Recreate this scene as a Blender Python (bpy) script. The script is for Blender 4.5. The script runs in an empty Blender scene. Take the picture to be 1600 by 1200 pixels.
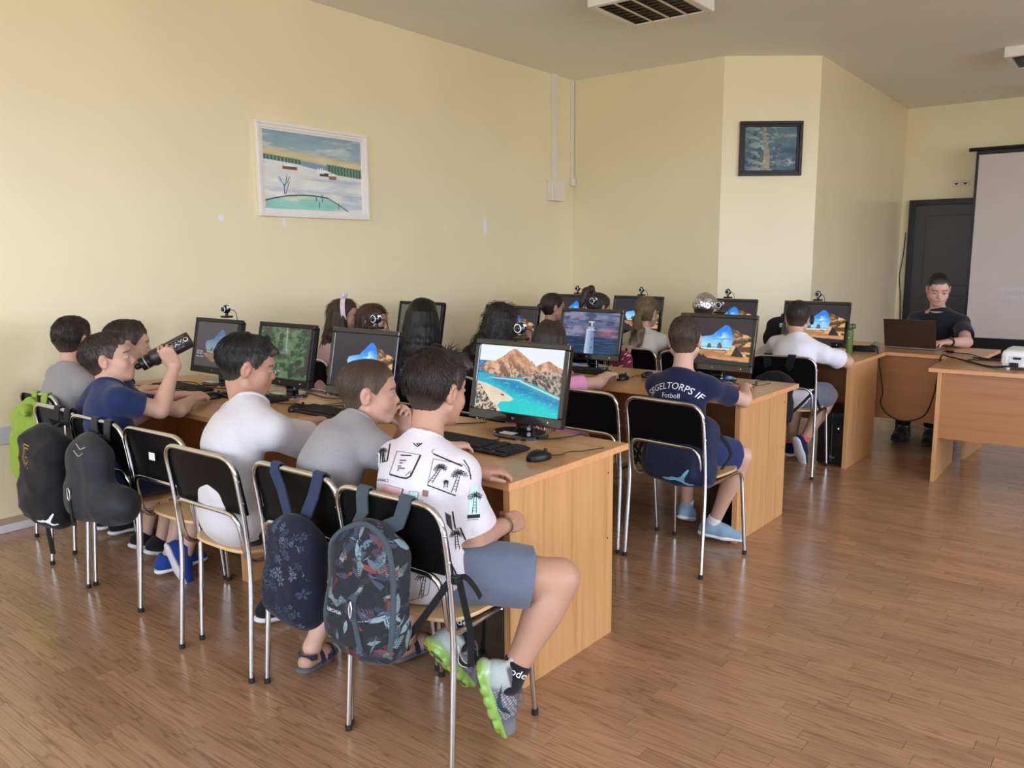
import bpy, bmesh, math, random
import numpy as np
from mathutils import Vector, Matrix
from mathutils.bvhtree import BVHTree
from math import pi, sin, cos, sqrt, atan2, radians

random.seed(7)
scene = bpy.context.scene
C = scene.collection

# ------------------------------------------------------------------ camera
CAM_POS = (4.8394, 0.0, 1.4822)
def camera():
    yaw, pitch, roll, f = -0.6508, 0.1557, -0.0079, 1269.47
    cy, sy = cos(yaw), sin(yaw)
    fwd = Vector((sy * cos(pitch), cy * cos(pitch), -sin(pitch)))
    right = Vector((cy, -sy, 0)); up = right.cross(fwd)
    r2 = right * cos(roll) + up * sin(roll); u2 = -right * sin(roll) + up * cos(roll)
    cd = bpy.data.cameras.new('camera'); co = bpy.data.objects.new('camera', cd); C.objects.link(co)
    m = Matrix((r2, u2, -fwd)).transposed().to_4x4(); m.translation = CAM_POS
    co.matrix_world = m
    cd.sensor_width = 36.0; cd.lens = 36.0 * f / 1600.0; cd.clip_start = 0.05; cd.clip_end = 200
    scene.camera = co
camera()

# ------------------------------------------------------------------ sky, daylight, exposure
SKY = (0.80, 0.90, 1.0)
wd = bpy.data.worlds.new('world'); scene.world = wd; wd.use_nodes = True
def outdoors(strength=13.0):
    """bright hazy sky above, sunlit ground and house fronts below the horizon"""
    nt = wd.node_tree; bg = nt.nodes['Background']
    tc = nt.nodes.new('ShaderNodeTexCoord'); sp = nt.nodes.new('ShaderNodeSeparateXYZ'); nt.links.new(tc.outputs['Generated'], sp.inputs[0])
    mr = nt.nodes.new('ShaderNodeMapRange'); mr.inputs['From Min'].default_value = -1; mr.inputs['From Max'].default_value = 1; nt.links.new(sp.outputs['Z'], mr.inputs['Value'])
    rp = nt.nodes.new('ShaderNodeValToRGB'); e = rp.color_ramp.elements
    e[0].position = 0.0; e[0].color = (0.46, 0.45, 0.41, 1); e[1].position = 1.0; e[1].color = (0.56, 0.76, 1.06, 1)
    for p, c in [(0.47, (0.52, 0.53, 0.51)), (0.53, (0.74, 0.86, 1.04))]:
        q = e.new(p); q.color = (*c, 1)
    nt.links.new(mr.outputs[0], rp.inputs[0]); nt.links.new(rp.outputs[0], bg.inputs[0]); bg.inputs[1].default_value = strength
outdoors()
def window_portal(loc, rot, sx, sy):
    ld = bpy.data.lights.new('window_daylight', 'AREA'); ld.shape = 'RECTANGLE'; ld.size = sx; ld.size_y = sy
    ld.cycles.is_portal = True
    lo = bpy.data.objects.new('window_daylight', ld); lo.location = loc; lo.rotation_euler = rot; C.objects.link(lo)
vs = scene.view_settings
vs.view_transform = 'Standard'; vs.look = 'None'; vs.gamma = 1.0; vs.use_curve_mapping = False
vs.exposure = 0.0
scene.cycles.use_denoising = True
scene.cycles.max_bounces = 10; scene.cycles.diffuse_bounces = 5; scene.cycles.glossy_bounces = 4
scene.cycles.sample_clamp_indirect = 6.0; scene.cycles.caustics_reflective = False; scene.cycles.caustics_refractive = False

# ------------------------------------------------------------------ colour and materials
def lin(c):
    c = np.asarray(c, dtype=float) / 255.0
    return np.where(c <= 0.04045, c / 12.92, ((c + 0.055) / 1.055) ** 2.4)
def L3(r, g, b): return tuple(float(x) for x in lin((r, g, b)))

def new_mat(name):
    m = bpy.data.materials.new(name); m.use_nodes = True
    nt = m.node_tree
    return m, nt, nt.nodes['Principled BSDF']
def N(nt, typ, **kw):
    n = nt.nodes.new(typ)
    for k, v in kw.items():
        if k.startswith('i_'): n.inputs[int(k[2:])].default_value = v
        else: setattr(n, k, v)
    return n
def coords(nt, scale=(1, 1, 1), kind='Object', rot=(0, 0, 0)):
    mp = N(nt, 'ShaderNodeMapping'); mp.inputs['Scale'].default_value = scale; mp.inputs['Rotation'].default_value = rot
    if kind == 'World':
        g = N(nt, 'ShaderNodeNewGeometry'); nt.links.new(g.outputs['Position'], mp.inputs[0])
    else:
        t = N(nt, 'ShaderNodeTexCoord'); nt.links.new(t.outputs[kind], mp.inputs[0])
    return mp.outputs[0]
def ramp(nt, src, stops):
    r = N(nt, 'ShaderNodeValToRGB'); e = r.color_ramp.elements
    while len(e) < len(stops): e.new(0.5)
    for i, (p, c) in enumerate(stops): e[i].position = p; e[i].color = (*c, 1)
    nt.links.new(src, r.inputs[0]); return r.outputs[0]
def bump(nt, b, src, strength, dist=0.002):
    bn = N(nt, 'ShaderNodeBump'); bn.inputs['Strength'].default_value = strength; bn.inputs['Distance'].default_value = dist
    nt.links.new(src, bn.inputs['Height']); nt.links.new(bn.outputs[0], b.inputs['Normal'])

def plain(name, col, rough=0.5, metal=0.0, var=0.12, scale=30, bmp=0.0, spec=0.5, stretch=(1, 1, 1), coat=0.0, sheen=0.0, sss=0.0, kind='Object'):
    """procedural material: a base colour varied by a noise texture, optional fine relief"""
    m, nt, b = new_mat(name)
    co = coords(nt, tuple(scale * s for s in stretch), kind)
    nz = N(nt, 'ShaderNodeTexNoise'); nz.inputs['Scale'].default_value = 1.0; nz.inputs['Detail'].default_value = 5
    nt.links.new(co, nz.inputs['Vector'])
    c = np.array(col)
    nt.links.new(ramp(nt, nz.outputs['Fac'], [(0.3, tuple(c * (1 - var))), (0.7, tuple(np.minimum(c * (1 + var), 1)))]), b.inputs['Base Color'])
    b.inputs['Roughness'].default_value = rough; b.inputs['Metallic'].default_value = metal
    b.inputs['Specular IOR Level'].default_value = spec; b.inputs['Coat Weight'].default_value = coat
    b.inputs['Sheen Weight'].default_value = sheen
    if sss: b.inputs['Subsurface Weight'].default_value = sss; b.inputs['Subsurface Radius'].default_value = (0.01, 0.004, 0.002); b.inputs['Subsurface Scale'].default_value = 1.0
    if bmp: bump(nt, b, nz.outputs['Fac'], bmp)
    return m

def wood(name, dark, light, rough=0.35, axis='Z', scale=1.0, coat=0.0, var=None):
    m, nt, b = new_mat(name)
    s = {'X': (1.2, 38, 38), 'Y': (38, 1.2, 38), 'Z': (38, 38, 1.2)}[axis]
    co = coords(nt, tuple(x * scale for x in s))
    nz = N(nt, 'ShaderNodeTexNoise'); nz.inputs['Scale'].default_value = 1.0; nz.inputs['Detail'].default_value = 6; nz.inputs['Roughness'].default_value = 0.65
    nz.inputs['Distortion'].default_value = 0.6
    nt.links.new(co, nz.inputs['Vector'])
    nt.links.new(ramp(nt, nz.outputs['Fac'], [(0.28, dark), (0.45, tuple((np.array(dark) + np.array(light) * 2) / 3)), (0.7, light)]), b.inputs['Base Color'])
    b.inputs['Roughness'].default_value = rough; b.inputs['Coat Weight'].default_value = coat; b.inputs['Coat Roughness'].default_value = 0.2
    bump(nt, b, nz.outputs['Fac'], 0.12, 0.0006)
    return m

def attr_mat(name, rough=0.5, emit=0.0, attr='Col', grain=0.0, gscale=300, sss=0.0, spec=0.5, bmp=0.0, sheen=0.0, coat=0.0, stretch=(1, 1, 1)):
    """colour painted into a vertex attribute by this script (prints, screens, skin)"""
    m, nt, b = new_mat(name)
    a = N(nt, 'ShaderNodeAttribute', attribute_name=attr)
    src = a.outputs['Color']
    nz = N(nt, 'ShaderNodeTexNoise'); nz.inputs['Scale'].default_value = 1.0; nz.inputs['Detail'].default_value = 4
    nt.links.new(coords(nt, tuple(gscale * s for s in stretch)), nz.inputs['Vector'])
    if grain:
        mx = N(nt, 'ShaderNodeMix', data_type='RGBA', blend_type='MULTIPLY'); mx.inputs[0].default_value = 1.0
        r = ramp(nt, nz.outputs['Fac'], [(0.3, (1 - grain,) * 3), (0.65, (1.0,) * 3)])
        nt.links.new(src, mx.inputs[6]); nt.links.new(r, mx.inputs[7]); src = mx.outputs[2]
    nt.links.new(src, b.inputs['Base Color'])
    if emit:
        b.inputs['Base Color'].default_value = (0.01, 0.01, 0.01, 1); nt.links.remove(b.inputs['Base Color'].links[0])
        nt.links.new(src, b.inputs['Emission Color']); b.inputs['Emission Strength'].default_value = emit
    b.inputs['Roughness'].default_value = rough; b.inputs['Specular IOR Level'].default_value = spec
    b.inputs['Sheen Weight'].default_value = sheen; b.inputs['Coat Weight'].default_value = coat
    if sss: b.inputs['Subsurface Weight'].default_value = sss; b.inputs['Subsurface Radius'].default_value = (0.012, 0.005, 0.003); b.inputs['Subsurface Scale'].default_value = 1.0
    if bmp: bump(nt, b, nz.outputs['Fac'], bmp, 0.001)
    return m

# ------------------------------------------------------------------ objects
def tag(o, label=None, cat=None, group=None, kind=None):
    if label: o['label'] = label
    if cat: o['category'] = cat
    if group: o['group'] = group
    if kind: o['kind'] = kind
    return o
def thing(name, label, cat, loc=(0, 0, 0), rz=0.0, group=None):
    o = bpy.data.objects.new(name, None); C.objects.link(o)
    o.location = loc; o.rotation_euler = (0, 0, rz); o.empty_display_size = 0.05
    return tag(o, label, cat, group)
def dup(o, parent=None):
    c = o.copy(); C.objects.link(c)
    if parent: c.parent = parent
    for ch in o.children: dup(ch, c)
    return c

class MB:
    """collects shapes and links them as one mesh object"""
    def __init__(s): s.v = []; s.f = []; s.m = []; s.s = []; s.T = Matrix.Identity(4); s.col = []
    def add(s, vs, fs, mat=0, smooth=False):
        b = len(s.v)
        s.v += [tuple(s.T @ Vector(p)) for p in vs]
        s.f += [tuple(b + i for i in f) for f in fs]
        s.m += [mat] * len(fs); s.s += [smooth] * len(fs)
        return s
    def box(s, lo, hi, mat=0, rot=None, at=None, bev=0.0):
        lo, hi = Vector(lo), Vector(hi)
        if bev:
            c = (lo + hi) / 2; h = (hi - lo) / 2
            v, f = rounded_box(tuple(h), min(bev, min(h) * 0.98))
            v = [c + Vector(p) for p in v]
        else:
            v = [Vector((x, y, z)) for x in (lo.x, hi.x) for y in (lo.y, hi.y) for z in (lo.z, hi.z)]
            f = [(0, 1, 3, 2), (4, 6, 7, 5), (0, 4, 5, 1), (2, 3, 7, 6), (0, 2, 6, 4), (1, 5, 7, 3)]
        if rot is not None: v = [rot @ p for p in v]
        if at is not None: v = [p + Vector(at) for p in v]
        return s.add(v, f, mat, False)
    def tube(s, pts, r, n=10, mat=0, closed=False, caps=True, flat=None):
        pts = [Vector(p) for p in pts]; k = len(pts)
        rs = r if hasattr(r, '__len__') else [r] * k
        tang = []
        for i in range(k):
            a = pts[(i - 1) % k] if (closed or i > 0) else pts[i]
            b = pts[(i + 1) % k] if (closed or i < k - 1) else pts[i]
            t = b - a
            tang.append(t.normalized() if t.length > 1e-9 else Vector((0, 0, 1)))
        t0 = tang[0]; u = t0.orthogonal().normalized() if flat is None else (Vector(flat) - t0 * Vector(flat).dot(t0)).normalized()
        vs = []
        for i in range(k):
            t = tang[i]
            u = (u - t * u.dot(t)); u = u.normalized() if u.length > 1e-9 else t.orthogonal().normalized()
            w = t.cross(u)
            for j in range(n):
                a = 2 * pi * j / n
                vs.append(pts[i] + (u * cos(a) + w * sin(a)) * rs[i])
        fs = []
        for i in range(k if closed else k - 1):
            for j in range(n):
                a = i * n + j; b = i * n + (j + 1) % n; c = ((i + 1) % k) * n + (j + 1) % n; d = ((i + 1) % k) * n + j
                fs.append((a, b, c, d))
        s.add(vs, fs, mat, True)
        if caps and not closed:
            s.add(vs[:n], [tuple(reversed(range(n)))], mat); s.add(vs[-n:], [tuple(range(n))], mat)
        return s
    def strap(s, pts, nrm, width, th=0.003, mat=0):
        """flat webbing along pts; nrm = direction the flat side faces"""
        pts = [Vector(p) for p in pts]; k = len(pts); vs = []
        nr = nrm if isinstance(nrm, list) else [nrm] * k
        wd_ = width if hasattr(width, '__len__') else [width] * k
        for i in range(k):
            t = (pts[min(i + 1, k - 1)] - pts[max(i - 1, 0)]).normalized()
            n_ = Vector(nr[i]); n_ = (n_ - t * n_.dot(t)).normalized(); w = t.cross(n_)
            h = w * wd_[i] / 2; q = n_ * th / 2
            vs += [pts[i] - h - q, pts[i] + h - q, pts[i] + h + q, pts[i] - h + q]
        fs = [(0, 1, 2, 3), (4 * k - 1, 4 * k - 2, 4 * k - 3, 4 * k - 4)]
        for i in range(k - 1):
            for j in range(4):
                a = i * 4 + j; b = i * 4 + (j + 1) % 4
                fs.append((b, a, a + 4, b + 4))
        return s.add(vs, fs, mat, False)
    def lathe(s, prof, n=24, mat=0, M=None, smooth=True):
        """prof: (radius, height) from bottom to top around +Z"""
        vs = []; fs = []
        for r, z in prof:
            for j in range(n):
                a = 2 * pi * j / n; vs.append(Vector((r * cos(a), r * sin(a), z)))
        for i in range(len(prof) - 1):
            for j in range(n):
                a = i * n + j; b = i * n + (j + 1) % n
                fs.append((a, b, b + n, a + n))
        fs.append(tuple(reversed(range(n)))); k = (len(prof) - 1) * n; fs.append(tuple(range(k, k + n)))
        if M is not None: vs = [M @ v for v in vs]
        return s.add(vs, fs, mat, smooth)
    def ball(s, c, r, n=12, mat=0, M=None):
        r = (r, r, r) if not hasattr(r, '__len__') else r
        vs = [(0, 0, -r[2])]; m = n // 2
        for i in range(1, m):
            t = -pi / 2 + pi * i / m
            for j in range(n): vs.append((r[0] * cos(t) * cos(2 * pi * j / n), r[1] * cos(t) * sin(2 * pi * j / n), r[2] * sin(t)))
        vs.append((0, 0, r[2])); fs = []
        for j in range(n): fs.append((0, 1 + (j + 1) % n, 1 + j))
        for i in range(m - 2):
            for j in range(n):
                a = 1 + i * n + j; b = 1 + i * n + (j + 1) % n; fs.append((a, b, b + n, a + n))
        k = 1 + (m - 2) * n; t = len(vs) - 1
        for j in range(n): fs.append((k + j, k + (j + 1) % n, t))
        vs = [Vector(v) for v in vs]
        if M is not None: vs = [M @ v for v in vs]
        return s.add([v + Vector(c) for v in vs], fs, mat, True)
    def prism(s, poly, z0, z1, mat=0, M=None):
        n = len(poly); vs = [Vector((x, y, z0)) for x, y in poly] + [Vector((x, y, z1)) for x, y in poly]
        fs = [tuple(reversed(range(n))), tuple(range(n, 2 * n))] + [(i, (i + 1) % n, n + (i + 1) % n, n + i) for i in range(n)]
        if M is not None: vs = [M @ v for v in vs]
        return s.add(vs, fs, mat)
    def build(s, name, mats, parent=None, bevel=0.0, kind=None):
        me = bpy.data.meshes.new(name); me.from_pydata(s.v, [], s.f)
        for m in (mats if isinstance(mats, (list, tuple)) else [mats]): me.materials.append(m)
        me.polygons.foreach_set('material_index', s.m); me.polygons.foreach_set('use_smooth', s.s); me.update()
        o = bpy.data.objects.new(name, me); C.objects.link(o)
        if parent: o.parent = parent
        if bevel:
            b = o.modifiers.new('bevel', 'BEVEL'); b.width = bevel; b.segments = 2; b.limit_method = 'ANGLE'
        if kind: o['kind'] = kind
        return o

_rb = {}
def rounded_box(h, r, seg=2):
    key = (h, r)
    if key in _rb: return _rb[key]
    bm = bmesh.new(); bmesh.ops.create_cube(bm, size=2)
    for v in bm.verts: v.co = Vector((v.co.x * h[0], v.co.y * h[1], v.co.z * h[2]))
    bmesh.ops.bevel(bm, geom=list(bm.edges), offset=r, segments=seg, affect='EDGES', profile=0.5)
    bm.verts.index_update()
    out = ([tuple(v.co) for v in bm.verts], [tuple(v.index for v in f.verts) for f in bm.faces]); bm.free()
    _rb[key] = out; return out

def spl(pts, k=6):
    """Catmull-Rom through pts"""
    P = [Vector(p) for p in pts]; out = []
    P = [P[0] * 2 - P[1]] + P + [P[-1] * 2 - P[-2]]
    for i in range(1, len(P) - 2):
        a, b, c, d = P[i - 1:i + 3]
        for j in range(k):
            t = j / k
            out.append(0.5 * ((2 * b) + (c - a) * t + (2 * a - 5 * b + 4 * c - d) * t * t + (3 * b - a - 3 * c + d) * t ** 3))
    out.append(P[-2]); return out
def fil(pts, r, n=5):
    """polyline with rounded corners"""
    P = [Vector(p) for p in pts]; rr = r if hasattr(r, '__len__') else [r] * len(P); out = [P[0]]
    for i in range(1, len(P) - 1):
        a = (P[i - 1] - P[i]); b = (P[i + 1] - P[i]); d = min(rr[i], a.length * 0.49, b.length * 0.49)
        p0 = P[i] + a.normalized() * d; p1 = P[i] + b.normalized() * d
        for j in range(n + 1):
            t = j / n; out.append(p0 * (1 - t) ** 2 + P[i] * 2 * t * (1 - t) + p1 * t * t)
    out.append(P[-1]); return out

_txt = {}
def text_shape(s, size=0.1, ext=0.0, align='CENTER'):
    key = (s, size, ext, align)
    if key not in _txt:
        cu = bpy.data.curves.new('lettering', 'FONT'); cu.body = s; cu.size = size; cu.extrude = ext; cu.align_x = align; cu.align_y = 'CENTER'; cu.resolution_u = 3
        o = bpy.data.objects.new('lettering', cu); C.objects.link(o)
        dg = bpy.context.evaluated_depsgraph_get(); me = o.evaluated_get(dg).to_mesh()
        vs = [tuple(v.co) for v in me.vertices]; fs = [tuple(p.vertices) for p in me.polygons]
        o.evaluated_get(dg).to_mesh_clear(); bpy.data.objects.remove(o); bpy.data.curves.remove(cu)
        _txt[key] = (vs, fs)
    return _txt[key]

def frame_mat(o, x, y, z):
    m = Matrix((Vector(x), Vector(y), Vector(z))).transposed().to_4x4(); m.translation = Vector(o); return m

# ------------------------------------------------------------------ painted pictures: colours on a fine grid
def vnoise(x, y, seed=0):
    xi = np.floor(x).astype(int); yi = np.floor(y).astype(int); fx = x - xi; fy = y - yi
    fx = fx * fx * (3 - 2 * fx); fy = fy * fy * (3 - 2 * fy)
    def h(a, b):
        n = (a * 374761393 + b * 668265263 + seed * 974711) & 0xffffffff
        n = ((n ^ (n >> 13)) * 1274126177) & 0xffffffff
        return ((n ^ (n >> 16)) & 0xffff) / 65535.0
    return (h(xi, yi) * (1 - fx) + h(xi + 1, yi) * fx) * (1 - fy) + (h(xi, yi + 1) * (1 - fx) + h(xi + 1, yi + 1) * fx) * fy
def fbm(x, y, o=4, seed=0):
    t = 0; a = 0.5
    for i in range(o): t = t + a * vnoise(x, y, seed + i); x = x * 2.03; y = y * 2.03; a *= 0.5
    return t / (1 - 0.5 ** o)
def sm(a, b, x): t = np.clip((x - a) / (b - a), 0, 1); return t * t * (3 - 2 * t)
def mixc(A, B, t): return A * (1 - t[..., None]) + B * t[..., None]
def colr(U, c): return np.broadcast_to(np.array(c, float), U.shape + (3,)).copy()
def inpoly(U, V, poly):
    r = np.zeros(U.shape, bool); n = len(poly)
    for i in range(n):
        (x1, y1), (x2, y2) = poly[i], poly[(i + 1) % n]
        if y1 == y2: continue
        c = ((y1 > V) != (y2 > V)) & (U < (x2 - x1) * (V - y1) / (y2 - y1) + x1)
        r ^= c
    return r
def picture(name, w, h, nu, painter, mat, parent=None, loc=(0, 0, 0)):
    """a w x h rectangle in the XZ plane facing -Y, coloured by painter(U, V)"""
    u = np.linspace(0, 1, nu); nv = max(2, int(nu * h / w)); v = np.linspace(0, 1, nv)
    U, V = np.meshgrid(u, v)
    col = np.clip(painter(U, V), 0, 255)
    pts = np.stack([(U - 0.5) * w + loc[0], np.full(U.shape, loc[1]), (V - 0.5) * h + loc[2]], -1).reshape(-1, 3)
    idx = np.arange(nu * nv).reshape(nv, nu)
    F = np.stack([idx[:-1, :-1], idx[:-1, 1:], idx[1:, 1:], idx[1:, :-1]], -1).reshape(-1, 4)
    return np_mesh(name, pts, F, mat, parent, lin(col).reshape(-1, 3), smooth=False)
def np_mesh(name, pts, F, mat, parent=None, col=None, smooth=True, extra=None):
    me = bpy.data.meshes.new(name)
    n = len(F); k = F.shape[1]
    me.vertices.add(len(pts)); me.vertices.foreach_set('co', np.ascontiguousarray(pts, dtype=np.float32).ravel())
    me.loops.add(n * k); me.loops.foreach_set('vertex_index', np.ascontiguousarray(F, dtype=np.int32).ravel())
    me.polygons.add(n); me.polygons.foreach_set('loop_start', np.arange(0, n * k, k, dtype=np.int32))
    me.update(calc_edges=True); me.validate()
    me.polygons.foreach_set('use_smooth', np.full(len(me.polygons), smooth))
    if col is not None:
        a = me.attributes.new('Col', 'FLOAT_COLOR', 'POINT')
        a.data.foreach_set('color', np.concatenate([col, np.ones((len(col), 1))], 1).astype(np.float32).ravel())
    if extra is not None:
        a = me.attributes.new('Hc', 'FLOAT_VECTOR', 'POINT'); a.data.foreach_set('vector', extra.astype(np.float32).ravel())
    for m in (mat if isinstance(mat, (list, tuple)) else [mat]): me.materials.append(m)
    o = bpy.data.objects.new(name, me); C.objects.link(o)
    if parent: o.parent = parent
    return o
# ================================================================== THE ROOM
H = 3.29; XR = 10.2; YB = -3.6
P_A = (0, 7.457); P_B = (1.655, 7.457); P_C = (2.371, 8.008); P_D = (2.371, 11.577)

def paint(name, col, rough=0.55):
    m, nt, b = new_mat(name)
    n1 = N(nt, 'ShaderNodeTexNoise'); n1.inputs['Scale'].default_value = 0.9; n1.inputs['Detail'].default_value = 4
    nt.links.new(coords(nt, (1, 1, 1), 'World'), n1.inputs['Vector'])
    n2 = N(nt, 'ShaderNodeTexNoise'); n2.inputs['Scale'].default_value = 55; n2.inputs['Detail'].default_value = 3
    nt.links.new(coords(nt, (1, 1, 1), 'World'), n2.inputs['Vector'])
    c = np.array(col)
    nt.links.new(ramp(nt, n1.outputs['Fac'], [(0.35, tuple(c * 0.97)), (0.65, tuple(np.minimum(c * 1.02, 1)))]), b.inputs['Base Color'])
    b.inputs['Roughness'].default_value = rough; b.inputs['Specular IOR Level'].default_value = 0.5
    bump(nt, b, n2.outputs['Fac'], 0.10, 0.0015)
    return m
M_wall = paint('yellow_wall_paint', (0.80, 0.70, 0.47), 0.34)
M_ceil = paint('ceiling_paint', (0.90, 0.88, 0.86), 0.6)
M_white = plain('white_plastic', L3(222, 216, 206), 0.35, var=0.03, scale=8)
M_whitewood = plain('white_lacquer', L3(232, 226, 222), 0.3, var=0.03, scale=12)
M_black = plain('black_plastic', (0.007, 0.007, 0.008), 0.36, var=0.25, scale=60, spec=0.3)
M_gloss = plain('glossy_black_plastic', (0.008, 0.008, 0.009), 0.08, var=0.2, scale=40, coat=0.5)
M_rubber = plain('black_rubber', (0.01, 0.01, 0.01), 0.7, var=0.3, scale=80)
M_chrome = plain('chrome', (0.62, 0.62, 0.635), 0.12, 1.0, var=0.04, scale=20)
M_dark = plain('dark_metal', (0.03, 0.03, 0.032), 0.4, 0.6, var=0.2, scale=40)
M_label = plain('white_paper', L3(228, 226, 224), 0.6, var=0.03, scale=30)
M_darkwood = wood('dark_brown_door_wood', (0.012, 0.007, 0.006), (0.03, 0.016, 0.012), 0.4)
M_desk_v = wood('desk_beech_upright', L3(172, 120, 72), L3(206, 156, 104), 0.38, 'Z')
M_desk_t = wood('desk_beech_top', L3(166, 118, 72), L3(198, 150, 100), 0.28, 'X', 0.7, coat=0.15)
M_desk_h = wood('desk_beech_level', L3(150, 98, 54), L3(172, 118, 70), 0.38, 'X')
M_edge = wood('desk_edge_band', L3(196, 136, 88), L3(222, 162, 112), 0.4, 'X')
M_ply = wood('seat_plywood', L3(196, 156, 104), L3(222, 186, 134), 0.35, 'Y', 0.6, coat=0.2)
M_hole = plain('dark_opening', (0.006, 0.006, 0.006), 0.8, var=0.3, scale=50)

def wall_seg(name, a, b, z0=0.0, z1=H, th=0.12, mb=None):
    """wall slab whose room face runs a->b, the room on its right-hand side"""
    a = Vector((*a, 0)); b = Vector((*b, 0)); d = (b - a).normalized(); n = Vector((-d.y, d.x, 0))
    own = mb is None; mb = mb or MB()
    vs = [p + Vector((0, 0, z)) for z in (z0, z1) for p in (a, b, b + n * th, a + n * th)]
    mb.add(vs, [(3, 2, 1, 0), (4, 5, 6, 7), (0, 1, 5, 4), (1, 2, 6, 5), (2, 3, 7, 6), (3, 0, 4, 7)], 0)
    if own: return tag(mb.build(name, M_wall), kind='structure')
wl = wall_seg('wall_left', (0, YB), P_A)
wall_seg('wall_far_left', P_A, P_B)
wall_seg('wall_corner', P_B, P_C)
wall_seg('wall_niche', P_C, P_D)
wall_seg('wall_far', P_D, (XR, P_D[1]))
# window wall on the right and behind: big daylight windows
WIN = [(-3.3, -0.7), (-0.2, 2.4), (2.9, 5.5), (6.0, 7.6)]
Z0, Z1 = 0.85, 3.0
mb = MB(); ys = [YB] + [y for w in WIN for y in w] + [P_D[1]]
for i in range(0, len(ys), 2): wall_seg('', (XR, ys[i + 1]), (XR, ys[i]), 0, H, 0.2, mb)
for y0, y1 in WIN: wall_seg('', (XR, y1), (XR, y0), 0, Z0, 0.2, mb); wall_seg('', (XR, y1), (XR, y0), Z1, H, 0.2, mb)
tag(mb.build('wall_right', M_wall), kind='structure')
BW = [(1.2, 3.8), (4.4, 7.0)]
mb = MB(); xs = [0.0] + [x for w in BW for x in w] + [XR]
for i in range(0, len(xs), 2): wall_seg('', (xs[i + 1], YB), (xs[i], YB), 0, H, 0.2, mb)
for x0, x1 in BW: wall_seg('', (x1, YB), (x0, YB), 0, Z0, 0.2, mb); wall_seg('', (x1, YB), (x0, YB), Z1, H, 0.2, mb)
tag(mb.build('wall_back', M_wall), kind='structure')
k = 1
def window(n, c, length, along):
    """white frame with two mullions; c = centre of opening at room face"""
    mb = MB(); h = (Z1 - Z0) / 2; L = length / 2
    def bar(u0, u1, v0, v1):
        lo = (u0, -0.03, v0) if along == 'x' else (-0.03, u0, v0); hi = (u1, 0.03, v1) if along == 'x' else (0.03, u1, v1)
        mb.box(lo, hi)
    bar(-L, L, -h, -h + 0.06); bar(-L, L, h - 0.06, h); bar(-L, -L + 0.06, -h, h); bar(L - 0.06, L, -h, h)
    for u in (-L / 3, L / 3): bar(u - 0.035, u + 0.035, -h, h)
    o = mb.build(f'window_{n}', M_white); o.location = c; tag(o, kind='structure')
for y0, y1 in WIN:
    window(k, (XR + 0.1, (y0 + y1) / 2, (Z0 + Z1) / 2), y1 - y0, 'y'); k += 1
    window_portal((XR + 0.16, (y0 + y1) / 2, (Z0 + Z1) / 2), (0, pi / 2, 0), Z1 - Z0, y1 - y0)
for x0, x1 in BW:
    window(k, ((x0 + x1) / 2, YB - 0.1, (Z0 + Z1) / 2), x1 - x0, 'x'); k += 1
    window_portal(((x0 + x1) / 2, YB - 0.16, (Z0 + Z1) / 2), (pi / 2, 0, 0), x1 - x0, Z1 - Z0)
tag(MB().box((-0.2, YB - 0.2, H), (XR + 0.2, P_D[1] + 0.2, H + 0.12)).build('ceiling', M_ceil), kind='structure')

# ---- floor: oak strips laid along x
m, nt, b = new_mat('oak_laminate'); M_oak = m
geo = N(nt, 'ShaderNodeNewGeometry'); oi = N(nt, 'ShaderNodeObjectInfo')
at = N(nt, 'ShaderNodeAttribute', attribute_name='strip')
mp = N(nt, 'ShaderNodeMapping'); mp.inputs['Scale'].default_value = (1.1, 17, 1)
nt.links.new(geo.outputs['Position'], mp.inputs[0])
off = N(nt, 'ShaderNodeVectorMath', operation='SCALE'); off.inputs[0].default_value = (3.1, 41.0, 17.0)
rnd = N(nt, 'ShaderNodeMath', operation='ADD'); nt.links.new(oi.outputs['Random'], rnd.inputs[0]); nt.links.new(at.outputs['Fac'], rnd.inputs[1])
nt.links.new(rnd.outputs[0], off.inputs['Scale'])
ad = N(nt, 'ShaderNodeVectorMath', operation='ADD'); nt.links.new(mp.outputs[0], ad.inputs[0]); nt.links.new(off.outputs[0], ad.inputs[1])
big = N(nt, 'ShaderNodeTexNoise'); big.inputs['Scale'].default_value = 1.3; big.inputs['Detail'].default_value = 1.5; nt.links.new(ad.outputs[0], big.inputs['Vector'])
ml = N(nt, 'ShaderNodeMath', operation='MULTIPLY'); ml.inputs[1].default_value = 9.0; nt.links.new(big.outputs['Fac'], ml.inputs[0])
fr = N(nt, 'ShaderNodeMath', operation='FRACT'); nt.links.new(ml.outputs[0], fr.inputs[0])     # cathedral grain rings
fine = N(nt, 'ShaderNodeTexNoise'); fine.inputs['Scale'].default_value = 1.0; fine.inputs['Detail'].default_value = 5
mp2 = N(nt, 'ShaderNodeMapping'); mp2.inputs['Scale'].default_value = (5, 170, 1); nt.links.new(ad.outputs[0], mp2.inputs[0])
mp2.inputs['Scale'].default_value = (4, 11, 1); nt.links.new(mp2.outputs[0], fine.inputs['Vector'])
c1 = ramp(nt, fr.outputs[0], [(0.0, L3(144, 106, 78)), (0.16, L3(168, 129, 98)), (0.8, L3(173, 134, 103)), (1.0, L3(146, 108, 80))])
c2 = ramp(nt, fine.outputs['Fac'], [(0.35, (0.80, 0.78, 0.76)), (0.62, (1.04, 1.03, 1.02))])
mx = N(nt, 'ShaderNodeMix', data_type='RGBA', blend_type='MULTIPLY'); mx.inputs[0].default_value = 0.9
nt.links.new(c1, mx.inputs[6]); nt.links.new(c2, mx.inputs[7])
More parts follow.
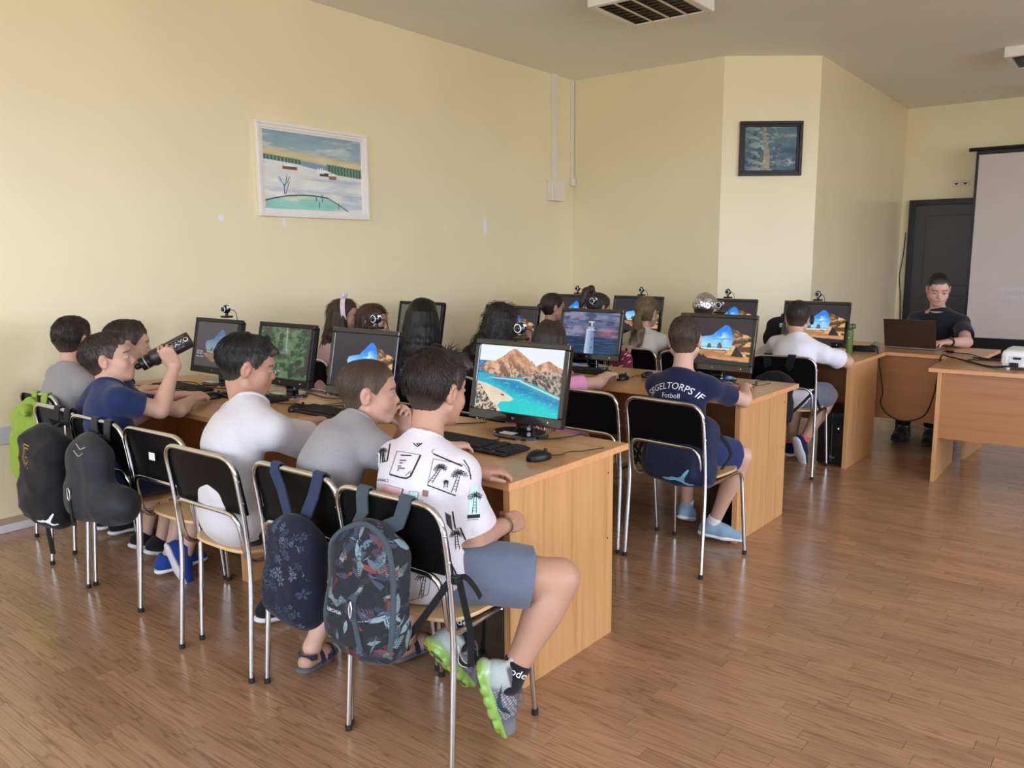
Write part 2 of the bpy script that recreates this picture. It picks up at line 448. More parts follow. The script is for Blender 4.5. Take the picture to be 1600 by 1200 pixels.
fr2 = N(nt, 'ShaderNodeMath', operation='FRACT'); nt.links.new(rnd.outputs[0], fr2.inputs[0])
tone = ramp(nt, fr2.outputs[0], [(0.0, (0.84, 0.83, 0.82)), (0.5, (0.97, 0.97, 0.97)), (1.0, (1.06, 1.07, 1.08))])
mx2 = N(nt, 'ShaderNodeMix', data_type='RGBA', blend_type='MULTIPLY'); mx2.inputs[0].default_value = 1.0
nt.links.new(mx.outputs[2], mx2.inputs[6]); nt.links.new(tone, mx2.inputs[7]); nt.links.new(mx2.outputs[2], b.inputs['Base Color'])
b.inputs['Roughness'].default_value = 0.27; b.inputs['Specular IOR Level'].default_value = 0.6; b.inputs['Coat Weight'].default_value = 0.35; b.inputs['Coat Roughness'].default_value = 0.16
bump(nt, b, fine.outputs['Fac'], 0.06, 0.0006)
M_sub = plain('dark_joint', (0.10, 0.065, 0.045), 0.8, var=0.2)
floor = tag(MB().box((-0.2, YB - 0.2, -0.1), (XR + 0.2, P_D[1] + 0.2, -0.0035)).build('floor', M_sub), kind='structure')
def plank_geo(x0, x1, w):
    e = 0.0006
    v = [(x0 + .0002, -w / 2 + .0002, -0.004), (x1 - .0002, -w / 2 + .0002, -0.004), (x1 - .0002, w / 2 - .0002, -0.004), (x0 + .0002, w / 2 - .0002, -0.004),
         (x0 + e, -w / 2 + e, 0), (x1 - e, -w / 2 + e, 0), (x1 - e, w / 2 - e, 0), (x0 + e, w / 2 - e, 0)]
    return v, [(4, 5, 6, 7), (0, 1, 5, 4), (1, 2, 6, 5), (2, 3, 7, 6), (3, 0, 4, 7)]
def lay_floor():
    rnd_ = random.Random(3); W = 0.066; lens = (0.30, 0.37, 0.44, 0.51, 0.58); th = -0.03; near = []; V = []; F = []; A = []
    cache = {}; cam = Vector(CAM_POS); R = Matrix.Rotation(th, 3, 'Z'); inv = scene.camera.matrix_world.inverted()
    y = YB - 0.6; row = 0; strips = []
    while y < P_D[1] + 0.5:
        x = -0.6 - rnd_.random() * 0.5
        while x < XR + 0.3:
            L = rnd_.choice(lens); c = R @ Vector((x + L / 2, y, 0))
            if -0.25 < c.x < XR + 0.1 and YB - .1 < c.y < P_D[1] + 0.1: strips.append((x, y, L, c))
            x += L
        y += W; row += 1
    def size(c):
        q = inv @ c
        if q.z > -0.3 or abs(q.x / q.z) > 0.68 or abs(q.y / q.z) > 0.52: return 0.0
        return 1 / (q.z * q.z) * min(1.0, 1.4 / abs(q.z))
    hidden = lambda c: (c.y > 1.75 and c.x < 3.25)
    order = sorted(strips, key=lambda s: -size(s[3]) * (0.12 if hidden(s[3]) else 1))
    for i, (x, y, L, c) in enumerate(order):
        if i < 300 and size(c) > 0:
            if L not in cache:
                me = bpy.data.meshes.new('plank'); v, f = plank_geo(-L / 2, L / 2, W); me.from_pydata(v, [], f); me.materials.append(M_oak); cache[L] = me
            o = bpy.data.objects.new('plank', cache[L]); C.objects.link(o); o.parent = floor; o.location = c; o.rotation_euler = (0, 0, th)
        else:
            v, f = plank_geo(-L / 2, L / 2, W); b0 = len(V); V += [R @ Vector(p) + c for p in v]; F += [tuple(b0 + k for k in q) for q in f]; A += [rnd_.random()] * 8
    me = bpy.data.meshes.new('planks_beyond'); me.from_pydata([tuple(v) for v in V], [], F); me.materials.append(M_oak)
    a = me.attributes.new('strip', 'FLOAT', 'POINT'); a.data.foreach_set('value', A)
    o = bpy.data.objects.new('plank_field', me); C.objects.link(o); o.parent = floor; o['kind'] = 'stuff'
lay_floor()

# ---- left wall: protective rail, skirting, cable ducts, plaster patches
def rail_board(y0, y1): return MB().box((0, y0, 0.49), (0.014, y1, 0.587), bev=0.004)
tag(rail_board(YB, P_A[1]).build('trim_1', plain('grey_wall_rail', L3(196, 192, 198), 0.4, var=0.03, scale=6)), kind='structure')
tag(MB().box((0, YB, 0.0), (0.02, P_A[1], 0.045), bev=0.004).build('baseboard_left', plain('white_skirting', L3(214, 208, 212), 0.4, var=0.03, scale=6)), kind='structure')
mb = MB().box((0, YB, 0.045), (0.012, P_A[1], 0.08), bev=0.003)
tag(mb.build('trim_2', plain('tan_skirting_cap', L3(172, 148, 122), 0.5, var=0.08, scale=9)), kind='structure')
for i, (y0, y1, z1, bx, bz0, bz1) in enumerate([(7.025, 7.115, 2.25, (6.965, 7.20), 2.04, 2.25), (7.395, 7.44, 2.30, (7.385, 7.45), 2.21, 2.30)]):
    t = thing('cable_duct', ['wide white cable duct running down the yellow wall to a square junction box', 'slim white cable duct in the room corner with a small end box'][i], 'cable duct', (0, (y0 + y1) / 2, 2.2))
    c = (y0 + y1) / 2
    MB().box((0, y0 - c, z1 - 2.2), (0.035 if i == 0 else 0.02, y1 - c, H - 2.2), bev=0.003).build('channel', M_white, t)
    MB().box((0, bx[0] - c, bz0 - 2.2), (0.07 if i == 0 else 0.04, bx[1] - c, bz1 - 2.2), bev=0.006).build('junction_box', M_white, t)
def patch(y, z, w, h, par=wl):
    n = 14; r = random.Random(int(y * 100)); poly = []
    for i in range(n):
        a = 2 * pi * i / n; k_ = 0.75 + 0.35 * r.random(); poly.append((cos(a) * w / 2 * k_, sin(a) * h / 2 * k_))
    M = frame_mat((0, y, z), (0, 1, 0), (0, 0, 1), (1, 0, 0))
    MB().prism(poly, 0, 0.0015, M=M).build('plaster_patch', M_patch, par)
M_patch = plain('white_filler', L3(232, 230, 238), 0.7, var=0.03)
patch(5.955, 1.76, 0.055, 0.19); patch(3.195, 1.75, 0.05, 0.05); patch(3.70, 1.737, 0.03, 0.06); patch(5.42, 1.76, 0.015, 0.03)

# ---- framed paintings
M_art = attr_mat('oil_paint', 0.5, bmp=0.25, gscale=160)
def paint_snow(U, V):
    n = fbm(U * 7, V * 14, 4, 3); n2 = fbm(U * 18, V * 30, 3, 9)
    sky = mixc(colr(U, (158, 178, 184)), colr(U, (134, 164, 178)), sm(0.65, 1, V))
    sky = mixc(sky, colr(U, (196, 204, 200)), sm(0.5, 0.75, fbm(U * 5, V * 16, 4, 5)) * 0.8)
    hor = 0.66 - 0.10 * U
    sky = mixc(sky, colr(U, (226, 202, 142)), np.exp(-((V - hor - 0.07) / 0.055) ** 2) * 0.85)
    c = sky
    hill = hor + 0.03 * fbm(U * 6, U * 0, 3, 2)
    c = mixc(c, colr(U, (120, 150, 176)), (V < hill) * 0.8)
    snow = mixc(colr(U, (222, 222, 220)), colr(U, (186, 196, 210)), sm(0.5, 0.75, fbm(U * 3 + V * 2, V * 12, 4, 7)))
    c = np.where((V < hor - 0.035 + 0.02 * np.sin(U * 9))[..., None], snow, c)
    tr = 0.5 + 0.5 * np.sin(U * 190 + 3 * n2)
    trees = mixc(colr(U, (52, 92, 78)), colr(U, (120, 158, 140)), tr)
    edge_t = hor + 0.035 + 0.025 * tr * n2; band = ((V > hor - 0.085) & (V < edge_t) & (U > 0.62)) | ((V > hor - 0.03) & (V < hor + 0.03 + .01 * tr) & (U < 0.36))
    c = np.where(band[..., None], trees, c)
    for (cx, cy, w, h, cc) in [(0.25, 0.545, 0.07, 0.025, (120, 82, 60)), (0.60, 0.50, 0.055, 0.03, (70, 58, 54)), (0.68, 0.465, 0.04, 0.03, (150, 112, 84))]:
        c = np.where(((abs(U - cx) < w) & (abs(V - cy) < h))[..., None], colr(U, cc), c)
        c = np.where(((abs(U - cx) < w * 1.1) & (V > cy + h * 0.5) & (V < cy + h * 1.9 - abs(U - cx) * 0.4))[..., None], colr(U, (238, 238, 238)), c)
    for k_, x0 in enumerate((0.53, 0.555, 0.575)):
        c = np.where(((V > 0.50) & (V < 0.585) & (abs(U - x0) < (0.585 - V) * 0.22))[..., None], colr(U, (230, 234, 236)), c)
    shore = 0.20 - 0.55 * (U - 0.42) ** 2 - 0.45 * np.maximum(U - 0.62, 0)
    pond = mixc(colr(U, (150, 206, 196)), colr(U, (208, 214, 190)), sm(0.45, 0.7, fbm(U * 4, V * 22, 4, 11)))
    c = np.where(((V < shore))[..., None], pond, c)
    c = np.where((abs(V - shore) < 0.006 + 0.004 * n2)[..., None], colr(U, (40, 72, 74)), c)
    for x0, y0, y1, lean in [(0.19, 0.2, 0.33, 0), (0.20, 0.2, 0.37, 0.35), (0.19, 0.3, 0.42, -0.5), (0.2, 0.3, 0.44, 0.2), (0.21, 0.33, 0.43, 0.55), (0.18, 0.33, 0.41, -0.8), (0.5, 0.13, 0.2, 0), (0.56, 0.12, 0.22, 0), (0.53, 0.04, 0.12, 0), (0.73, 0.03, 0.12, 0)]:
        c = np.where(((abs(U - x0 - lean * (V - y0) * 0.7) < 0.004) & (V > y0) & (V < y1))[..., None], colr(U, (72, 98, 128)), c)
    c = mixc(c, colr(U, (176, 198, 226)), (np.hypot((U - 0.2) / 0.07, (V - 0.40) / 0.09) < 1) * sm(0.45, 0.7, n2) * 0.7)
    return c * (0.93 + 0.14 * n[..., None])
def paint_forest(U, V):
    n = fbm(U * 9, V * 9, 5, 21); n2 = fbm(U * 26, V * 26, 3, 4)
    c = mixc(colr(U, (70, 104, 118)), colr(U, (52, 78, 104)), sm(0.7, 0.3, V))
    c = mixc(c, colr(U, (176, 156, 140)), np.exp(-((V - 0.78 - 0.1 * (U - 0.8)) / 0.035) ** 2) * sm(0.6, 0.95, U) * 0.8)
    c = mixc(c, colr(U, (40, 62, 88)), (np.exp(-((V - 0.45) / 0.05) ** 2)) * sm(0.5, 0.8, U))
    br = sm(0.5, 0.62, fbm(U * 8 + 3 * n, V * 15 + 4 * U, 4, 33)) * np.exp(-((U - 0.38) / 0.33) ** 2)
    c = mixc(c, colr(U, (158, 172, 168)), br * 0.9)
    c = mixc(c, colr(U, (34, 44, 46)), sm(0.58, 0.68, fbm(U * 10, V * 10, 4, 8)) * sm(0.8, 0.2, U) * 0.8)
    t = abs(U - 0.40 - 0.03 * np.sin(V * 5)) / (0.035 + 0.05 * (1 - V) ** 2)
    c = mixc(c, mixc(colr(U, (186, 178, 150)), colr(U, (92, 88, 74)), n2), (t < 1) * 0.9)
    c = mixc(c, colr(U, (196, 178, 128)), np.exp(-((U - 0.44) / 0.1) ** 2 - ((V - 0.2) / 0.14) ** 2) * sm(0.4, 0.6, n2))
    c = mixc(c, colr(U, (186, 190, 182)), (np.exp(-((U - 0.85) / 0.14) ** 2 - ((V - 0.2) / 0.09) ** 2)) * sm(0.42, 0.6, n2) * 0.9)
    return c * (0.85 + 0.3 * n[..., None])
def framed(name, label, w, h, fw, M, mat, painter, nu, profile):
    t = thing(name, label, 'painting'); t.matrix_world = M
    mb = MB()
    for a, b_, c_, d in profile:      # rails stepping outwards: inner inset, outer inset, depth0, depth1
        o0, i0 = a, b_
        for lo, hi in [((-w / 2 + o0, -d, h / 2 - i0), (w / 2 - o0, -c_, h / 2 - o0)), ((-w / 2 + o0, -d, -h / 2 + o0), (w / 2 - o0, -c_, -h / 2 + i0)),
                       ((-w / 2 + o0, -d, -h / 2 + i0), (-w / 2 + i0, -c_, h / 2 - i0)), ((w / 2 - i0, -d, -h / 2 + i0), (w / 2 - o0, -c_, h / 2 - i0))]:
            mb.box(lo, hi, bev=0.003)
    mb.build('frame', mat, t)
    MB().box((-w / 2 + 0.01, -0.012, -h / 2 + 0.01), (w / 2 - 0.01, 0, h / 2 - 0.01)).build('backing', M_whitewood, t)
    picture('canvas', w - 2 * fw, h - 2 * fw, nu, painter, M_art, t, (0, -0.0135, 0))
    return t
framed('winter_painting', 'snowy landscape painting with a pond in a white frame', 1.008, 0.641, 0.052,
       frame_mat((0, 3.988, 2.092), (0, 1, 0), (-1, 0, 0), (0, 0, 1)), M_whitewood, paint_snow, 420,
       [(0, 0.022, 0, 0.036), (0.018, 0.042, 0, 0.027), (0.040, 0.056, 0, 0.02)])
dC = Vector((P_C[0] - P_B[0], P_C[1] - P_B[1], 0)).normalized(); nC = Vector((-dC.y, dC.x, 0))
framed('forest_painting', 'small dark framed oil painting of a pale tree by blue water', 0.585, 0.495, 0.045,
       frame_mat(Vector((*P_B, 2.46)) + dC * 0.454, dC, nC, (0, 0, 1)), M_black, paint_forest, 260, [(0, 0.03, 0, 0.035), (0.028, 0.05, 0, 0.024)])

# ---- ceiling lights: square louvre fittings, switched off
M_alu = plain('satin_aluminium', (0.55, 0.50, 0.46), 0.22, 1.0, var=0.05, scale=15)
def ceiling_light(x, y, label):
    S = 0.33; t = thing('ceiling_light', label, 'ceiling light', (x, y, H))
    mb = MB()
    for lo, hi in [((-S, -S, -0.09), (S, -S + 0.05, 0)), ((-S, S - 0.05, -0.09), (S, S, 0)), ((-S, -S + 0.05, -0.09), (-S + 0.05, S - 0.05, 0)), ((S - 0.05, -S + 0.05, -0.09), (S, S - 0.05, 0))]: mb.box(lo, hi, bev=0.008)
    mb.build('housing', M_whitewood, t)
    MB().box((-S + 0.04, -S + 0.04, -0.012), (S - 0.04, S - 0.04, -0.004)).build('reflector', M_alu, t)
    for i in range(4):
        xx = -S + 0.05 + (i + 0.5) * (2 * S - 0.1) / 4
        MB().tube([(xx, -S + 0.06, -0.035), (xx, S - 0.06, -0.035)], 0.012, 10).build('lamp_tube', M_whitewood, t)
    for i in range(5):
        xx = -S + 0.05 + i * (2 * S - 0.1) / 4
        mbl = MB(); mbl.add([(xx - 0.012, -S + 0.05, -0.086), (xx + 0.012, -S + 0.05, -0.086), (xx + 0.001, -S + 0.05, -0.04), (xx - 0.001, -S + 0.05, -0.04),
                             (xx - 0.012, S - 0.05, -0.086), (xx + 0.012, S - 0.05, -0.086), (xx + 0.001, S - 0.05, -0.04), (xx - 0.001, S - 0.05, -0.04)],
                            [(0, 1, 2, 3), (7, 6, 5, 4), (0, 4, 5, 1), (1, 5, 6, 2), (2, 6, 7, 3), (3, 7, 4, 0)])
        mbl.build('louvre', M_alu, t)
    for j in range(9):
        yy = -S + 0.05 + j * (2 * S - 0.1) / 8
        MB().box((-S + 0.05, yy - 0.0012, -0.082), (S - 0.05, yy + 0.0012, -0.045)).build('cross_blade', M_alu, t)
ceiling_light(1.95, 5.46, 'square louvre ceiling light above the middle row of desks')
ceiling_light(4.07, 9.05, 'square louvre ceiling light before the projector screen')

# ---- far wall: dark door, sockets, screen
yE = P_D[1]
d = thing('door', 'dark brown wooden door in a black frame behind the seated man', 'door', (3.0, yE, 0)); d['kind'] = 'structure'
del d['category']; d.name = 'door_1'
mb = MB()
for lo, hi in [((-0.53, -0.06, 0), (-0.46, 0, 2.15)), ((0.44, -0.06, 0), (0.51, 0, 2.15)), ((-0.46, -0.06, 2.08), (0.44, 0, 2.15))]: mb.box(lo, hi, bev=0.004)
mb.build('door_frame', M_black, d)
leaf = MB().box((-0.46, -0.025, 0.005), (0.44, 0, 2.08)).build('door_leaf', M_darkwood, d)
for z0, z1 in [(0.15, 0.95), (1.08, 1.95)]:
    MB().box((-0.33, -0.032, z0), (0.30, -0.024, z1), bev=0.004).build('door_panel', M_darkwood, leaf)
mb = MB().tube([(0.33, -0.03, 1.02), (0.33, -0.065, 1.02), (0.22, -0.065, 1.02)], 0.009); mb.box((0.31, -0.03, 0.95), (0.35, -0.024, 1.1)); mb.build('door_handle', M_chrome, d)
so = thing('wall_sockets', 'pair of white sockets high on the wall above the door', 'socket', (3.03, yE, 2.33)); so.name = 'double_socket'
for i, x in enumerate((-0.048, 0.048)):
    p = MB().box((x - 0.045, -0.012, -0.035), (x + 0.045, 0, 0.035), bev=0.004).build('socket_plate', M_white, so)
    MB().prism([(x - 0.028, 0.008), (x, -0.016), (x + 0.028, 0.008)], 0, 0.004, M=frame_mat((0, -0.0125, 0), (1, 0, 0), (0, 0, 1), (0, -1, 0))).build('socket_recess', M_hole, p)
o = MB().tube(spl([(2.44, yE - 0.01, 1.75), (2.425, yE - 0.012, 1.45), (2.40, yE - 0.012, 1.2), (2.42, yE - 0.01, 0.95), (2.44, yE - 0.01, 0.5), (2.43, yE - 0.01, 0.02)]), 0.006, 6).build('wall_cable', M_rubber)
tag(o, 'thin dark cable hanging down beside the door frame', 'cable')
sc = thing('projector_screen', 'large white projection screen with a black border standing before the door', 'projector screen', (4.6, 11.2, 0))
M_screen = plain('screen_cloth', L3(206, 198, 196), 0.75, var=0.02, scale=4)
x0, x1, zb, zt = -1.34, 1.5, 0.47, 2.62
MB().box((x0, -0.004, zb), (x1, 0.0, zt)).build('screen_cloth', M_screen, sc)
mb = MB()
for lo, hi in [((x0 - 0.03, -0.006, zb - 0.2), (x0, 0.002, zt + 0.05)), ((x1, -0.006, zb - 0.2), (x1 + 0.03, 0.002, zt + 0.05)), ((x0, -0.006, zt), (x1, 0.002, zt + 0.05)), ((x0, -0.006, zb - 0.2), (x1, 0.002, zb))]: mb.box(lo, hi)
mb.build('black_border', M_black, sc)
MB().tube([(x0 - 0.11, 0, zt + 0.065), (x1 + 0.11, 0, zt + 0.065)], 0.022, 10).build('top_bar', M_black, sc)
MB().tube([(x0 - 0.05, 0, zb - 0.21), (x1 + 0.05, 0, zb - 0.21)], 0.03, 10).build('screen_tube', M_black, sc)
MB().tube([(0.1, 0.05, 0.02), (0.1, 0.05, zt + 0.1)], 0.018, 8).build('pole', M_black, sc)
for a in (0.5, 2.6, 4.7): MB().tube([(0.1, 0.05, 0.25), (0.1 + 0.5 * cos(a), 0.05 + 0.3 * sin(a), 0.012)], 0.012, 8).build('leg', M_black, sc)
m, nt, b = new_mat('projected_letters'); M_proj = m
nz = N(nt, 'ShaderNodeTexNoise'); nz.inputs['Scale'].default_value = 40; b.inputs['Base Color'].default_value = (*L3(206, 198, 214), 1); b.inputs['Roughness'].default_value = 0.8
b.inputs['Emission Color'].default_value = (*L3(196, 186, 226), 1); b.inputs['Emission Strength'].default_value = 0.12
bump(nt, b, nz.outputs['Fac'], 0.05)
mb = MB()
for s_, z in [('Време е за', 1.06), ('Спестяваме', 0.965)]:
    v, f = text_shape(s_, 0.085, 0, 'LEFT'); mb.add([(p[0] - 1.0, -0.0055, p[1] + z) for p in v], f)
mb.build('projected_text', M_proj, sc)
# ================================================================== DESKS
DY = -0.0406
ROWS = [(3.275, 2.0323), (3.3344, 3.9074), (3.3741, 5.7734)]
def row_pt(i, x, dy, z=0.0):
    """a point of row i: world x, distance dy behind the row's front edge"""
    x0, y0 = ROWS[i]; c, s = cos(DY), sin(DY); u = (x - x0 + dy * s) / c
    return (x, y0 + u * s + dy * c, z)
ROWN = ['front row', 'middle row', 'back row']
DT, DP = 0.7385, 0.63
def computer_desk(i, k):
    x0, y0 = ROWS[i]; Lk = 1.6
    where = ['at its open aisle end', 'against the left wall'][k]
    t = thing('computer_desk', f'beech computer desk of the {ROWN[i]} {where}', 'desk', (x0 - cos(DY) * Lk * k, y0 - sin(DY) * Lk * k, 0), DY, 'beech computer desks in rows')
    ov = 0.0 if i == 0 else 0.022
    MB().box((-Lk + 0.001, 0, 0.725), (0, DT, 0.75)).build('desk_top', M_desk_t, t)
    mb = MB(); mb.box((-Lk + 0.001, -0.0015, 0.7255), (0.0012, 0, 0.7495)); mb.box((0, 0, 0.7255), (0.0014, DT, 0.7495)); mb.box((-Lk + 0.001, DT, 0.7255), (0.0012, DT + 0.0015, 0.7495))
    mb.build('edge_band', M_edge, t)
    for x in (-ov - 0.028, -Lk + 0.003):
        p = MB().box((x, 0.004, 0), (x + 0.028, DP, 0.725)).build('side_panel', M_desk_v, t, 0.001)
        if x > -1:
            for z in (0.66, 0.40): MB().tube([(x + 0.028, DP - 0.035, z), (x + 0.0292, DP - 0.035, z)], 0.004, 8).build('screw_cap', M_darkwood, p)
    MB().box((-Lk + 0.031, DP - 0.09, 0.22), (-ov - 0.028, DP - 0.072, 0.725)).build('back_panel', M_desk_h, t)
    MB().box((-0.5, DP - 0.0715, 0.30), (-0.44, DP - 0.05, 0.52)).build('cable_cover', M_white, t)
    return t
for i in range(3):
    for k in range(2): computer_desk(i, k)

t = thing('teacher_table', 'beech table with a wide front panel where the man sits at his laptop', 'table', (4.03, 6.50, 0), -0.07)
MB().box((-1.15, 0, 0.725), (0, 0.66, 0.75)).build('table_top', M_desk_t, t)
mb = MB(); mb.box((-1.15, -0.0015, 0.7255), (0.0015, 0, 0.7495)); mb.box((0, 0, 0.7255), (0.0015, 0.66, 0.7495)); mb.build('edge_band', M_edge, t)
MB().box((-1.10, 0.05, 0.235), (-0.06, 0.07, 0.725)).build('front_panel', M_desk_h, t)
for x in (-1.125, -0.085): MB().box((x, 0.05, 0), (x + 0.025, 0.60, 0.725)).build('side_panel', M_desk_v, t, 0.001)
t = thing('projector_table', 'beech table carrying the white projector at the edge of the aisle', 'table', (3.835, 5.765, 0), 0.0)
MB().box((0, 0, 0.725), (1.6, 0.70, 0.75)).build('table_top', M_desk_t, t)
mb = MB(); mb.box((-0.0015, -0.0015, 0.7255), (1.6, 0, 0.7495)); mb.box((-0.0015, 0, 0.7255), (0, 0.70, 0.7495)); mb.build('edge_band', M_edge, t)
MB().box((0.075, 0.028, 0.293), (1.52, 0.046, 0.725)).build('front_panel', M_desk_h, t)
for x in (0.05, 1.52): MB().box((x, 0.01, 0), (x + 0.025, 0.67, 0.725)).build('side_panel', M_desk_v, t, 0.001)

# ================================================================== CHAIRS
M_seatblk = plain('black_vinyl', (0.005, 0.005, 0.0055), 0.36, var=0.2, scale=90, bmp=0.05, spec=0.12)
def make_chair():
    t = thing('chair', '', 'chair')
    hw = 0.212; R = 0.0095; top = 0.812
    lean = lambda z: 0.030 * (1 - abs(z - 0.42) / 0.42) if z < 0.84 else 0
    outer = [(-hw - .006, 0, 0.012), (-hw, 0.028, 0.42), (-hw, 0.012, 0.62), (-hw, -0.018, top), (hw, -0.018, top), (hw, 0.012, 0.62), (hw, 0.028, 0.42), (hw + .006, 0, 0.012)]
    MB().tube(fil(outer, [0, .15, .08, .075, .075, .08, .15, 0], 6), R, 12).build('rear_frame', M_chrome, t)
    iw = 0.190
    inner = [(-iw - .015, 0.425, 0.012), (-iw, 0.395, 0.435), (-iw, 0.035, 0.415), (-iw, 0.002, 0.606), (iw, 0.002, 0.606), (iw, 0.035, 0.415), (iw, 0.395, 0.435), (iw + .015, 0.425, 0.012)]
    MB().tube(fil(inner, [0, .06, .06, .06, .06, .06, .06, 0], 6), R * 0.95, 12).build('seat_frame', M_chrome, t)
    # backrest: slightly curved panel filling the hoop
    nx = 14; prof = []
    def half(z): return hw - 0.004 if z < top - 0.07 else hw - 0.004 - 0.062 * (1 - sqrt(max(0, 1 - ((z - (top - 0.07)) / 0.066) ** 2)))
    zs = [0.603, 0.61, 0.66, 0.72, 0.742, 0.765, 0.785, 0.80, 0.806]; vs = []; fs = []
    for side in (0, 1):
        for z in zs:
            w = half(z)
            for j in range(nx + 1):
                x = -w + 2 * w * j / nx
                y = 0.028 - (z - 0.6) * 0.19 - 0.010 * (1 - (x / hw) ** 2) + (0.011 if side else 0)
                vs.append((x, y, z))
    n1 = nx + 1; nz = len(zs); o2 = n1 * nz
    for i in range(nz - 1):
        for j in range(nx):
            a = i * n1 + j; fs.append((a, a + 1, a + 1 + n1, a + n1)); b = o2 + a; fs.append((b, b + n1, b + 1 + n1, b + 1))
    for j in range(nx): fs.append((j + 1, j, o2 + j, o2 + j + 1)); a = (nz - 1) * n1 + j; fs.append((a, a + 1, o2 + a + 1, o2 + a))
    for i in range(nz - 1): a = i * n1; fs.append((a, a + n1, o2 + a + n1, o2 + a)); a += nx; fs.append((a + n1, a, o2 + a, o2 + a + n1))
    MB().add(vs, fs, 0, True).build('backrest', M_seatblk, t).modifiers.new('edge', 'EDGE_SPLIT').split_angle = 0.9
    # plywood seat, rounded square
    poly = []
    for j in range(40):
        a = 2 * pi * j / 40; ca, sa = cos(a), sin(a); e = 0.55
        poly.append((0.2 * abs(ca) ** e * (1 if ca > 0 else -1), 0.225 + 0.195 * abs(sa) ** e * (1 if sa > 0 else -1)))
    MB().prism(poly, 0.444, 0.456).build('seat', M_ply, t, 0.003)
    for x, z, y in [(-hw, 0.735, -0.008), (hw, 0.735, -0.008), (-hw, 0.655, 0.006), (hw, 0.655, 0.006)]:
        sx = 1 if x > 0 else -1
        MB().tube([(x + sx * R * 0.7, y, z), (x + sx * (R + 0.004), y, z)], [0.005, 0.003], 8).build('screw', M_chrome, t)
    for x, y in [(-hw - .006, 0), (hw + .006, 0), (-iw - .0155, 0.4255), (iw + .0155, 0.4255)]:
        MB().tube([(x, y, 0.0), (x, y, 0.02)], 0.0115, 10).build('foot_cap', M_rubber, t)
    return t
chair0 = make_chair(); used = [0]
CHAIRS = {}
def chair(key, x, y, rz, label, group):
    t = chair0 if not used[0] else dup(chair0)
    used[0] = 1
    t.location = (x, y, 0); t.rotation_euler = (0, 0, rz); tag(t, label, 'chair', group); CHAIRS[key] = t
    return t
G1, G2, G3 = 'chairs of the front row', 'chairs of the middle row', 'chairs of the back row'
chair('A', 3.195, 1.575, 0.0, 'chrome and black chair holding the boy in the white printed shirt', G1)
chair('B', 2.742, 1.60, 0.0, 'chrome and black chair with the navy flowered backpack hung on its back', G1)
chair('C', 2.26, 1.565, 0.01, 'chrome and black chair of the boy in the pale white T-shirt', G1)
cD = chair('D', 1.818, 1.645, 0.03, 'empty chrome and black chair with a small white sticker on its back', G1)
chair('E', 1.375, 1.635, 0.02, 'chrome and black chair holding the boy who drinks from a bottle', G1)
chair('F', 0.935, 1.665, 0.0, 'chrome and black chair with the black drawstring bag on its back', G1)
chair('G', 0.44, 1.80, 0.0, 'chrome and black chair with the lime green bag on its back', G1)
MB().box((-0.02, -0.0095, 0.70), (0.02, -0.0085, 0.73), at=(0, -0.015, 0)).build('sticker', M_label, cD)['label'] = 'white paper sticker'
chair('H', 0.45, 3.50, 0.0, 'chrome and black chair of the girl with the pink bow', G2)
chair('I', 0.89, 3.48, 0.0, 'chrome and black chair of the brown-haired girl beside the bow girl', G2)
chair('J', 1.335, 3.46, 0.0, 'chrome and black chair under the girl with very long straight black hair', G2)
chair('K', 1.78, 3.45, 0.0, 'chrome and black chair under the girl with black wavy hair', G2)
chair('L', 2.222, 3.42, 0.0, 'chrome and black chair of the girl in the pink T-shirt', G2)
chair('M', 2.668, 3.44, -0.03, 'empty chrome and black chair beside the boy in the navy football shirt', G2)
chair('N', 3.145, 3.40, -0.13, 'chrome and black chair of the boy in the navy football shirt', G2)
chair('O', 0.98, 5.36, 0.0, 'chrome and black chair of the dark-haired child nearest the room corner', G3)
chair('P', 1.44, 5.36, 0.0, 'chrome and black chair of the girl with the high dark ponytail', G3)
chair('Q', 1.95, 5.24, -0.05, 'chrome and black chair of the girl with the fair ponytail', G3)
chair('R', 2.41, 5.22, -0.02, 'chrome and black chair of the child in the silver cap', G3)
chair('S', 3.03, 5.36, 0.04, 'chrome and black chair of the boy in the bright white T-shirt', G3)
def wooden_chair():
    t = thing('wooden_chair', 'dark wooden chair the man in the black polo sits on', 'chair', (3.56, 7.58, 0), pi)
    MB().box((-0.22, 0, 0.43), (0.22, 0.42, 0.455), bev=0.01).build('seat', M_darkwood, t)
    for x, y in [(-0.2, 0.02), (0.17, 0.02), (-0.2, 0.38), (0.17, 0.38)]:
        mb = MB(); mb.tube([(x + .015, y, 0), (x + .015, y, 0.43)], [0.013, 0.02], 8); mb.build('leg', M_darkwood, t)
    for x in (-0.185, 0.185): MB().tube([(x, 0.02, 0.44), (x, -0.06, 0.9)], 0.017, 8).build('back_post', M_darkwood, t)
    for z in (0.62, 0.74, 0.86): MB().box((-0.19, -0.035 - (z - .6) * .1, z - 0.03), (0.19, -0.02 - (z - .6) * .1, z + 0.03)).build('back_slat', M_darkwood, t)
wooden_chair()

# ================================================================== COMPUTERS
M_scr = attr_mat('screen_glow', 0.25, emit=1.0)
M_glow = new_mat('white_glow'); M_glow[2].inputs['Base Color'].default_value = (0, 0, 0, 1); M_glow[2].inputs['Emission Color'].default_value = (.8, .85, .9, 1); M_glow[2].inputs['Emission Strength'].default_value = 0.75; M_glow = M_glow[0]
M_led = new_mat('blue_led'); M_led[2].inputs['Emission Color'].default_value = (.35, .5, 1, 1); M_led[2].inputs['Emission Strength'].default_value = 6; M_led = M_led[0]
M_silver = plain('silver_print', (0.6, 0.6, 0.62), 0.3, 0.7, var=0.1)
M_whiteg = plain('white_gloss_plastic', (0.82, 0.83, 0.85), 0.2, var=0.04, scale=25)

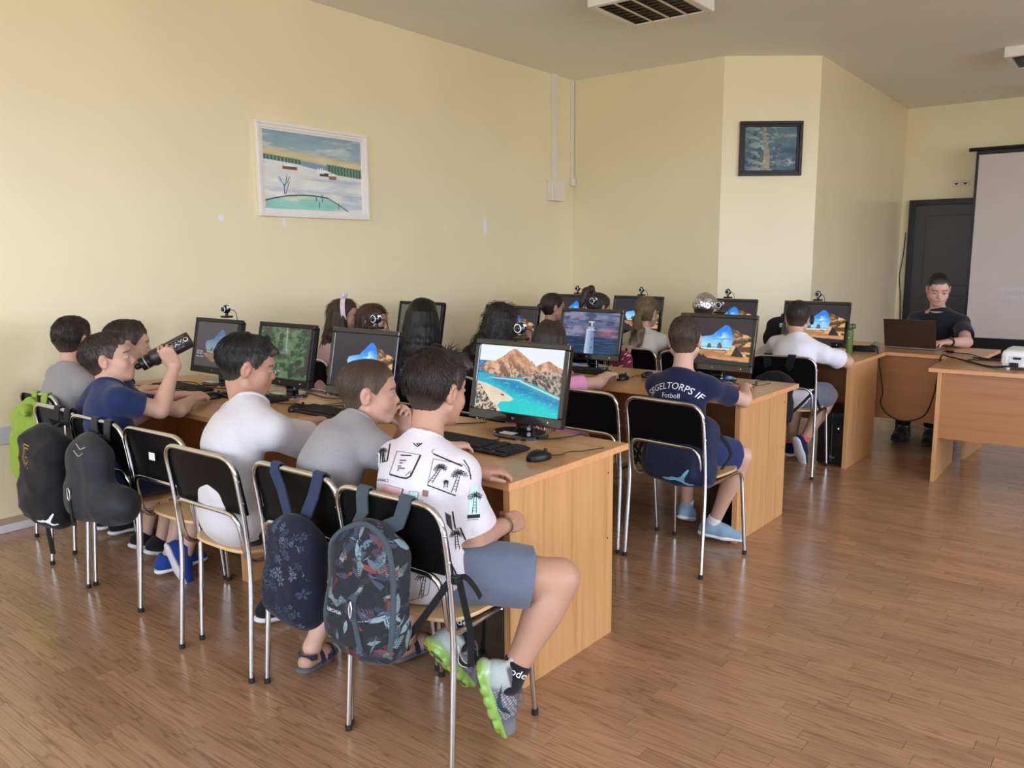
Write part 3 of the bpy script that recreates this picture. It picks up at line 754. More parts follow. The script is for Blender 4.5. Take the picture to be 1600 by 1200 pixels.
def scr_cave(dim=1.0, lock=False):
    def f(U, V):
        n = fbm(U * 10, V * 8, 5, 5); n2 = fbm(U * 34, V * 26, 3, 2)
        c = mixc(colr(U, (30, 28, 40)), colr(U, (46, 38, 50)), fbm(U * 4, V * 4, 3, 1))
        sand = mixc(colr(U, (208, 152, 104)), colr(U, (172, 116, 74)), sm(0.35, 0.7, fbm(U * 5, V * 22, 4, 12)))
        sandtop = 0.30 + 0.0 * U
        sreg = (V < sandtop) & (V > 0.085 + 0.13 * (1 - U) ** 2.2 * (U > 0.33) + 0.5 * np.maximum(0.40 - U, 0) * 2.2)
        c = np.where(sreg[..., None], sand, c)
        # rocks on the right
        rk = fbm(U * 7 + 2 * n, V * 11 - 3 * U, 5, 40)
        rock = mixc(colr(U, (88, 58, 40)), colr(U, (226, 180, 126)), sm(0.34, 0.62, rk)); rock = mixc(rock, colr(U, (40, 28, 26)), sm(0.56, 0.68, fbm(U * 8, V * 14 + U * 4, 4, 77)) * 0.9)
        rt = 0.74 - 0.6 * (U - 0.74) + 0.05 * n2
        rreg = (U > 0.735 - 0.06 * (V < 0.35) - 0.03 * n2) & (V < rt) & (V > 0.2 - 0.06 * (U - 0.7) + 0.03 * n)
        c = np.where(rreg[..., None], rock, c)
        c = np.where((inpoly(U, V, [(0.74, 0.19), (0.80, 0.42), (0.90, 0.23), (0.92, 0.18)]))[..., None], colr(U, (44, 32, 38)), c)
        # sky window of the cave
        sky = mixc(colr(U, (166, 226, 248)), colr(U, (22, 128, 236)), sm(0.32, 0.78, V + 0.25 * (U - 0.55)))
        cl = sm(0.52, 0.66, fbm(U * 9, V * 16, 4, 6)) * np.exp(-((U - 0.55 - .3 * (.62 - V)) / 0.12) ** 2 - ((V - 0.6) / 0.14) ** 2)
        sky = mixc(sky, colr(U, (244, 250, 255)), cl)
        poly = [(0.245, 0.50), (0.27, 0.575), (0.36, 0.60), (0.445, 0.625), (0.50, 0.70), (0.56, 0.785), (0.615, 0.855), (0.66, 0.845), (0.70, 0.79), (0.735, 0.66), (0.745, 0.50), (0.735, 0.40), (0.70, 0.325), (0.60, 0.315), (0.42, 0.31), (0.30, 0.32), (0.27, 0.42)]
        poly = [(x + .004 * sin(9 * i), y) for i, (x, y) in enumerate(poly)]
        reg = inpoly(U, V, poly); c = np.where(reg[..., None], sky, c)
        sea = reg & (V < 0.375); c = np.where(sea[..., None], mixc(colr(U, (214, 236, 240)), colr(U, (108, 176, 206)), sm(0.33, 0.37, V)), c)
        for cx, w, h in [(0.415, 0.032, 0.09), (0.565, 0.036, 0.115)]:
            st = reg & (abs(U - cx) < w * (1 - ((V - 0.36) / h) ** 2 * 0.7)) & (V > 0.345) & (V < 0.36 + h * (0.85 + .25 * n2)); c = np.where(st[..., None], mixc(colr(U, (64, 58, 62)), colr(U, (150, 122, 96)), n2), c)
        if lock:
            c = mixc(c, colr(U, (92, 88, 92)), np.full(U.shape, 0.55))
        c = c * dim
        return c
    return f
def scr_bay(U, V):
    n = fbm(U * 14, V * 14, 5, 3); n2 = fbm(U * 46, V * 40, 3, 8); n3 = fbm(U * 22 + V * 9, V * 7 - U * 12, 4, 18)
    c = mixc(colr(U, (232, 240, 250)), colr(U, (176, 214, 240)), sm(0.45, 0.8, fbm(U * 3, V * 7, 4, 2) * 0.5 + 0.5 * (1 - V)))
    c = np.where(((V < 0.76) & (U < 0.2))[..., None], colr(U, (52, 104, 168)), c)
    sea = mixc(colr(U, (22, 168, 206)), colr(U, (20, 206, 206)), sm(0.6, 0.1, V + 0.2 * (fbm(U * 5, V * 5, 3, 4) - .5)))
    deep = np.exp(-((V - (0.47 - 0.38 * (U - 0.3))) / 0.085) ** 2) * sm(0.05, 0.25, U); sea = mixc(sea, colr(U, (12, 124, 184)), deep * 0.9 * sm(0.3, 0.6, fbm(U * 9, V * 18, 3, 14) + .15))
    c = np.where((V < 0.56 - 0.02 * U)[..., None], sea, c)
    def mountain(c, poly, seed, warm):
        r = inpoly(U + 0.01 * (n2 - .5), V + 0.015 * (n - .5), poly)
        rid = fbm(U * 16 + 6 * n, V * 9 + 10 * U, 5, seed)
        top = sm(0.5, 0.9, V)
        m = mixc(colr(U, (108, 82, 70)), colr(U, (222, 182, 152)), sm(0.36, 0.64, rid))
        m = mixc(m, colr(U, (206, 130, 92)), top * warm); m = mixc(m, colr(U, (236, 216, 196)), sm(0.52, 0.58, n3) * 0.35)
        return np.where(r[..., None], m, c)
    c = mountain(c, [(0.0, 0.63), (0.10, 0.74), (0.2, 0.765), (0.29, 0.845), (0.36, 0.93), (0.41, 0.965), (0.455, 0.955), (0.54, 0.88), (0.62, 0.80), (0.635, 0.815), (0.68, 0.745), (0.78, 0.66), (0.70, 0.585), (0.5, 0.545), (0.3, 0.52), (0.12, 0.565)], 31, 0.65)
    c = mountain(c, [(0.70, 0.735), (0.78, 0.80), (0.83, 0.825), (0.88, 0.79), (0.93, 0.755), (1.01, 0.72), (1.01, 0.5), (0.7, 0.55)], 41, 0.75)
    r = inpoly(U, V + 0.012 * (n2 - .5), [(0.53, 0.50), (0.60, 0.56), (0.70, 0.645), (0.80, 0.665), (1.01, 0.67), (1.01, 0.32), (0.9, 0.36), (0.78, 0.42), (0.66, 0.47)])
    rock = mixc(colr(U, (74, 62, 58)), colr(U, (190, 172, 158)), sm(0.35, 0.65, fbm(U * 40, V * 26 + 20 * U, 4, 52)))
    c = np.where(r[..., None], rock, c)
    beach = (np.exp(-((V - (0.505 - 0.005)) / 0.010) ** 2) * sm(0.1, 0.2, U) * sm(0.6, 0.5, U)) + np.exp(-((V - (0.485 - 0.42 * (U - 0.53))) / 0.014) ** 2) * sm(0.47, 0.56, U)
    c = mixc(c, colr(U, (238, 226, 206)), np.clip(beach, 0, 1) * 0.95)
    s = inpoly(U + .01 * (n - .5), V, [(0, 0.43), (0.12, 0.40), (0.3, 0.33), (0.43, 0.245), (0.47, 0.20), (0.42, 0.165), (0.32, 0.15), (0.28, 0.08), (0.33, 0.0), (0, 0)])
    c = np.where(s[..., None], mixc(colr(U, (238, 226, 204)), colr(U, (220, 198, 170)), n), c)
    sc_ = inpoly(U + 0.03 * (n - .5), V + .03 * (n2 - .5), [(0, 0.40), (0.06, 0.37), (0.12, 0.25), (0.2, 0.13), (0.28, 0.05), (0.27, -0.05), (0, -0.05)])
    c = np.where(sc_[..., None], mixc(colr(U, (58, 48, 44)), colr(U, (216, 192, 172)), sm(0.35, 0.6, fbm(U * 50, V * 40, 3, 66))), c)
    c = np.where((np.hypot((U - 0.33) / 0.025, (V - 0.255 + .1 * (U - .33)) / 0.012) < 1)[..., None], colr(U, (60, 48, 44)), c)
    c = mixc(c, colr(U, (96, 230, 226)), (sm(0.62, 0.72, fbm(U * 30, V * 60, 3, 90)) * (c[..., 0] < 90) * 0.5))
    return c
def scr_falls(U, V):
    n = fbm(U * 12, V * 12, 5, 3); n2 = fbm(U * 40, V * 40, 3, 7)
    c = mixc(colr(U, (30, 56, 40)), colr(U, (96, 140, 92)), sm(0.32, 0.66, n)); c = mixc(c, colr(U, (156, 186, 146)), sm(0.52, 0.75, n2) * sm(0.1, 0.9, V) * 0.6)
    c = mixc(c, colr(U, (62, 58, 62)), sm(0.42, 0.62, fbm(U * 5, V * 5, 4, 23)) * (0.3 + .7 * sm(0.55, 0.9, U)) * 0.95); c = mixc(c, colr(U, (58, 58, 62)), np.exp(-((U - 0.3) / .12) ** 2 - ((V - .5) / .12) ** 2) * .9)
    fall = np.exp(-((U - 0.54 + 0.03 * (V - .5)) / (0.018 + .03 * (V < .58))) ** 2) * sm(0.5, 0.56, V); c = mixc(c, colr(U, (196, 206, 210)), fall * 0.75)
    c = mixc(c, colr(U, (214, 222, 222)), np.exp(-((V - 0.10 - .14 * (U < .35)) / 0.05) ** 2) * sm(0.5, 0.62, n2) * sm(0.65, 0.4, U)); c = mixc(c, colr(U, (186, 196, 196)), np.exp(-((U - .5) / .1) ** 2 - ((V - .5) / .03) ** 2) * .6)
    return c * 0.85
def scr_light(U, V):
    n = fbm(U * 4, V * 9, 5, 3); n2 = fbm(U * 9, V * 22, 4, 15)
    c = mixc(colr(U, (86, 104, 150)), colr(U, (150, 146, 178)), sm(0.35, 0.65, n)); c = mixc(c, colr(U, (186, 96, 118)), sm(0.45, 0.7, n2) * np.exp(-((V - 0.52) / 0.12) ** 2) * sm(0.25, .6, U)); c = mixc(c, colr(U, (58, 62, 104)), sm(0.5, 0.7, fbm(U * 6, V * 14, 4, 44)) * .8)
    c = mixc(c, colr(U, (196, 92, 104)), np.exp(-((U - .78) / .14) ** 2 - ((V - .49) / .05) ** 2) * .8)
    sea = mixc(colr(U, (10, 44, 84)), colr(U, (24, 74, 116)), sm(0.4, 0.6, fbm(U * 6, V * 50, 3, 6))); c = np.where((V < 0.40)[..., None], sea, c)
    w = 0.063 + 0.035 * (0.62 - V)
    tw = (abs(U - 0.515 + 0.02 * V) < w) & (V < 0.58) & (V > -.1); c = np.where(tw[..., None], mixc(colr(U, (196, 218, 240)), colr(U, (120, 150, 196)), sm(0.44, 0.56, U)), c)
    c = np.where(((abs(U - 0.51) < 0.085) & (abs(V - 0.575) < 0.012))[..., None], colr(U, (226, 232, 244)), c)
    c = np.where(((abs(U - 0.512) < 0.055) & (V > 0.585) & (V < 0.65))[..., None], colr(U, (176, 190, 220)), c); c = np.where(((abs(U - 0.515) < 0.04) & (V >= 0.65) & (V < 0.755))[..., None], colr(U, (38, 44, 62)), c)
    c = np.where(((abs(U - 0.525) < 0.014) & (V >= 0.66) & (V < 0.745))[..., None], colr(U, (236, 226, 214)), c); c = np.where(((abs(U - 0.515) < 0.05) & (V >= 0.75) & (V < 0.78))[..., None], colr(U, (208, 216, 232)), c)
    for vv in (.15, .36): c = np.where(((abs(U - 0.55) < .008) & (abs(V - vv) < .022))[..., None], colr(U, (40, 60, 90)), c)
    return c * 0.9
def scr_grey(U, V):
    c = mixc(colr(U, (86, 84, 78)), colr(U, (150, 124, 92)), np.exp(-((V - .35) / .22) ** 2) * sm(.5, .9, U)); return c * (0.85 + .3 * fbm(U * 6, V * 6, 3, 3)[..., None])

SW, SH = 0.433, 0.271
def monitor(x, y, label, painter, nu, group, scale=1.0, bevel_grey=False, texts=(), note=True, tilt=0.2, rz=-0.02):
    """20-inch screen: tilted head on a neck and an oval foot; origin at the foot's centre on the desk"""
    t = thing('monitor', label, 'monitor', (x, y, 0.75), rz, group); s = scale
    Rm = Matrix.Rotation(-tilt, 4, 'X'); Rm.translation = Vector((0, -0.005, 0.231)); w, h = SW * s / 2, SH * s / 2
    mb = MB(); mb.T = Rm
    bt = 0.024; bb = 0.04
    for lo, hi in [((-w - bt, -0.012, h), (w + bt, 0.016, h + bt)), ((-w - bt, -0.012, -h - bb), (w + bt, 0.016, -h)), ((-w - bt, -0.012, -h), (-w, 0.016, h)), ((w, -0.012, -h), (w + bt, 0.016, h))]: mb.box(lo, hi, bev=0.004)
    mb.build('bezel', M_gloss if not bevel_grey else M_black, t)
    mb = MB(); mb.T = Rm; mb.box((-w - bt + .006, 0.0, -h - bb + .006), (w + bt - .006, 0.035, h + bt - .006), bev=0.012); mb.box((-0.14, 0.03, -0.12), (0.14, 0.055, 0.09), bev=0.015)
    mb.build('back_shell', M_black, t)
    sc_ = picture('screen', SW * s, SH * s, nu, painter, M_scr, t, (0, 0, 0)); sc_.matrix_local = Rm @ Matrix.Translation((0, -0.006, 0))
    if texts:
        mb = MB(); mb.T = Rm
        for tx, size, u, v, al in texts:
            vs, fs = text_shape(tx, size, 0, al); mb.add([(p[0] + (u - .5) * SW * s, -0.0068, p[1] + (v - .5) * SH * s) for p in vs], fs)
        o = mb.build('screen_text', M_glow, t); o['kind'] = 'stuff'
    mb = MB(); mb.T = Rm; vs, fs = text_shape('hp', 0.014); mb.add([(p[0], -0.0125, p[1] - h - 0.02) for p in vs], fs)
    mb.build('emblem', M_silver, t)
    mb = MB(); mb.T = Rm; mb.box((w - 0.045, -0.0126, -h - 0.022), (w - 0.039, -0.012, -h - 0.016)); mb.build('power_light', M_glow, t)
    MB().box((-0.037, 0.012, 0.012), (0.037, 0.05, 0.2), bev=0.01).build('neck', M_gloss, t)
    n = 36; mb = MB()
    prof = [(1.0, 0.0), (1.0, 0.008), (0.97, 0.014), (0.9, 0.017)]
    vs = [(0.13 * r * cos(2 * pi * j / n), 0.0 + 0.092 * r * sin(2 * pi * j / n), z) for r, z in prof for j in range(n)]
    fs = [(i * n + j, i * n + (j + 1) % n, (i + 1) * n + (j + 1) % n, (i + 1) * n + j) for i in range(3) for j in range(n)] + [tuple(range(3 * n, 4 * n)), tuple(reversed(range(n)))]
    mb.add(vs, fs, 0, False); mb.build('foot', M_gloss, t)
    if note: MB().box((-0.055, -0.075, 0.0172), (0.015, -0.035, 0.0178)).build('paper_note', M_label, t)
    return t
def webcam(x, y, z, label, rz=0.0):
    t = thing('webcam', label, 'webcam', (x, y, z), rz, 'webcams on the monitors')
    MB().box((-0.03, -0.018, -0.006), (0.03, 0.03, 0.006), bev=0.004).build('clip', M_black, t)
    MB().tube([(0, 0.006, 0.0), (0, 0.006, 0.022)], 0.009, 10).build('stem', M_gloss, t)
    b_ = MB().ball((0, 0.004, 0.044), (0.026, 0.026, 0.026), 18).build('body', M_gloss, t)
    mb = MB()
    for a in (0.5, 2.6, 4.75):
        d = Vector((cos(a), -0.35, sin(a))).normalized(); e = Vector((cos(a + .0), 0.6, sin(a))).normalized()
        p0 = Vector((0, 0.004, 0.044)) + d * 0.0262; p1 = Vector((0, 0.004, 0.044)) + e * 0.0265; pm = Vector((0, 0.004, 0.044)) + (d + e).normalized() * 0.0268
        mb.strap([p0, pm, p1], [d, (d + e), e], [0.014, 0.007, 0.012], 0.0016)
    for k_ in range(18):
        pass
    mb.tube([(0.0165 * cos(2 * pi * k_ / 20), -0.0165, 0.044 + 0.0165 * sin(2 * pi * k_ / 20)) for k_ in range(20)], 0.0022, 6, closed=True)
    mb.build('white_trim', M_whiteg, t)
    MB().lathe([(0.012, 0), (0.012, 0.006), (0.008, 0.008), (0.004, 0.007)], 16, M=frame_mat((0, -0.018, 0.044), (1, 0, 0), (0, 0, 1), (0, -1, 0))).build('lens', M_gloss, t)
    MB().tube(spl([(0.01, 0.03, 0.04), (0.03, 0.045, 0.025), (0.04, 0.05, -0.05), (0.03, 0.06, -0.2)]), 0.0022, 6).build('cord', M_rubber, t)
    return t
def make_keyboard():
    t = thing('keyboard', '', 'keyboard')
    MB().box((-0.225, -0.08, 0), (0.225, 0.08, 0.013), bev=0.006).build('case', M_black, t)
    mb = MB()
    for r in range(6):
        for k in range(22):
            if k in (15, 18): continue
            x = -0.215 + k * 0.0197; y = 0.058 - r * 0.0215
            if r == 5 and 4 <= k <= 8: continue
            mb.box((x, y - 0.008, 0.012), (x + 0.0165, y + 0.008, 0.0185))
    mb.box((-0.215 + 4 * .0197, 0.058 - 5 * .0215 - .008, 0.012), (-0.215 + 9 * .0197 - .003, 0.058 - 5 * .0215 + .008, 0.0185))
    mb.build('key_bed', M_rubber, t, kind='stuff')
    MB().tube(spl([(0.0, 0.075, 0.008), (0.02, 0.13, 0.004), (-0.03, 0.19, 0.004), (0.0, 0.27, 0.004)]), 0.0022, 6).build('cord', M_rubber, t)
    return t
def make_mouse():
    t = thing('computer_mouse', '', 'mouse')
    n = 20; vs = []; fs = []
    for i, (r, z) in enumerate([(0.96, 0.0), (1.0, 0.006), (0.97, 0.016), (0.85, 0.026), (0.6, 0.034), (0.25, 0.0375)]):
        for j in range(n):
            a = 2 * pi * j / n; y = 0.055 * sin(a) * r; x = 0.031 * cos(a) * r * (1 - 0.1 * sin(a)); vs.append((x, y, z - (0.006 * max(0, sin(a)) * (z > 0.02))))
    for i in range(5):
        for j in range(n): fs.append((i * n + j, i * n + (j + 1) % n, (i + 1) * n + (j + 1) % n, (i + 1) * n + j))
    fs += [tuple(reversed(range(n))), tuple(range(5 * n, 6 * n))]
    MB().add(vs, fs, 0, True).build('shell', M_black, t)
    MB().tube([(-0.004, 0.03, 0.033), (0.004, 0.03, 0.033)], 0.006, 10).build('wheel', M_rubber, t)
    MB().tube(spl([(0, 0.053, 0.008), (0.004, 0.10, 0.004), (-0.012, 0.15, 0.004), (0.012, 0.20, 0.005), (0.02, 0.30, 0.004)]), 0.0018, 6).build('cord', M_rubber, t)
    return t
def make_pc():
    t = thing('computer_tower', '', 'computer')
    MB().box((-0.09, 0, 0.012), (0.09, 0.40, 0.385), bev=0.006).build('case', M_black, t)
    MB().box((-0.088, -0.012, 0.014), (0.088, 0.0, 0.383), bev=0.005).build('front_cover', M_gloss, t)
    for x, y in [(-.07, .03), (.07, .03), (-.07, .37), (.07, .37)]: MB().box((x - .012, y - .012, 0), (x + .012, y + .012, 0.013)).build('foot', M_rubber, t)
    MB().box((-0.07, -0.014, 0.30), (0.07, -0.0115, 0.34)).build('disc_drive', M_black, t)
    MB().ball((0.055, -0.0125, 0.27), 0.004, 8).build('power_light', M_led, t)
    vs, fs = text_shape('Fox', 0.022); MB().add([(p[0] + 0.02, -0.0127, p[1] + 0.06) for p in vs], fs).build('emblem', M_silver, t)
    return t
kb0 = make_keyboard(); ms0 = make_mouse(); pc0 = make_pc(); first = {'k': 1, 'm': 1, 'p': 1}
def put(proto, key, loc, rz, label, cat, group):
    t = proto if first[key] else dup(proto); first[key] = 0
    t.location = loc; t.rotation_euler = (0, 0, rz); return tag(t, label, cat, group)
GM = ['monitors of the front row', 'monitors of the middle row', 'monitors of the back row']
LOCK = [('12:21', 0.032, 0.04, 0.30, 'LEFT'), ('петък, май 31', 0.013, 0.04, 0.21, 'LEFT')]
T2 = [('1', 0.045, 0.03, 0.30, 'LEFT'), ('петък', 0.014, 0.05, 0.18, 'LEFT')]
mons = [  # row, x, setback, label, painter, nu, kwargs
    (0, 0.57, 0.60, 'monitor showing a dimmed cave picture with the time 12:21', scr_cave(1, True), 160, dict(bevel_grey=True, texts=LOCK, scale=0.97)),
    (0, 1.245, 0.60, 'matt black monitor showing a green forest waterfall', scr_falls, 200, dict(bevel_grey=True)),
    (0, 1.885, 0.60, 'glossy monitor with a cave picture beyond the two boys in front', scr_cave(1), 200, dict()),
    (0, 2.87, 0.59, 'largest-looking monitor showing brown mountains over a turquoise bay', scr_bay, 330, dict()),
    (1, 0.42, 0.60, 'monitor with a greyish screen half hidden by the long black hair', scr_grey, 60, dict(bevel_grey=True)),
    (1, 1.335, 0.60, 'monitor with a cave picture behind the black wavy hair', scr_cave(1), 140, dict()),
    (1, 2.02, 0.60, 'monitor showing a white lighthouse under a violet sky', scr_light, 220, dict(texts=T2)),
    (1, 2.91, 0.60, 'monitor showing the cave beach in front of the navy football shirt', scr_cave(1), 260, dict()),
    (2, 0.77, 0.36, 'monitor with the cave picture nearest the room corner', scr_cave(1), 130, dict()),
    (2, 1.46, 0.37, 'monitor with the cave picture behind the fair ponytail', scr_cave(1), 130, dict()),
    (2, 2.29, 0.35, 'monitor with the cave picture behind the silver cap', scr_cave(1), 150, dict()),
    (2, 2.995, 0.33, 'monitor with the cave beach behind the bright white T-shirt', scr_cave(1), 180, dict())]
for r, x, sb, lab, pf, nu, kw in mons:
    p = row_pt(r, x, sb); monitor(p[0], p[1], lab, pf, nu, GM[r], **kw)
def cam_on(r, x, sb, du, label):
    p = row_pt(r, x, sb); webcam(p[0] + du, p[1] + 0.030, 0.75 + 0.231 + 0.166, label)
cam_on(0, 0.57, 0.60, 0.06, 'black and white webcam on the monitor that shows 12:21')
cam_on(0, 1.885, 0.60, 0.06, 'black and white webcam on the cave monitor behind the cropped-hair boy')
cam_on(0, 2.87, 0.59, -0.02, 'black and white webcam on the monitor with the turquoise bay')
cam_on(1, 2.02, 0.60, 0.0, 'webcam on the lighthouse monitor')
cam_on(1, 2.91, 0.60, 0.0, 'webcam on the monitor before the navy football shirt')
cam_on(2, 0.77, 0.36, 0.05, 'webcam on the corner monitor of the back row')
cam_on(2, 1.46, 0.37, 0.02, 'webcam on the monitor behind the fair ponytail')
cam_on(2, 2.29, 0.35, -0.01, 'webcam on the monitor behind the silver cap')
cam_on(2, 2.995, 0.33, 0.0, 'webcam on the monitor behind the bright white T-shirt')
kbs = [(0, 0.55, 0.36, 'keyboard before the monitor that shows 12:21'), (0, 1.17, 0.42, 'keyboard before the waterfall monitor'), (0, 1.86, 0.40, 'keyboard before the glossy cave monitor of the front row'), (0, 2.83, 0.335, 'black keyboard under the hand of the printed-shirt boy'),
       (1, 0.42, 0.36, 'keyboard before the greyish monitor'), (1, 1.30, 0.36, 'keyboard before the wavy-haired girl'), (1, 2.02, 0.42, 'keyboard before the lighthouse monitor'), (1, 2.86, 0.36, 'keyboard before the boy in the navy football shirt'),
       (2, 0.77, 0.17, 'keyboard at the corner monitor of the back row'), (2, 1.46, 0.17, 'keyboard before the fair ponytail girl'), (2, 2.27, 0.16, 'keyboard before the child in the silver cap'), (2, 2.93, 0.15, 'keyboard before the boy in the bright white T-shirt')]
for r, x, d_, lab in kbs: put(kb0, 'k', row_pt(r, x, d_, 0.75), DY, lab, 'keyboard', 'black keyboards on the desks')
mss = [(0, 1.0, 0.30, 'black mouse between the first two keyboards of the front row'), (0, 1.66, 0.36, 'black mouse before the pale T-shirt boy'), (0, 3.17, 0.315, 'black mouse alone at the aisle end of the front desk'),
       (1, 2.46, 0.275, 'black mouse under the pink girl\'s hand'), (1, 3.20, 0.345, 'black mouse under the navy-shirt boy\'s hand'), (2, 3.17, 0.36, 'black mouse under the hand of the bright white T-shirt boy')]
for r, x, d_, lab in mss: put(ms0, 'm', row_pt(r, x, d_, 0.75), DY - (0.25 if r == 0 and x > 3 else 0), lab, 'mouse', 'black computer mice')
pcs = [(0, 3.13, 0.08, 'black computer tower under the front desk'), (1, 3.19, 0.10, 'black computer tower under the middle desk'), (2, 3.225, 0.06, 'black computer tower under the back desk by the white T-shirt boy')]
for r, x, d_, lab in pcs: put(pc0, 'p', row_pt(r, x, d_, 0.0), DY, lab, 'computer', 'computer towers under the desks')
def cord(name, label, pts, r=0.0028, k=6):
    tag(MB().tube(spl(pts, k), r, 6).build(name, M_rubber), label, 'cable')
cord('desk_cable', 'thin black cable lying beside the bay monitor foot', [row_pt(0, 2.99, 0.55, 0.756), row_pt(0, 3.03, 0.61, 0.754), row_pt(0, 3.07, 0.68, 0.756), row_pt(0, 3.10, 0.735, 0.756), row_pt(0, 3.10, 0.752, 0.70), row_pt(0, 3.10, 0.75, 0.4)])
cord('desk_cable', 'black cable crossing the desk before the waterfall monitor', [row_pt(0, 1.32, 0.44, 0.755), row_pt(0, 1.42, 0.41, 0.754), row_pt(0, 1.55, 0.46, 0.754), row_pt(0, 1.7, 0.52, 0.754), row_pt(0, 1.8, 0.6, 0.754)])
cord('desk_cable', 'long black cable looping over the desk by the 12:21 monitor', [row_pt(0, 0.15, 0.55, 0.754), row_pt(0, 0.3, 0.48, 0.754), row_pt(0, 0.42, 0.52, 0.754), row_pt(0, 0.62, 0.47, 0.754), row_pt(0, 0.8, 0.52, 0.754), row_pt(0, 0.95, 0.66, 0.754)])
cord('desk_cable', 'black cable behind the waterfall monitor foot', [row_pt(0, 0.98, 0.62, 0.754), row_pt(0, 1.05, 0.53, 0.757), row_pt(0, 1.1, 0.60, 0.754), row_pt(0, 1.28, 0.70, 0.754), row_pt(0, 1.5, 0.66, 0.754), row_pt(0, 1.62, 0.72, 0.754)])
cord('desk_cable', 'black cable between the two boys on the front desk', [row_pt(0, 2.08, 0.42, 0.754), row_pt(0, 2.2, 0.40, 0.754), row_pt(0, 2.32, 0.46, 0.754), row_pt(0, 2.5, 0.58, 0.754), row_pt(0, 2.6, 0.69, 0.754)])
cord('desk_cable', 'black cable beside the navy-shirt boy\'s hand', [row_pt(1, 3.02, 0.58, 0.755), row_pt(1, 3.1, 0.5, 0.754), row_pt(1, 3.18, 0.56, 0.754), row_pt(1, 3.14, 0.66, 0.754), row_pt(1, 3.2, 0.73, 0.756)])

# ---- things on the back desk and the tables at the front
def green_bottle():
    t = thing('water_bottle', 'translucent green water bottle standing on the back desk', 'bottle', row_pt(2, 3.225, 0.375, 0.75))
    m, nt, b = new_mat('green_plastic'); nz = N(nt, 'ShaderNodeTexNoise'); nz.inputs['Scale'].default_value = 20
    nt.links.new(ramp(nt, nz.outputs['Fac'], [(0.3, L3(96, 120, 44)), (0.7, L3(118, 142, 62))]), b.inputs['Base Color'])
    b.inputs['Roughness'].default_value = 0.18; b.inputs['Transmission Weight'].default_value = 0.45; b.inputs['Alpha'].default_value = 1
    prof = [(0.028, 0), (0.033, 0.004)]
    for i in range(7): z = 0.02 + i * 0.022; prof += [(0.034, z), (0.0315, z + 0.011)]
    prof += [(0.034, 0.174), (0.033, 0.184), (0.027, 0.192)]
    MB().lathe(prof, 28).build('bottle_body', m, t)
    M_gc = plain('dark_green_plastic', L3(62, 78, 40), 0.35)
    MB().lathe([(0.027, 0.19), (0.029, 0.192), (0.029, 0.222), (0.025, 0.23)], 24).build('cap', M_gc, t)
    MB().tube(fil([(0.027, 0, 0.20), (0.043, 0, 0.20), (0.043, 0, 0.228), (0.02, 0, 0.23)], 0.01), 0.005, 8).build('loop', M_gc, t)
    vs, fs = text_shape('uzspace', 0.012); mb = MB()
    mb.add([(0.0347 * sin(p[1] / .034 * .0 + p[0] / 0.034), -0.0347 * cos(p[0] / 0.034), p[1] + 0.135) for p in vs], fs); mb.build('print', M_whiteg, t)
green_bottle()
ps = thing('power_strip', 'black power strip lying on the back desk with a grey plug in its end', 'power strip', (3.215, 6.50, 0.75), 0.05)
MB().box((-0.13, -0.03, 0), (0.12, 0.03, 0.042), bev=0.005).build('strip_body', M_black, ps)
for i in range(4): MB().tube([(-0.1 + i * 0.055, 0, 0.0405), (-0.1 + i * 0.055, 0, 0.0425)], 0.019, 14).build('outlet', M_rubber, ps)
MB().box((0.12, -0.026, 0.004), (0.145, 0.026, 0.038), bev=0.004).build('end_cap', plain('grey_plastic', L3(96, 100, 112), 0.4), ps)
MB().box((0.08, -0.012, 0.042), (0.115, 0.012, 0.085), bev=0.006, rot=Matrix.Rotation(0.5, 3, 'Y'), at=(0.0, 0, 0.045)).build('plug', plain('grey_green_plastic', L3(104, 108, 96), 0.5), ps)
cord('power_cable', 'black power cable hanging in a loop between the back desk and the projector table',
     [(3.30, 6.50, 0.80), (3.36, 6.42, 0.79), (3.395, 6.36, 0.70), (3.42, 6.35, 0.58), (3.436, 6.35, 0.46), (3.425, 6.35, 0.40), (3.47, 6.35, 0.32), (3.587, 6.35, 0.273), (3.72, 6.35, 0.326), (3.773, 6.35, 0.471), (3.79, 6.36, 0.62), (3.80, 6.38, 0.76), (3.86, 6.36, 0.762), (4.0, 6.20, 0.757), (4.15, 6.0, 0.757), (4.26, 5.92, 0.775)], 0.0055, 8)
cord('power_cable', 'black cable lying in a bow on the projector table', [(4.28, 5.93, 0.79), (4.2, 5.98, 0.758), (4.05, 6.12, 0.757), (3.98, 6.28, 0.757), (4.1, 6.36, 0.757), (4.22, 6.38, 0.757), (4.1, 6.42, 0.757), (3.99, 6.44, 0.757)], 0.005)
cord('power_cable', 'black cable running from the man\'s hand across the two tables', [(3.75, 6.77, 0.757), (3.85, 6.70, 0.757), (3.94, 6.66, 0.757), (4.0, 6.55, 0.757), (4.06, 6.45, 0.757), (4.2, 6.40, 0.757), (4.35, 6.38, 0.757)], 0.004)
MB_ = MB(); MB_.box((-0.03, -0.009, 0), (0.03, 0.009, 0.018), bev=0.004); o = MB_.build('cable_adapter', M_black); o.location = (3.80, 6.735, 0.7502); o.rotation_euler = (0, 0, -0.5)
tag(o, 'small black plug adapter on the table near the man\'s watch', 'adapter')

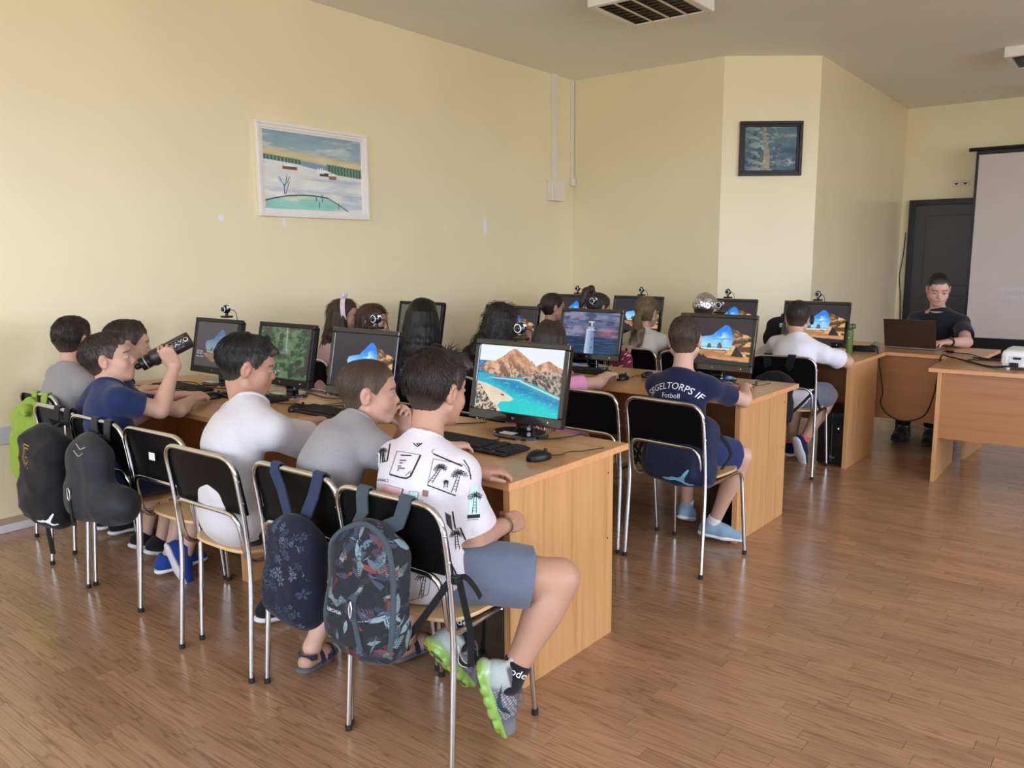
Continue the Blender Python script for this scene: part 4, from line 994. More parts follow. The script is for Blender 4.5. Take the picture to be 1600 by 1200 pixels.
lp = thing('laptop', 'open laptop with a brown lid in front of the seated man', 'laptop', (3.505, 6.83, 0.75), -0.09)
M_lid = plain('bronze_lid', L3(74, 56, 44), 0.3, 0.35, var=0.05, scale=10)
MB().box((-0.185, 0.0, 0.002), (0.185, 0.245, 0.017), bev=0.005).build('base', plain('grey_metal', L3(150, 146, 146), 0.3, 0.6), lp)
mb = MB(); mb.T = Matrix.Translation((0, 0.005, 0.015)) @ Matrix.Rotation(radians(17), 4, 'X')
mb.box((-0.187, -0.006, 0), (0.187, 0.0, 0.228), bev=0.0028); mb.build('lid', M_lid, lp)
mb = MB(); mb.T = Matrix.Translation((0, 0.005, 0.015)) @ Matrix.Rotation(radians(17), 4, 'X'); mb.box((-0.175, 0.0003, 0.012), (0.175, 0.001, 0.22)); mb.build('screen', M_glow, lp)
mb = MB()
for r in range(5):
    for k in range(13): mb.box((-0.165 + k * .0255, 0.04 + r * .02, 0.016), (-0.165 + k * .0255 + .022, 0.056 + r * .02, 0.0185))
mb.build('key_bed', M_black, lp, kind='stuff')
pj = thing('projector', 'white data projector with cables in its back on the table', 'projector', (4.42, 5.95, 0.75), -0.02)
MB().box((-0.21, -0.02, 0.014), (0.21, 0.30, 0.125), bev=0.03).build('shell', M_whiteg, pj)
MB().box((-0.165, -0.024, 0.022), (0.19, -0.015, 0.09), bev=0.003).build('port_panel', plain('pale_panel', L3(214, 216, 224), 0.4), pj)
mb = MB()
for i, w in enumerate((0.04, 0.032, 0.032, 0.02)):
    x = -0.12 + i * 0.07; mb.prism([(x - w / 2, -.007), (x + w / 2, -.007), (x + w / 2 + .003, .007), (x - w / 2 - .003, .007)], 0, 0.003, M=frame_mat((0, -0.0245, 0.076), (1, 0, 0), (0, 0, 1), (0, -1, 0)))
mb.build('port', M_hole, pj, kind='stuff')
MB().box((-0.16, -0.03, 0.02), (-0.11, -0.023, 0.048)).build('power_inlet', M_hole, pj)
for i in range(2): MB().box((-0.09 + i * 0.05, -0.0255, 0.03), (-0.055 + i * 0.05, -0.0235, 0.05)).build('vent', M_silver, pj)
for x, y in [(-.17, .02), (.17, .02), (0, .27)]: MB().tube([(x, y, 0), (x, y, 0.02)], 0.012, 10).build('foot', M_whiteg, pj)
MB().lathe([(0.045, 0), (0.045, 0.02), (0.035, 0.022)], 24, M=frame_mat((0.1, 0.298, 0.07), (1, 0, 0), (0, 0, -1), (0, 1, 0))).build('lens', M_gloss, pj)
# ================================================================== BODIES: smooth signed-distance figures meshed by surface nets
class SDF:
    def __init__(s, lo, hi, h):
        s.lo = np.array(lo, float) - 3 * h; s.h = h
        s.n = (np.ceil((np.array(hi, float) + 3 * h - s.lo) / h).astype(int) + 1)
        s.D = np.full(s.n, 1.0, np.float32)
        s.ax = [(s.lo[i] + h * np.arange(s.n[i])).astype(np.float32) for i in range(3)]
    def _reg(s, lo, hi):
        a = np.clip(np.floor((lo - s.lo) / s.h).astype(int), 0, s.n); b = np.clip(np.ceil((hi - s.lo) / s.h).astype(int) + 1, 0, s.n)
        sl = tuple(slice(a[i], b[i]) for i in range(3))
        return sl, s.ax[0][sl[0]][:, None, None], s.ax[1][sl[1]][None, :, None], s.ax[2][sl[2]][None, None, :]
    def _op(s, sl, d, k, op):
        A = s.D[sl]
        if op == 'u':
            if k > 0:
                h = np.maximum(k - np.abs(A - d), 0); s.D[sl] = np.minimum(A, d) - h * h * (0.25 / k)
            else: s.D[sl] = np.minimum(A, d)
        elif op == 's':
            if k > 0:
                h = np.maximum(k - np.abs(A + d), 0); s.D[sl] = np.maximum(A, -d) + h * h * (0.25 / k)
            else: s.D[sl] = np.maximum(A, -d)
        else: s.D[sl] = np.maximum(A, d)
    def cone(s, a, b, ra, rb, k=0.02, flat=None, bulge=0.0, cap=None, op='u', bpos=0.35):
        a = np.array(a, float); b = np.array(b, float); r = max(ra, rb) + abs(bulge); pad = r * (1 if flat is None else max(1, 1 / flat[1])) + k + 2.5 * s.h
        sl, X, Y, Z = s._reg(np.minimum(a, b) - pad, np.maximum(a, b) + pad)
        if 0 in s.D[sl].shape: return s
        d = b - a; L2 = max(d @ d, 1e-12)
        px, py, pz = X - a[0], Y - a[1], Z - a[2]
        t = np.clip((px * d[0] + py * d[1] + pz * d[2]) / L2, 0, 1)
        qx, qy, qz = px - t * d[0], py - t * d[1], pz - t * d[2]
        l2 = qx * qx + qy * qy + qz * qz
        if flat is not None:
            n = np.array(flat[0], float); n /= np.linalg.norm(n); qn = qx * n[0] + qy * n[1] + qz * n[2]
            l2 = l2 + qn * qn * (1.0 / flat[1] ** 2 - 1)
        R = ra + (rb - ra) * t
        if bulge: R = R + bulge * np.exp(-((t - bpos) / 0.28) ** 2)
        dist = np.sqrt(l2) - R
        if flat is not None: dist = dist * min(1, flat[1] ** 0.5)
        if cap is not None:
            c, m = np.array(cap[0], float), np.array(cap[1], float); m /= np.linalg.norm(m)
            dist = np.maximum(dist, (X - c[0]) * m[0] + (Y - c[1]) * m[1] + (Z - c[2]) * m[2])
        s._op(sl, dist.astype(np.float32), k, op); return s
    def ell(s, c, R, r, k=0.02, op='u', cap=None):
        c = np.array(c, float); r = np.array(r, float); R = np.array(R, float)
        ext = np.sqrt(((R * r[None, :]) ** 2).sum(1)) + k + 2.5 * s.h
        sl, X, Y, Z = s._reg(c - ext, c + ext)
        if 0 in s.D[sl].shape: return s
        px, py, pz = X - c[0], Y - c[1], Z - c[2]; k0 = 0; k1 = 0
        for i in range(3):
            q = px * R[0, i] + py * R[1, i] + pz * R[2, i]; k0 = k0 + (q / r[i]) ** 2; k1 = k1 + (q / r[i] ** 2) ** 2
        k0 = np.sqrt(k0); d = k0 * (k0 - 1) / np.maximum(np.sqrt(k1), 1e-6)
        if cap is not None:
            q, m = np.array(cap[0], float), np.array(cap[1], float); m /= np.linalg.norm(m)
            d = np.maximum(d, (X - q[0]) * m[0] + (Y - q[1]) * m[1] + (Z - q[2]) * m[2])
        s._op(sl, d.astype(np.float32), k, op); return s
    def box(s, c, R, hs, rd, k=0.02, op='u'):
        c = np.array(c, float); R = np.array(R, float); hs = np.array(hs, float)
        ext = np.abs(R) @ hs + rd + k + 2.5 * s.h
        sl, X, Y, Z = s._reg(c - ext, c + ext)
        px, py, pz = X - c[0], Y - c[1], Z - c[2]; o = 0; inn = -9.0
        for i in range(3):
            q = np.abs(px * R[0, i] + py * R[1, i] + pz * R[2, i]) - (hs[i] - rd); o = o + np.maximum(q, 0) ** 2; inn = np.maximum(inn, q)
        s._op(sl, (np.sqrt(o) + np.minimum(inn, 0) - rd).astype(np.float32), k, op); return s
    def clip(s, c, m):
        """remove everything on the side m points to"""
        c = np.array(c, float); m = np.array(m, float); m /= np.linalg.norm(m)
        d = (s.ax[0][:, None, None] - c[0]) * m[0] + (s.ax[1][None, :, None] - c[1]) * m[1] + (s.ax[2][None, None, :] - c[2]) * m[2]
        s.D = np.maximum(s.D, d.astype(np.float32)); return s
    def fn(s, f, op):
        X, Y, Z = s.ax[0][:, None, None], s.ax[1][None, :, None], s.ax[2][None, None, :]
        d = f(X, Y, Z).astype(np.float32); s.D = np.maximum(s.D, d) if op == 'i' else np.minimum(s.D, d); return s
    def mesh(s, smooth=1):
        D = s.D; nx, ny, nz = D.shape; S = D < 0
        cnt = np.zeros((nx - 1, ny - 1, nz - 1), np.uint8)
        for i in (0, 1):
            for j in (0, 1):
                for k in (0, 1): cnt += S[i:nx - 1 + i, j:ny - 1 + j, k:nz - 1 + k]
        act = (cnt > 0) & (cnt < 8); I, J, K = np.nonzero(act)
        vid = np.full(act.shape, -1, np.int32); vid[I, J, K] = np.arange(len(I))
        P = np.zeros((len(I), 3)); W = np.zeros(len(I))
        offs = [(0, 0), (0, 1), (1, 0), (1, 1)]
        for axis in range(3):
            for o in offs:
                a = [0, 0, 0]; others = [q for q in range(3) if q != axis]; a[others[0]], a[others[1]] = o; b = a[:]; b[axis] = 1
                d0 = D[I + a[0], J + a[1], K + a[2]]; d1 = D[I + b[0], J + b[1], K + b[2]]; c = (d0 < 0) != (d1 < 0)
                t = np.where(c, d0 / np.where(c, d0 - d1, 1), 0)
                pt = np.stack([np.full(len(I), float(a[q])) if q != axis else t for q in range(3)], 1)
                P += pt * c[:, None]; W += c
        P /= np.maximum(W, 1)[:, None]
        V = s.lo + (np.stack([I, J, K], 1) + P) * s.h
        F = []
        for axis in range(3):
            a = S.take(range(0, D.shape[axis] - 1), axis); b = S.take(range(1, D.shape[axis]), axis)
            ii = np.stack(np.nonzero(a != b), 1)
            o1, o2 = [(1, 2), (2, 0), (0, 1)][axis]
            ok = (ii[:, o1] > 0) & (ii[:, o2] > 0) & (ii[:, o1] < D.shape[o1] - 1) & (ii[:, o2] < D.shape[o2] - 1); ii = ii[ok]
            def vv(d1_, d2_):
                q = ii.copy(); q[:, o1] += d1_; q[:, o2] += d2_; return vid[q[:, 0], q[:, 1], q[:, 2]]
            Q = np.stack([vv(-1, -1), vv(0, -1), vv(0, 0), vv(-1, 0)], 1)
            ins = S[ii[:, 0], ii[:, 1], ii[:, 2]]
            Q[~ins] = Q[~ins][:, ::-1]; F.append(Q)
        F = np.concatenate(F); F = F[(F >= 0).all(1)]
        for _ in range(smooth):
            acc = np.zeros_like(V); n = np.zeros(len(V))
            for i in range(4):
                for j in ((i + 1) % 4, (i + 3) % 4):
                    acc += np.stack([np.bincount(F[:, i], V[F[:, j], q], len(V)) for q in range(3)], 1); n += np.bincount(F[:, i], minlength=len(V))
            V = V * 0.5 + 0.5 * acc / np.maximum(n, 1)[:, None]
        return V, F
def vnormals(V, F):
    n = np.cross(V[F[:, 2]] - V[F[:, 0]], V[F[:, 3]] - V[F[:, 1]])
    N_ = np.stack([sum(np.bincount(F[:, i], n[:, q], len(V)) for i in range(4)) for q in range(3)], 1)
    return N_ / np.maximum(np.linalg.norm(N_, axis=1), 1e-12)[:, None]
def folds(V, seed, freq=16.0, axis=None):
    """cloth wrinkles: warped directional ridges, -1..1"""
    r = np.random.RandomState(seed); t = 0
    for i in range(4):
        d = r.randn(3); d /= np.linalg.norm(d)
        if axis is not None: d = d * 0.45 + np.array(axis) * (1 if i % 2 else 0.7); d /= np.linalg.norm(d)
        e = r.randn(3); g = r.randn(3)
        ph = V @ d * freq * (1 + 0.5 * i) + 1.7 * np.sin(V @ e * freq * 0.33 + i) + 1.2 * np.sin(V @ g * freq * 0.5)
        t = t + (1 - 2 * np.abs(np.sin(ph * 0.5))) / (1 + 0.6 * i)
    return t / 2.2
def rotz(a): return np.array([[cos(a), -sin(a), 0], [sin(a), cos(a), 0], [0, 0, 1.0]])
def rotx(a): return np.array([[1.0, 0, 0], [0, cos(a), -sin(a)], [0, sin(a), cos(a)]])
def roty(a): return np.array([[cos(a), 0, sin(a)], [0, 1.0, 0], [-sin(a), 0, cos(a)]])
def unit(v): v = np.array(v, float); return v / max(np.linalg.norm(v), 1e-9)
def ik(a, b, l1, l2, pole):
    a, b = np.array(a, float), np.array(b, float); d = b - a; L = np.linalg.norm(d); u = d / L
    L = min(L, (l1 + l2) * 0.995); x = (l1 * l1 - l2 * l2 + L * L) / (2 * L); hgt = sqrt(max(l1 * l1 - x * x, 0))
    p = np.array(pole, float); p = p - u * (p @ u); p = unit(p)
    return a + u * x * np.linalg.norm(d) / L + p * hgt

# ---- the head, in its own frame: X to the person's right, Y forward, Z up, centred between the ears
def head_parts(f, c, R, s, hr=0.0, female=False):
    P = lambda *p: c + R @ (np.array(p) * s)
    E = lambda p, r, k, op='u', Q=None: f.ell(P(*p), R if Q is None else R @ Q, np.array(r) * s, k * s, op)
    E((0, -0.016, 0.032), (0.0715, 0.090, 0.080), 0.01)
    E((0, 0.030, 0.036), (0.062, 0.054, 0.060), 0.03)
    E((0, 0.022, -0.030), (0.056, 0.060, 0.062), 0.03)
    E((0, 0.040, -0.066), (0.040, 0.042, 0.036), 0.03)
    E((0, 0.066, -0.088), (0.019, 0.018, 0.016), 0.02)
    for x in (-1, 1):
        E((x * 0.037, 0.052, -0.030), (0.026, 0.026, 0.028), 0.025)
        f.cone(P(x * 0.058, 0.0, -0.045), P(x * 0.026, 0.062, -0.084), 0.014 * s, 0.012 * s, 0.02 * s)
        E((x * 0.031, 0.094, 0.004), (0.017, 0.012, 0.010), 0.012, 's')
    E((0, 0.074, 0.026), (0.044, 0.016, 0.012), 0.02)
    f.cone(P(0, 0.080, 0.010), P(0, 0.099, -0.024), 0.0075 * s, 0.0095 * s, 0.010 * s)
    for x in (-1, 1): E((x * 0.0095, 0.091, -0.028), (0.007, 0.009, 0.006), 0.006)
    E((0, 0.078, -0.052), (0.026, 0.014, 0.020), 0.02)
    E((0, 0.0895, -0.0485), (0.020, 0.008, 0.0045), 0.004); E((0, 0.0885, -0.0575), (0.017, 0.008, 0.005), 0.004)
    for x in (-1, 1):
        E((x * 0.031, 0.0795, 0.004), (0.0155, 0.010, 0.0095), 0.004)     # lids over the eyeball
        Q = rotz(-x * 0.35) @ roty(x * 0.12) @ rotx(-0.1)
        E((x * 0.0745, -0.012, -0.002), (0.010, 0.019, 0.031), 0.008, 'u', Q)
        E((x * 0.083, -0.006, 0.000), (0.007, 0.010, 0.019), 0.006, 's', Q)
        E((x * 0.0785, -0.003, -0.006), (0.004, 0.006, 0.007), 0.003, 'u', Q)
def hand_parts(f, W, d, n, side, s, curls, thumb=0.5, spread=0.12):
    """W wrist, d wrist->fingers, n out of the palm, side thumb side (unit)"""
    d, n, t = unit(d), unit(n), unit(side)
    Wp = np.array(W, float)
    f.cone(Wp - d * 0.01 * s, Wp + d * 0.03 * s, 0.024 * s, 0.030 * s, 0.012 * s, flat=(n, 0.58))
    f.cone(Wp + d * 0.03 * s, Wp + d * 0.070 * s, 0.033 * s, 0.036 * s, 0.012 * s, flat=(n, 0.38))
    tips = []
    for i, (o, L) in enumerate([(0.0275, 0.066), (0.0095, 0.073), (-0.0085, 0.068), (-0.0255, 0.053)]):
        b = Wp + d * (0.070 - 0.004 * abs(i - 1)) * s + t * o * s; dd = unit(d + t * (o / 0.028) * spread); a = 0
        r = [0.0082, 0.0076, 0.0070, 0.0056]; cu = curls[i] if hasattr(curls, '__len__') else curls
        f.cone(b - d * 0.015 * s, b, 0.0085 * s, r[0] * s, 0.006 * s)
        for j, fr in enumerate((0.46, 0.30, 0.24)):
            a += cu * (0.55, 1.0, 0.7)[j]; v = dd * cos(a) + n * sin(a); e = b + v * L * fr * s
            f.cone(b, e, r[j] * s, r[j + 1] * s, 0.0022 * s); b = e
        tips.append(b)
    b = Wp + d * 0.018 * s + t * 0.024 * s + n * 0.006 * s
    v = unit(d * 0.62 + t * (0.9 - 0.4 * thumb) + n * thumb * 0.7); e = b + v * 0.036 * s; f.cone(b, e, 0.0125 * s, 0.0095 * s, 0.01 * s)
    v2 = unit(d * 0.85 + t * (0.45 - 0.5 * thumb) + n * thumb * 0.7); e2 = e + v2 * 0.027 * s; f.cone(e, e2, 0.0088 * s, 0.0078 * s, 0.003 * s)
    v3 = unit(d * 0.95 + t * (0.2 - 0.4 * thumb) + n * thumb * 0.8); f.cone(e2, e2 + v3 * 0.020 * s, 0.0078 * s, 0.006 * s, 0.003 * s)
    return tips

M_skin = attr_mat('skin', 0.48, sss=0.12, gscale=260, grain=0.08, bmp=0.06, spec=0.4)
M_eye = attr_mat('eye_paint', 0.3, gscale=50, spec=0.3)
def hair_mat(name, dark, light, rough=0.42, fine=1.0):
    m, nt, b = new_mat(name)
    a = N(nt, 'ShaderNodeAttribute', attribute_name='Hc')
    mp = N(nt, 'ShaderNodeMapping'); mp.inputs['Scale'].default_value = (38 * fine, 7, 1); nt.links.new(a.outputs['Vector'], mp.inputs[0])
    nz = N(nt, 'ShaderNodeTexNoise'); nz.inputs['Scale'].default_value = 1.0; nz.inputs['Detail'].default_value = 6; nz.inputs['Roughness'].default_value = 0.7; nz.inputs['Distortion'].default_value = 0.4
    nt.links.new(mp.outputs[0], nz.inputs['Vector'])
    hc = ramp(nt, nz.outputs['Fac'], [(0.32, dark), (0.68, light)])
    sx = N(nt, 'ShaderNodeSeparateXYZ'); nt.links.new(a.outputs['Vector'], sx.inputs[0])
    mp3 = N(nt, 'ShaderNodeMapping'); mp3.inputs['Scale'].default_value = (900, 900, 900); tc = N(nt, 'ShaderNodeTexCoord'); nt.links.new(tc.outputs['Object'], mp3.inputs[0])
    n3 = N(nt, 'ShaderNodeTexNoise'); n3.inputs['Scale'].default_value = 1; nt.links.new(mp3.outputs[0], n3.inputs['Vector'])
    sc3 = np.array(light) * 1.2 + np.array((0.085, 0.056, 0.044))     # scalp showing through the short sides
    stub = ramp(nt, n3.outputs['Fac'], [(0.35, tuple(np.array(light) * 1.1)), (0.65, tuple(sc3))])
    mx = N(nt, 'ShaderNodeMix', data_type='RGBA'); nt.links.new(ramp(nt, sx.outputs['Z'], [(0.0, (0.15,) * 3), (0.9, (1, 1, 1))]), mx.inputs[0]); nt.links.new(stub, mx.inputs[6]); nt.links.new(hc, mx.inputs[7]); hc = mx.outputs[2]
    nt.links.new(hc, b.inputs['Base Color'])
    b.inputs['Roughness'].default_value = rough; b.inputs['Specular IOR Level'].default_value = 0.35; b.inputs['Anisotropic'].default_value = 0.4
    bump(nt, b, nz.outputs['Fac'], 0.55, 0.004)
    return m
HB = hair_mat('hair_near_black', (0.006, 0.005, 0.005), (0.024, 0.020, 0.018))
HD = hair_mat('hair_dark_brown', (0.012, 0.008, 0.007), (0.045, 0.031, 0.024))
HM = hair_mat('hair_brown', (0.030, 0.019, 0.013), (0.085, 0.055, 0.038), 0.5)
HC_ = hair_mat('hair_chestnut', (0.020, 0.011, 0.008), (0.075, 0.042, 0.026))
HF = hair_mat('hair_dark_blonde', (0.070, 0.042, 0.020), (0.24, 0.155, 0.085))
HJ = hair_mat('hair_jet_black', (0.002, 0.002, 0.002), (0.010, 0.009, 0.009), 0.28)

def cloth(name, col, rough=0.85, var=0.07, scale=420, fleck=None, bmp=0.12, sheen=0.15):
    m, nt, b = new_mat(name)
    n1 = N(nt, 'ShaderNodeTexNoise'); n1.inputs['Scale'].default_value = 1; n1.inputs['Detail'].default_value = 3
    nt.links.new(coords(nt, (scale,) * 3), n1.inputs['Vector'])
    c = np.array(col); base = ramp(nt, n1.outputs['Fac'], [(0.3, tuple(c * (1 - var))), (0.7, tuple(np.minimum(1, c * (1 + var))))])
    if fleck is not None:
        n2 = N(nt, 'ShaderNodeTexNoise'); n2.inputs['Scale'].default_value = 1; n2.inputs['Detail'].default_value = 2; nt.links.new(coords(nt, (170, 170, 420)), n2.inputs['Vector'])
        mx = N(nt, 'ShaderNodeMix', data_type='RGBA'); nt.links.new(ramp(nt, n2.outputs['Fac'], [(0.60, (0, 0, 0)), (0.70, (1, 1, 1))]), mx.inputs[0])
        nt.links.new(base, mx.inputs[6]); mx.inputs[7].default_value = (*fleck, 1); base = mx.outputs[2]
    nt.links.new(base, b.inputs['Base Color']); b.inputs['Roughness'].default_value = rough; b.inputs['Sheen Weight'].default_value = sheen; b.inputs['Specular IOR Level'].default_value = 0.2
    bump(nt, b, n1.outputs['Fac'], bmp, 0.0008)
    return m

def make_hair(style, c, R, s, mat, root, parent, h, seed=1, th=(0.005, 0.016), front=0.056, tuft=None, extra=None, taper=0.11, fade=0.07, strands=None):
    """hair as a solid shell over the skull; style 'short' follows a boy's hairline, others add lengths through extra(f, P)"""
    P = lambda *p: c + R @ (np.array(p) * s)
    lo = c - 0.17 * s; hi = c + 0.17 * s
    if extra: lo = np.minimum(lo, c - np.array([0.2, 0.2, 0.45]) * s); hi = np.maximum(hi, c + np.array([0.2, 0.2, 0.24]) * s)
    f = SDF(lo, hi, h)
    t0, t1 = th; tm = (t0 + t1) / 2
    f.ell(P(0, -0.018, 0.032), R, (np.array((0.0715 + t0, 0.092 + tm, 0.080 + t1))) * s, 0.01 * s)
    f.ell(P(0, 0.028, 0.040), R, (np.array((0.060 + t0, 0.055 + t0 * .8, 0.062 + t1))) * s, 0.03 * s)
    f.ell(P(0, -0.030, -0.030), R, (np.array((0.050 + t0 * .5, 0.044 + t0 * .6, 0.045))) * s, 0.03 * s)
    ln_y = np.array([-0.2, -0.085, -0.05, -0.026, -0.012, 0.004, 0.022, 0.030, 0.042, 0.056, 0.066, 0.2]); ln_z = np.array([-0.075, -0.072, -0.066, -0.034, 0.020, 0.022, -0.006, 0.006, 0.030, 0.046, front, front + 0.005])
    if style == 'girl': ln_z = np.array([-0.13, -0.13, -0.12, -0.09, -0.02, 0.0, -0.01, 0.010, 0.035, 0.050, front, front + .005])
    g = SDF(lo, hi, h)
    g.ell(P(0, -0.016, 0.032), R, np.array((0.0715, 0.090, 0.080)) * s, 0.01 * s); g.ell(P(0, 0.030, 0.036), R, np.array((0.062, 0.054, 0.060)) * s, 0.03 * s); g.ell(P(0, -0.030, -0.030), R, np.array((0.050, 0.044, 0.045)) * s, 0.03 * s)
    slope = taper
    def line(X, Y, Z):
        qx, qy, qz = X - c[0], Y - c[1], Z - c[2]
        x = (qx * R[0, 0] + qy * R[1, 0] + qz * R[2, 0]) / s; y = (qx * R[0, 1] + qy * R[1, 1] + qz * R[2, 1]) / s; z = (qx * R[0, 2] + qy * R[1, 2] + qz * R[2, 2]) / s
        w = 0.0012 * np.sin(x * 420 + y * 90) + 0.0012 * np.sin(x * 190 - y * 310)
        up_ = np.broadcast_to(z - np.interp(y, ln_y, ln_z) - w, g.D.shape)
        sl_ = np.where(np.broadcast_to(y, g.D.shape) > 0.04, slope * 1.7, slope)
        return np.maximum(-up_ * 0.75 * s, g.D - np.clip(0.0012 + up_ * sl_, 0.0012, 0.06) * s)
    f.fn(line, 'i')
    if tuft:
        for p, q, ra, rb in tuft: f.cone(P(*p), P(*q), ra * s, rb * s, 0.012 * s)
    if extra: extra(f, P, R, s)
    V, F = f.mesh(1)
    Nn = vnormals(V, F); Q = (V - c) @ R / s
    az = np.arctan2(Q[:, 0], Q[:, 1] + 0.025); rad = np.hypot(Q[:, 0], Q[:, 1] + 0.025)
    wob = np.sin(az * 23 + Q[:, 2] * 20) + np.sin(az * 41 + 3 * np.sin(Q[:, 2] * 35)) * 0.7 + np.sin(az * 13 - Q[:, 2] * 40)
    amp = (0.0010 if style in ('short',) else 0.0009) * s
    if style == 'short': wob = wob * 0.6 + 2.2 * folds(Q, seed + 40, 60.0) * np.clip(Q[:, 2] * 14 + .2, 0, 1.4)
    if style == 'buzz': amp = 0.0003 * s
    V = V + Nn * (wob * amp)[:, None]
    fd = np.clip((Q[:, 2] - np.interp(Q[:, 1], ln_y, ln_z)) / fade, 0, 1) if style in ('short', 'buzz') else np.ones(len(V))
    hc = np.stack([az + 0.5 * np.sin(Q[:, 2] * 9), Q[:, 2] * 2 - rad * 3, fd], 1)
    if strands:
        rs = np.random.RandomState(seed + 7); n = strands[0]; L0 = strands[1] * s
        ok = np.nonzero((fd > 0.25) & (Nn @ R[:, 2] > (-0.35 if style in ('short', 'buzz') else -0.6)))[0]; pk = rs.choice(ok, n); p0 = V[pk] - Nn[pk] * 0.0015; nn = Nn[pk]; q = Q[pk]
        fl = np.stack([q[:, 0], q[:, 1] + 0.03, np.zeros(n)], 1); fl /= np.maximum(np.linalg.norm(fl, axis=1), 1e-6)[:, None]
        fl[:, 2] = -0.9 * np.clip((0.09 - q[:, 2]) * 12, 0, 1.5); fl[:, 1] += 0.35 * (q[:, 2] > 0.06) * (style == 'short'); fl += rs.randn(n, 3) * strands[2]
        fl = fl @ R.T; fl -= nn * np.sum(fl * nn, 1)[:, None]; fl /= np.maximum(np.linalg.norm(fl, axis=1), 1e-6)[:, None]
        lw = (0.35 + 0.65 * np.clip(fd[pk], 0, 1)) * (0.6 + 0.8 * rs.rand(n)) * L0; lift = strands[3]
        d1 = fl + nn * lift; d1 /= np.linalg.norm(d1, axis=1)[:, None]; d2 = fl - nn * lift * 0.9; d2 /= np.linalg.norm(d2, axis=1)[:, None]
        m1 = p0 + d1 * (lw * 0.5)[:, None]; m2 = m1 + d2 * (lw * 0.5)[:, None]; sd = np.cross(fl, nn); wd_ = 0.0017 * s
        pts = []; base = len(V)
        for pp, w in ((p0, wd_), (m1, wd_ * 0.9), (m2, wd_ * 0.12)):
            for a in (0, 2.094, 4.189): pts.append(pp + sd * (cos(a) * w) + nn * (sin(a) * w * 0.8))
        P9 = np.stack(pts, 1); ids = base + np.arange(n)[:, None] * 9
        fq = [np.concatenate([ids + i * 3 + j, ids + i * 3 + (j + 1) % 3, ids + (i + 1) * 3 + (j + 1) % 3, ids + (i + 1) * 3 + j], 1) for i in (0, 1) for j in (0, 1, 2)]
        V = np.concatenate([V, P9.reshape(-1, 3)]); F = np.concatenate([F] + fq); hh = np.repeat(hc[pk] + np.stack([rs.randn(n) * .2, rs.randn(n) * .3, np.zeros(n)], 1), 9, 0); hc = np.concatenate([hc, hh])
    return np_mesh('hair', V - root, F, mat, parent, None, True, hc)

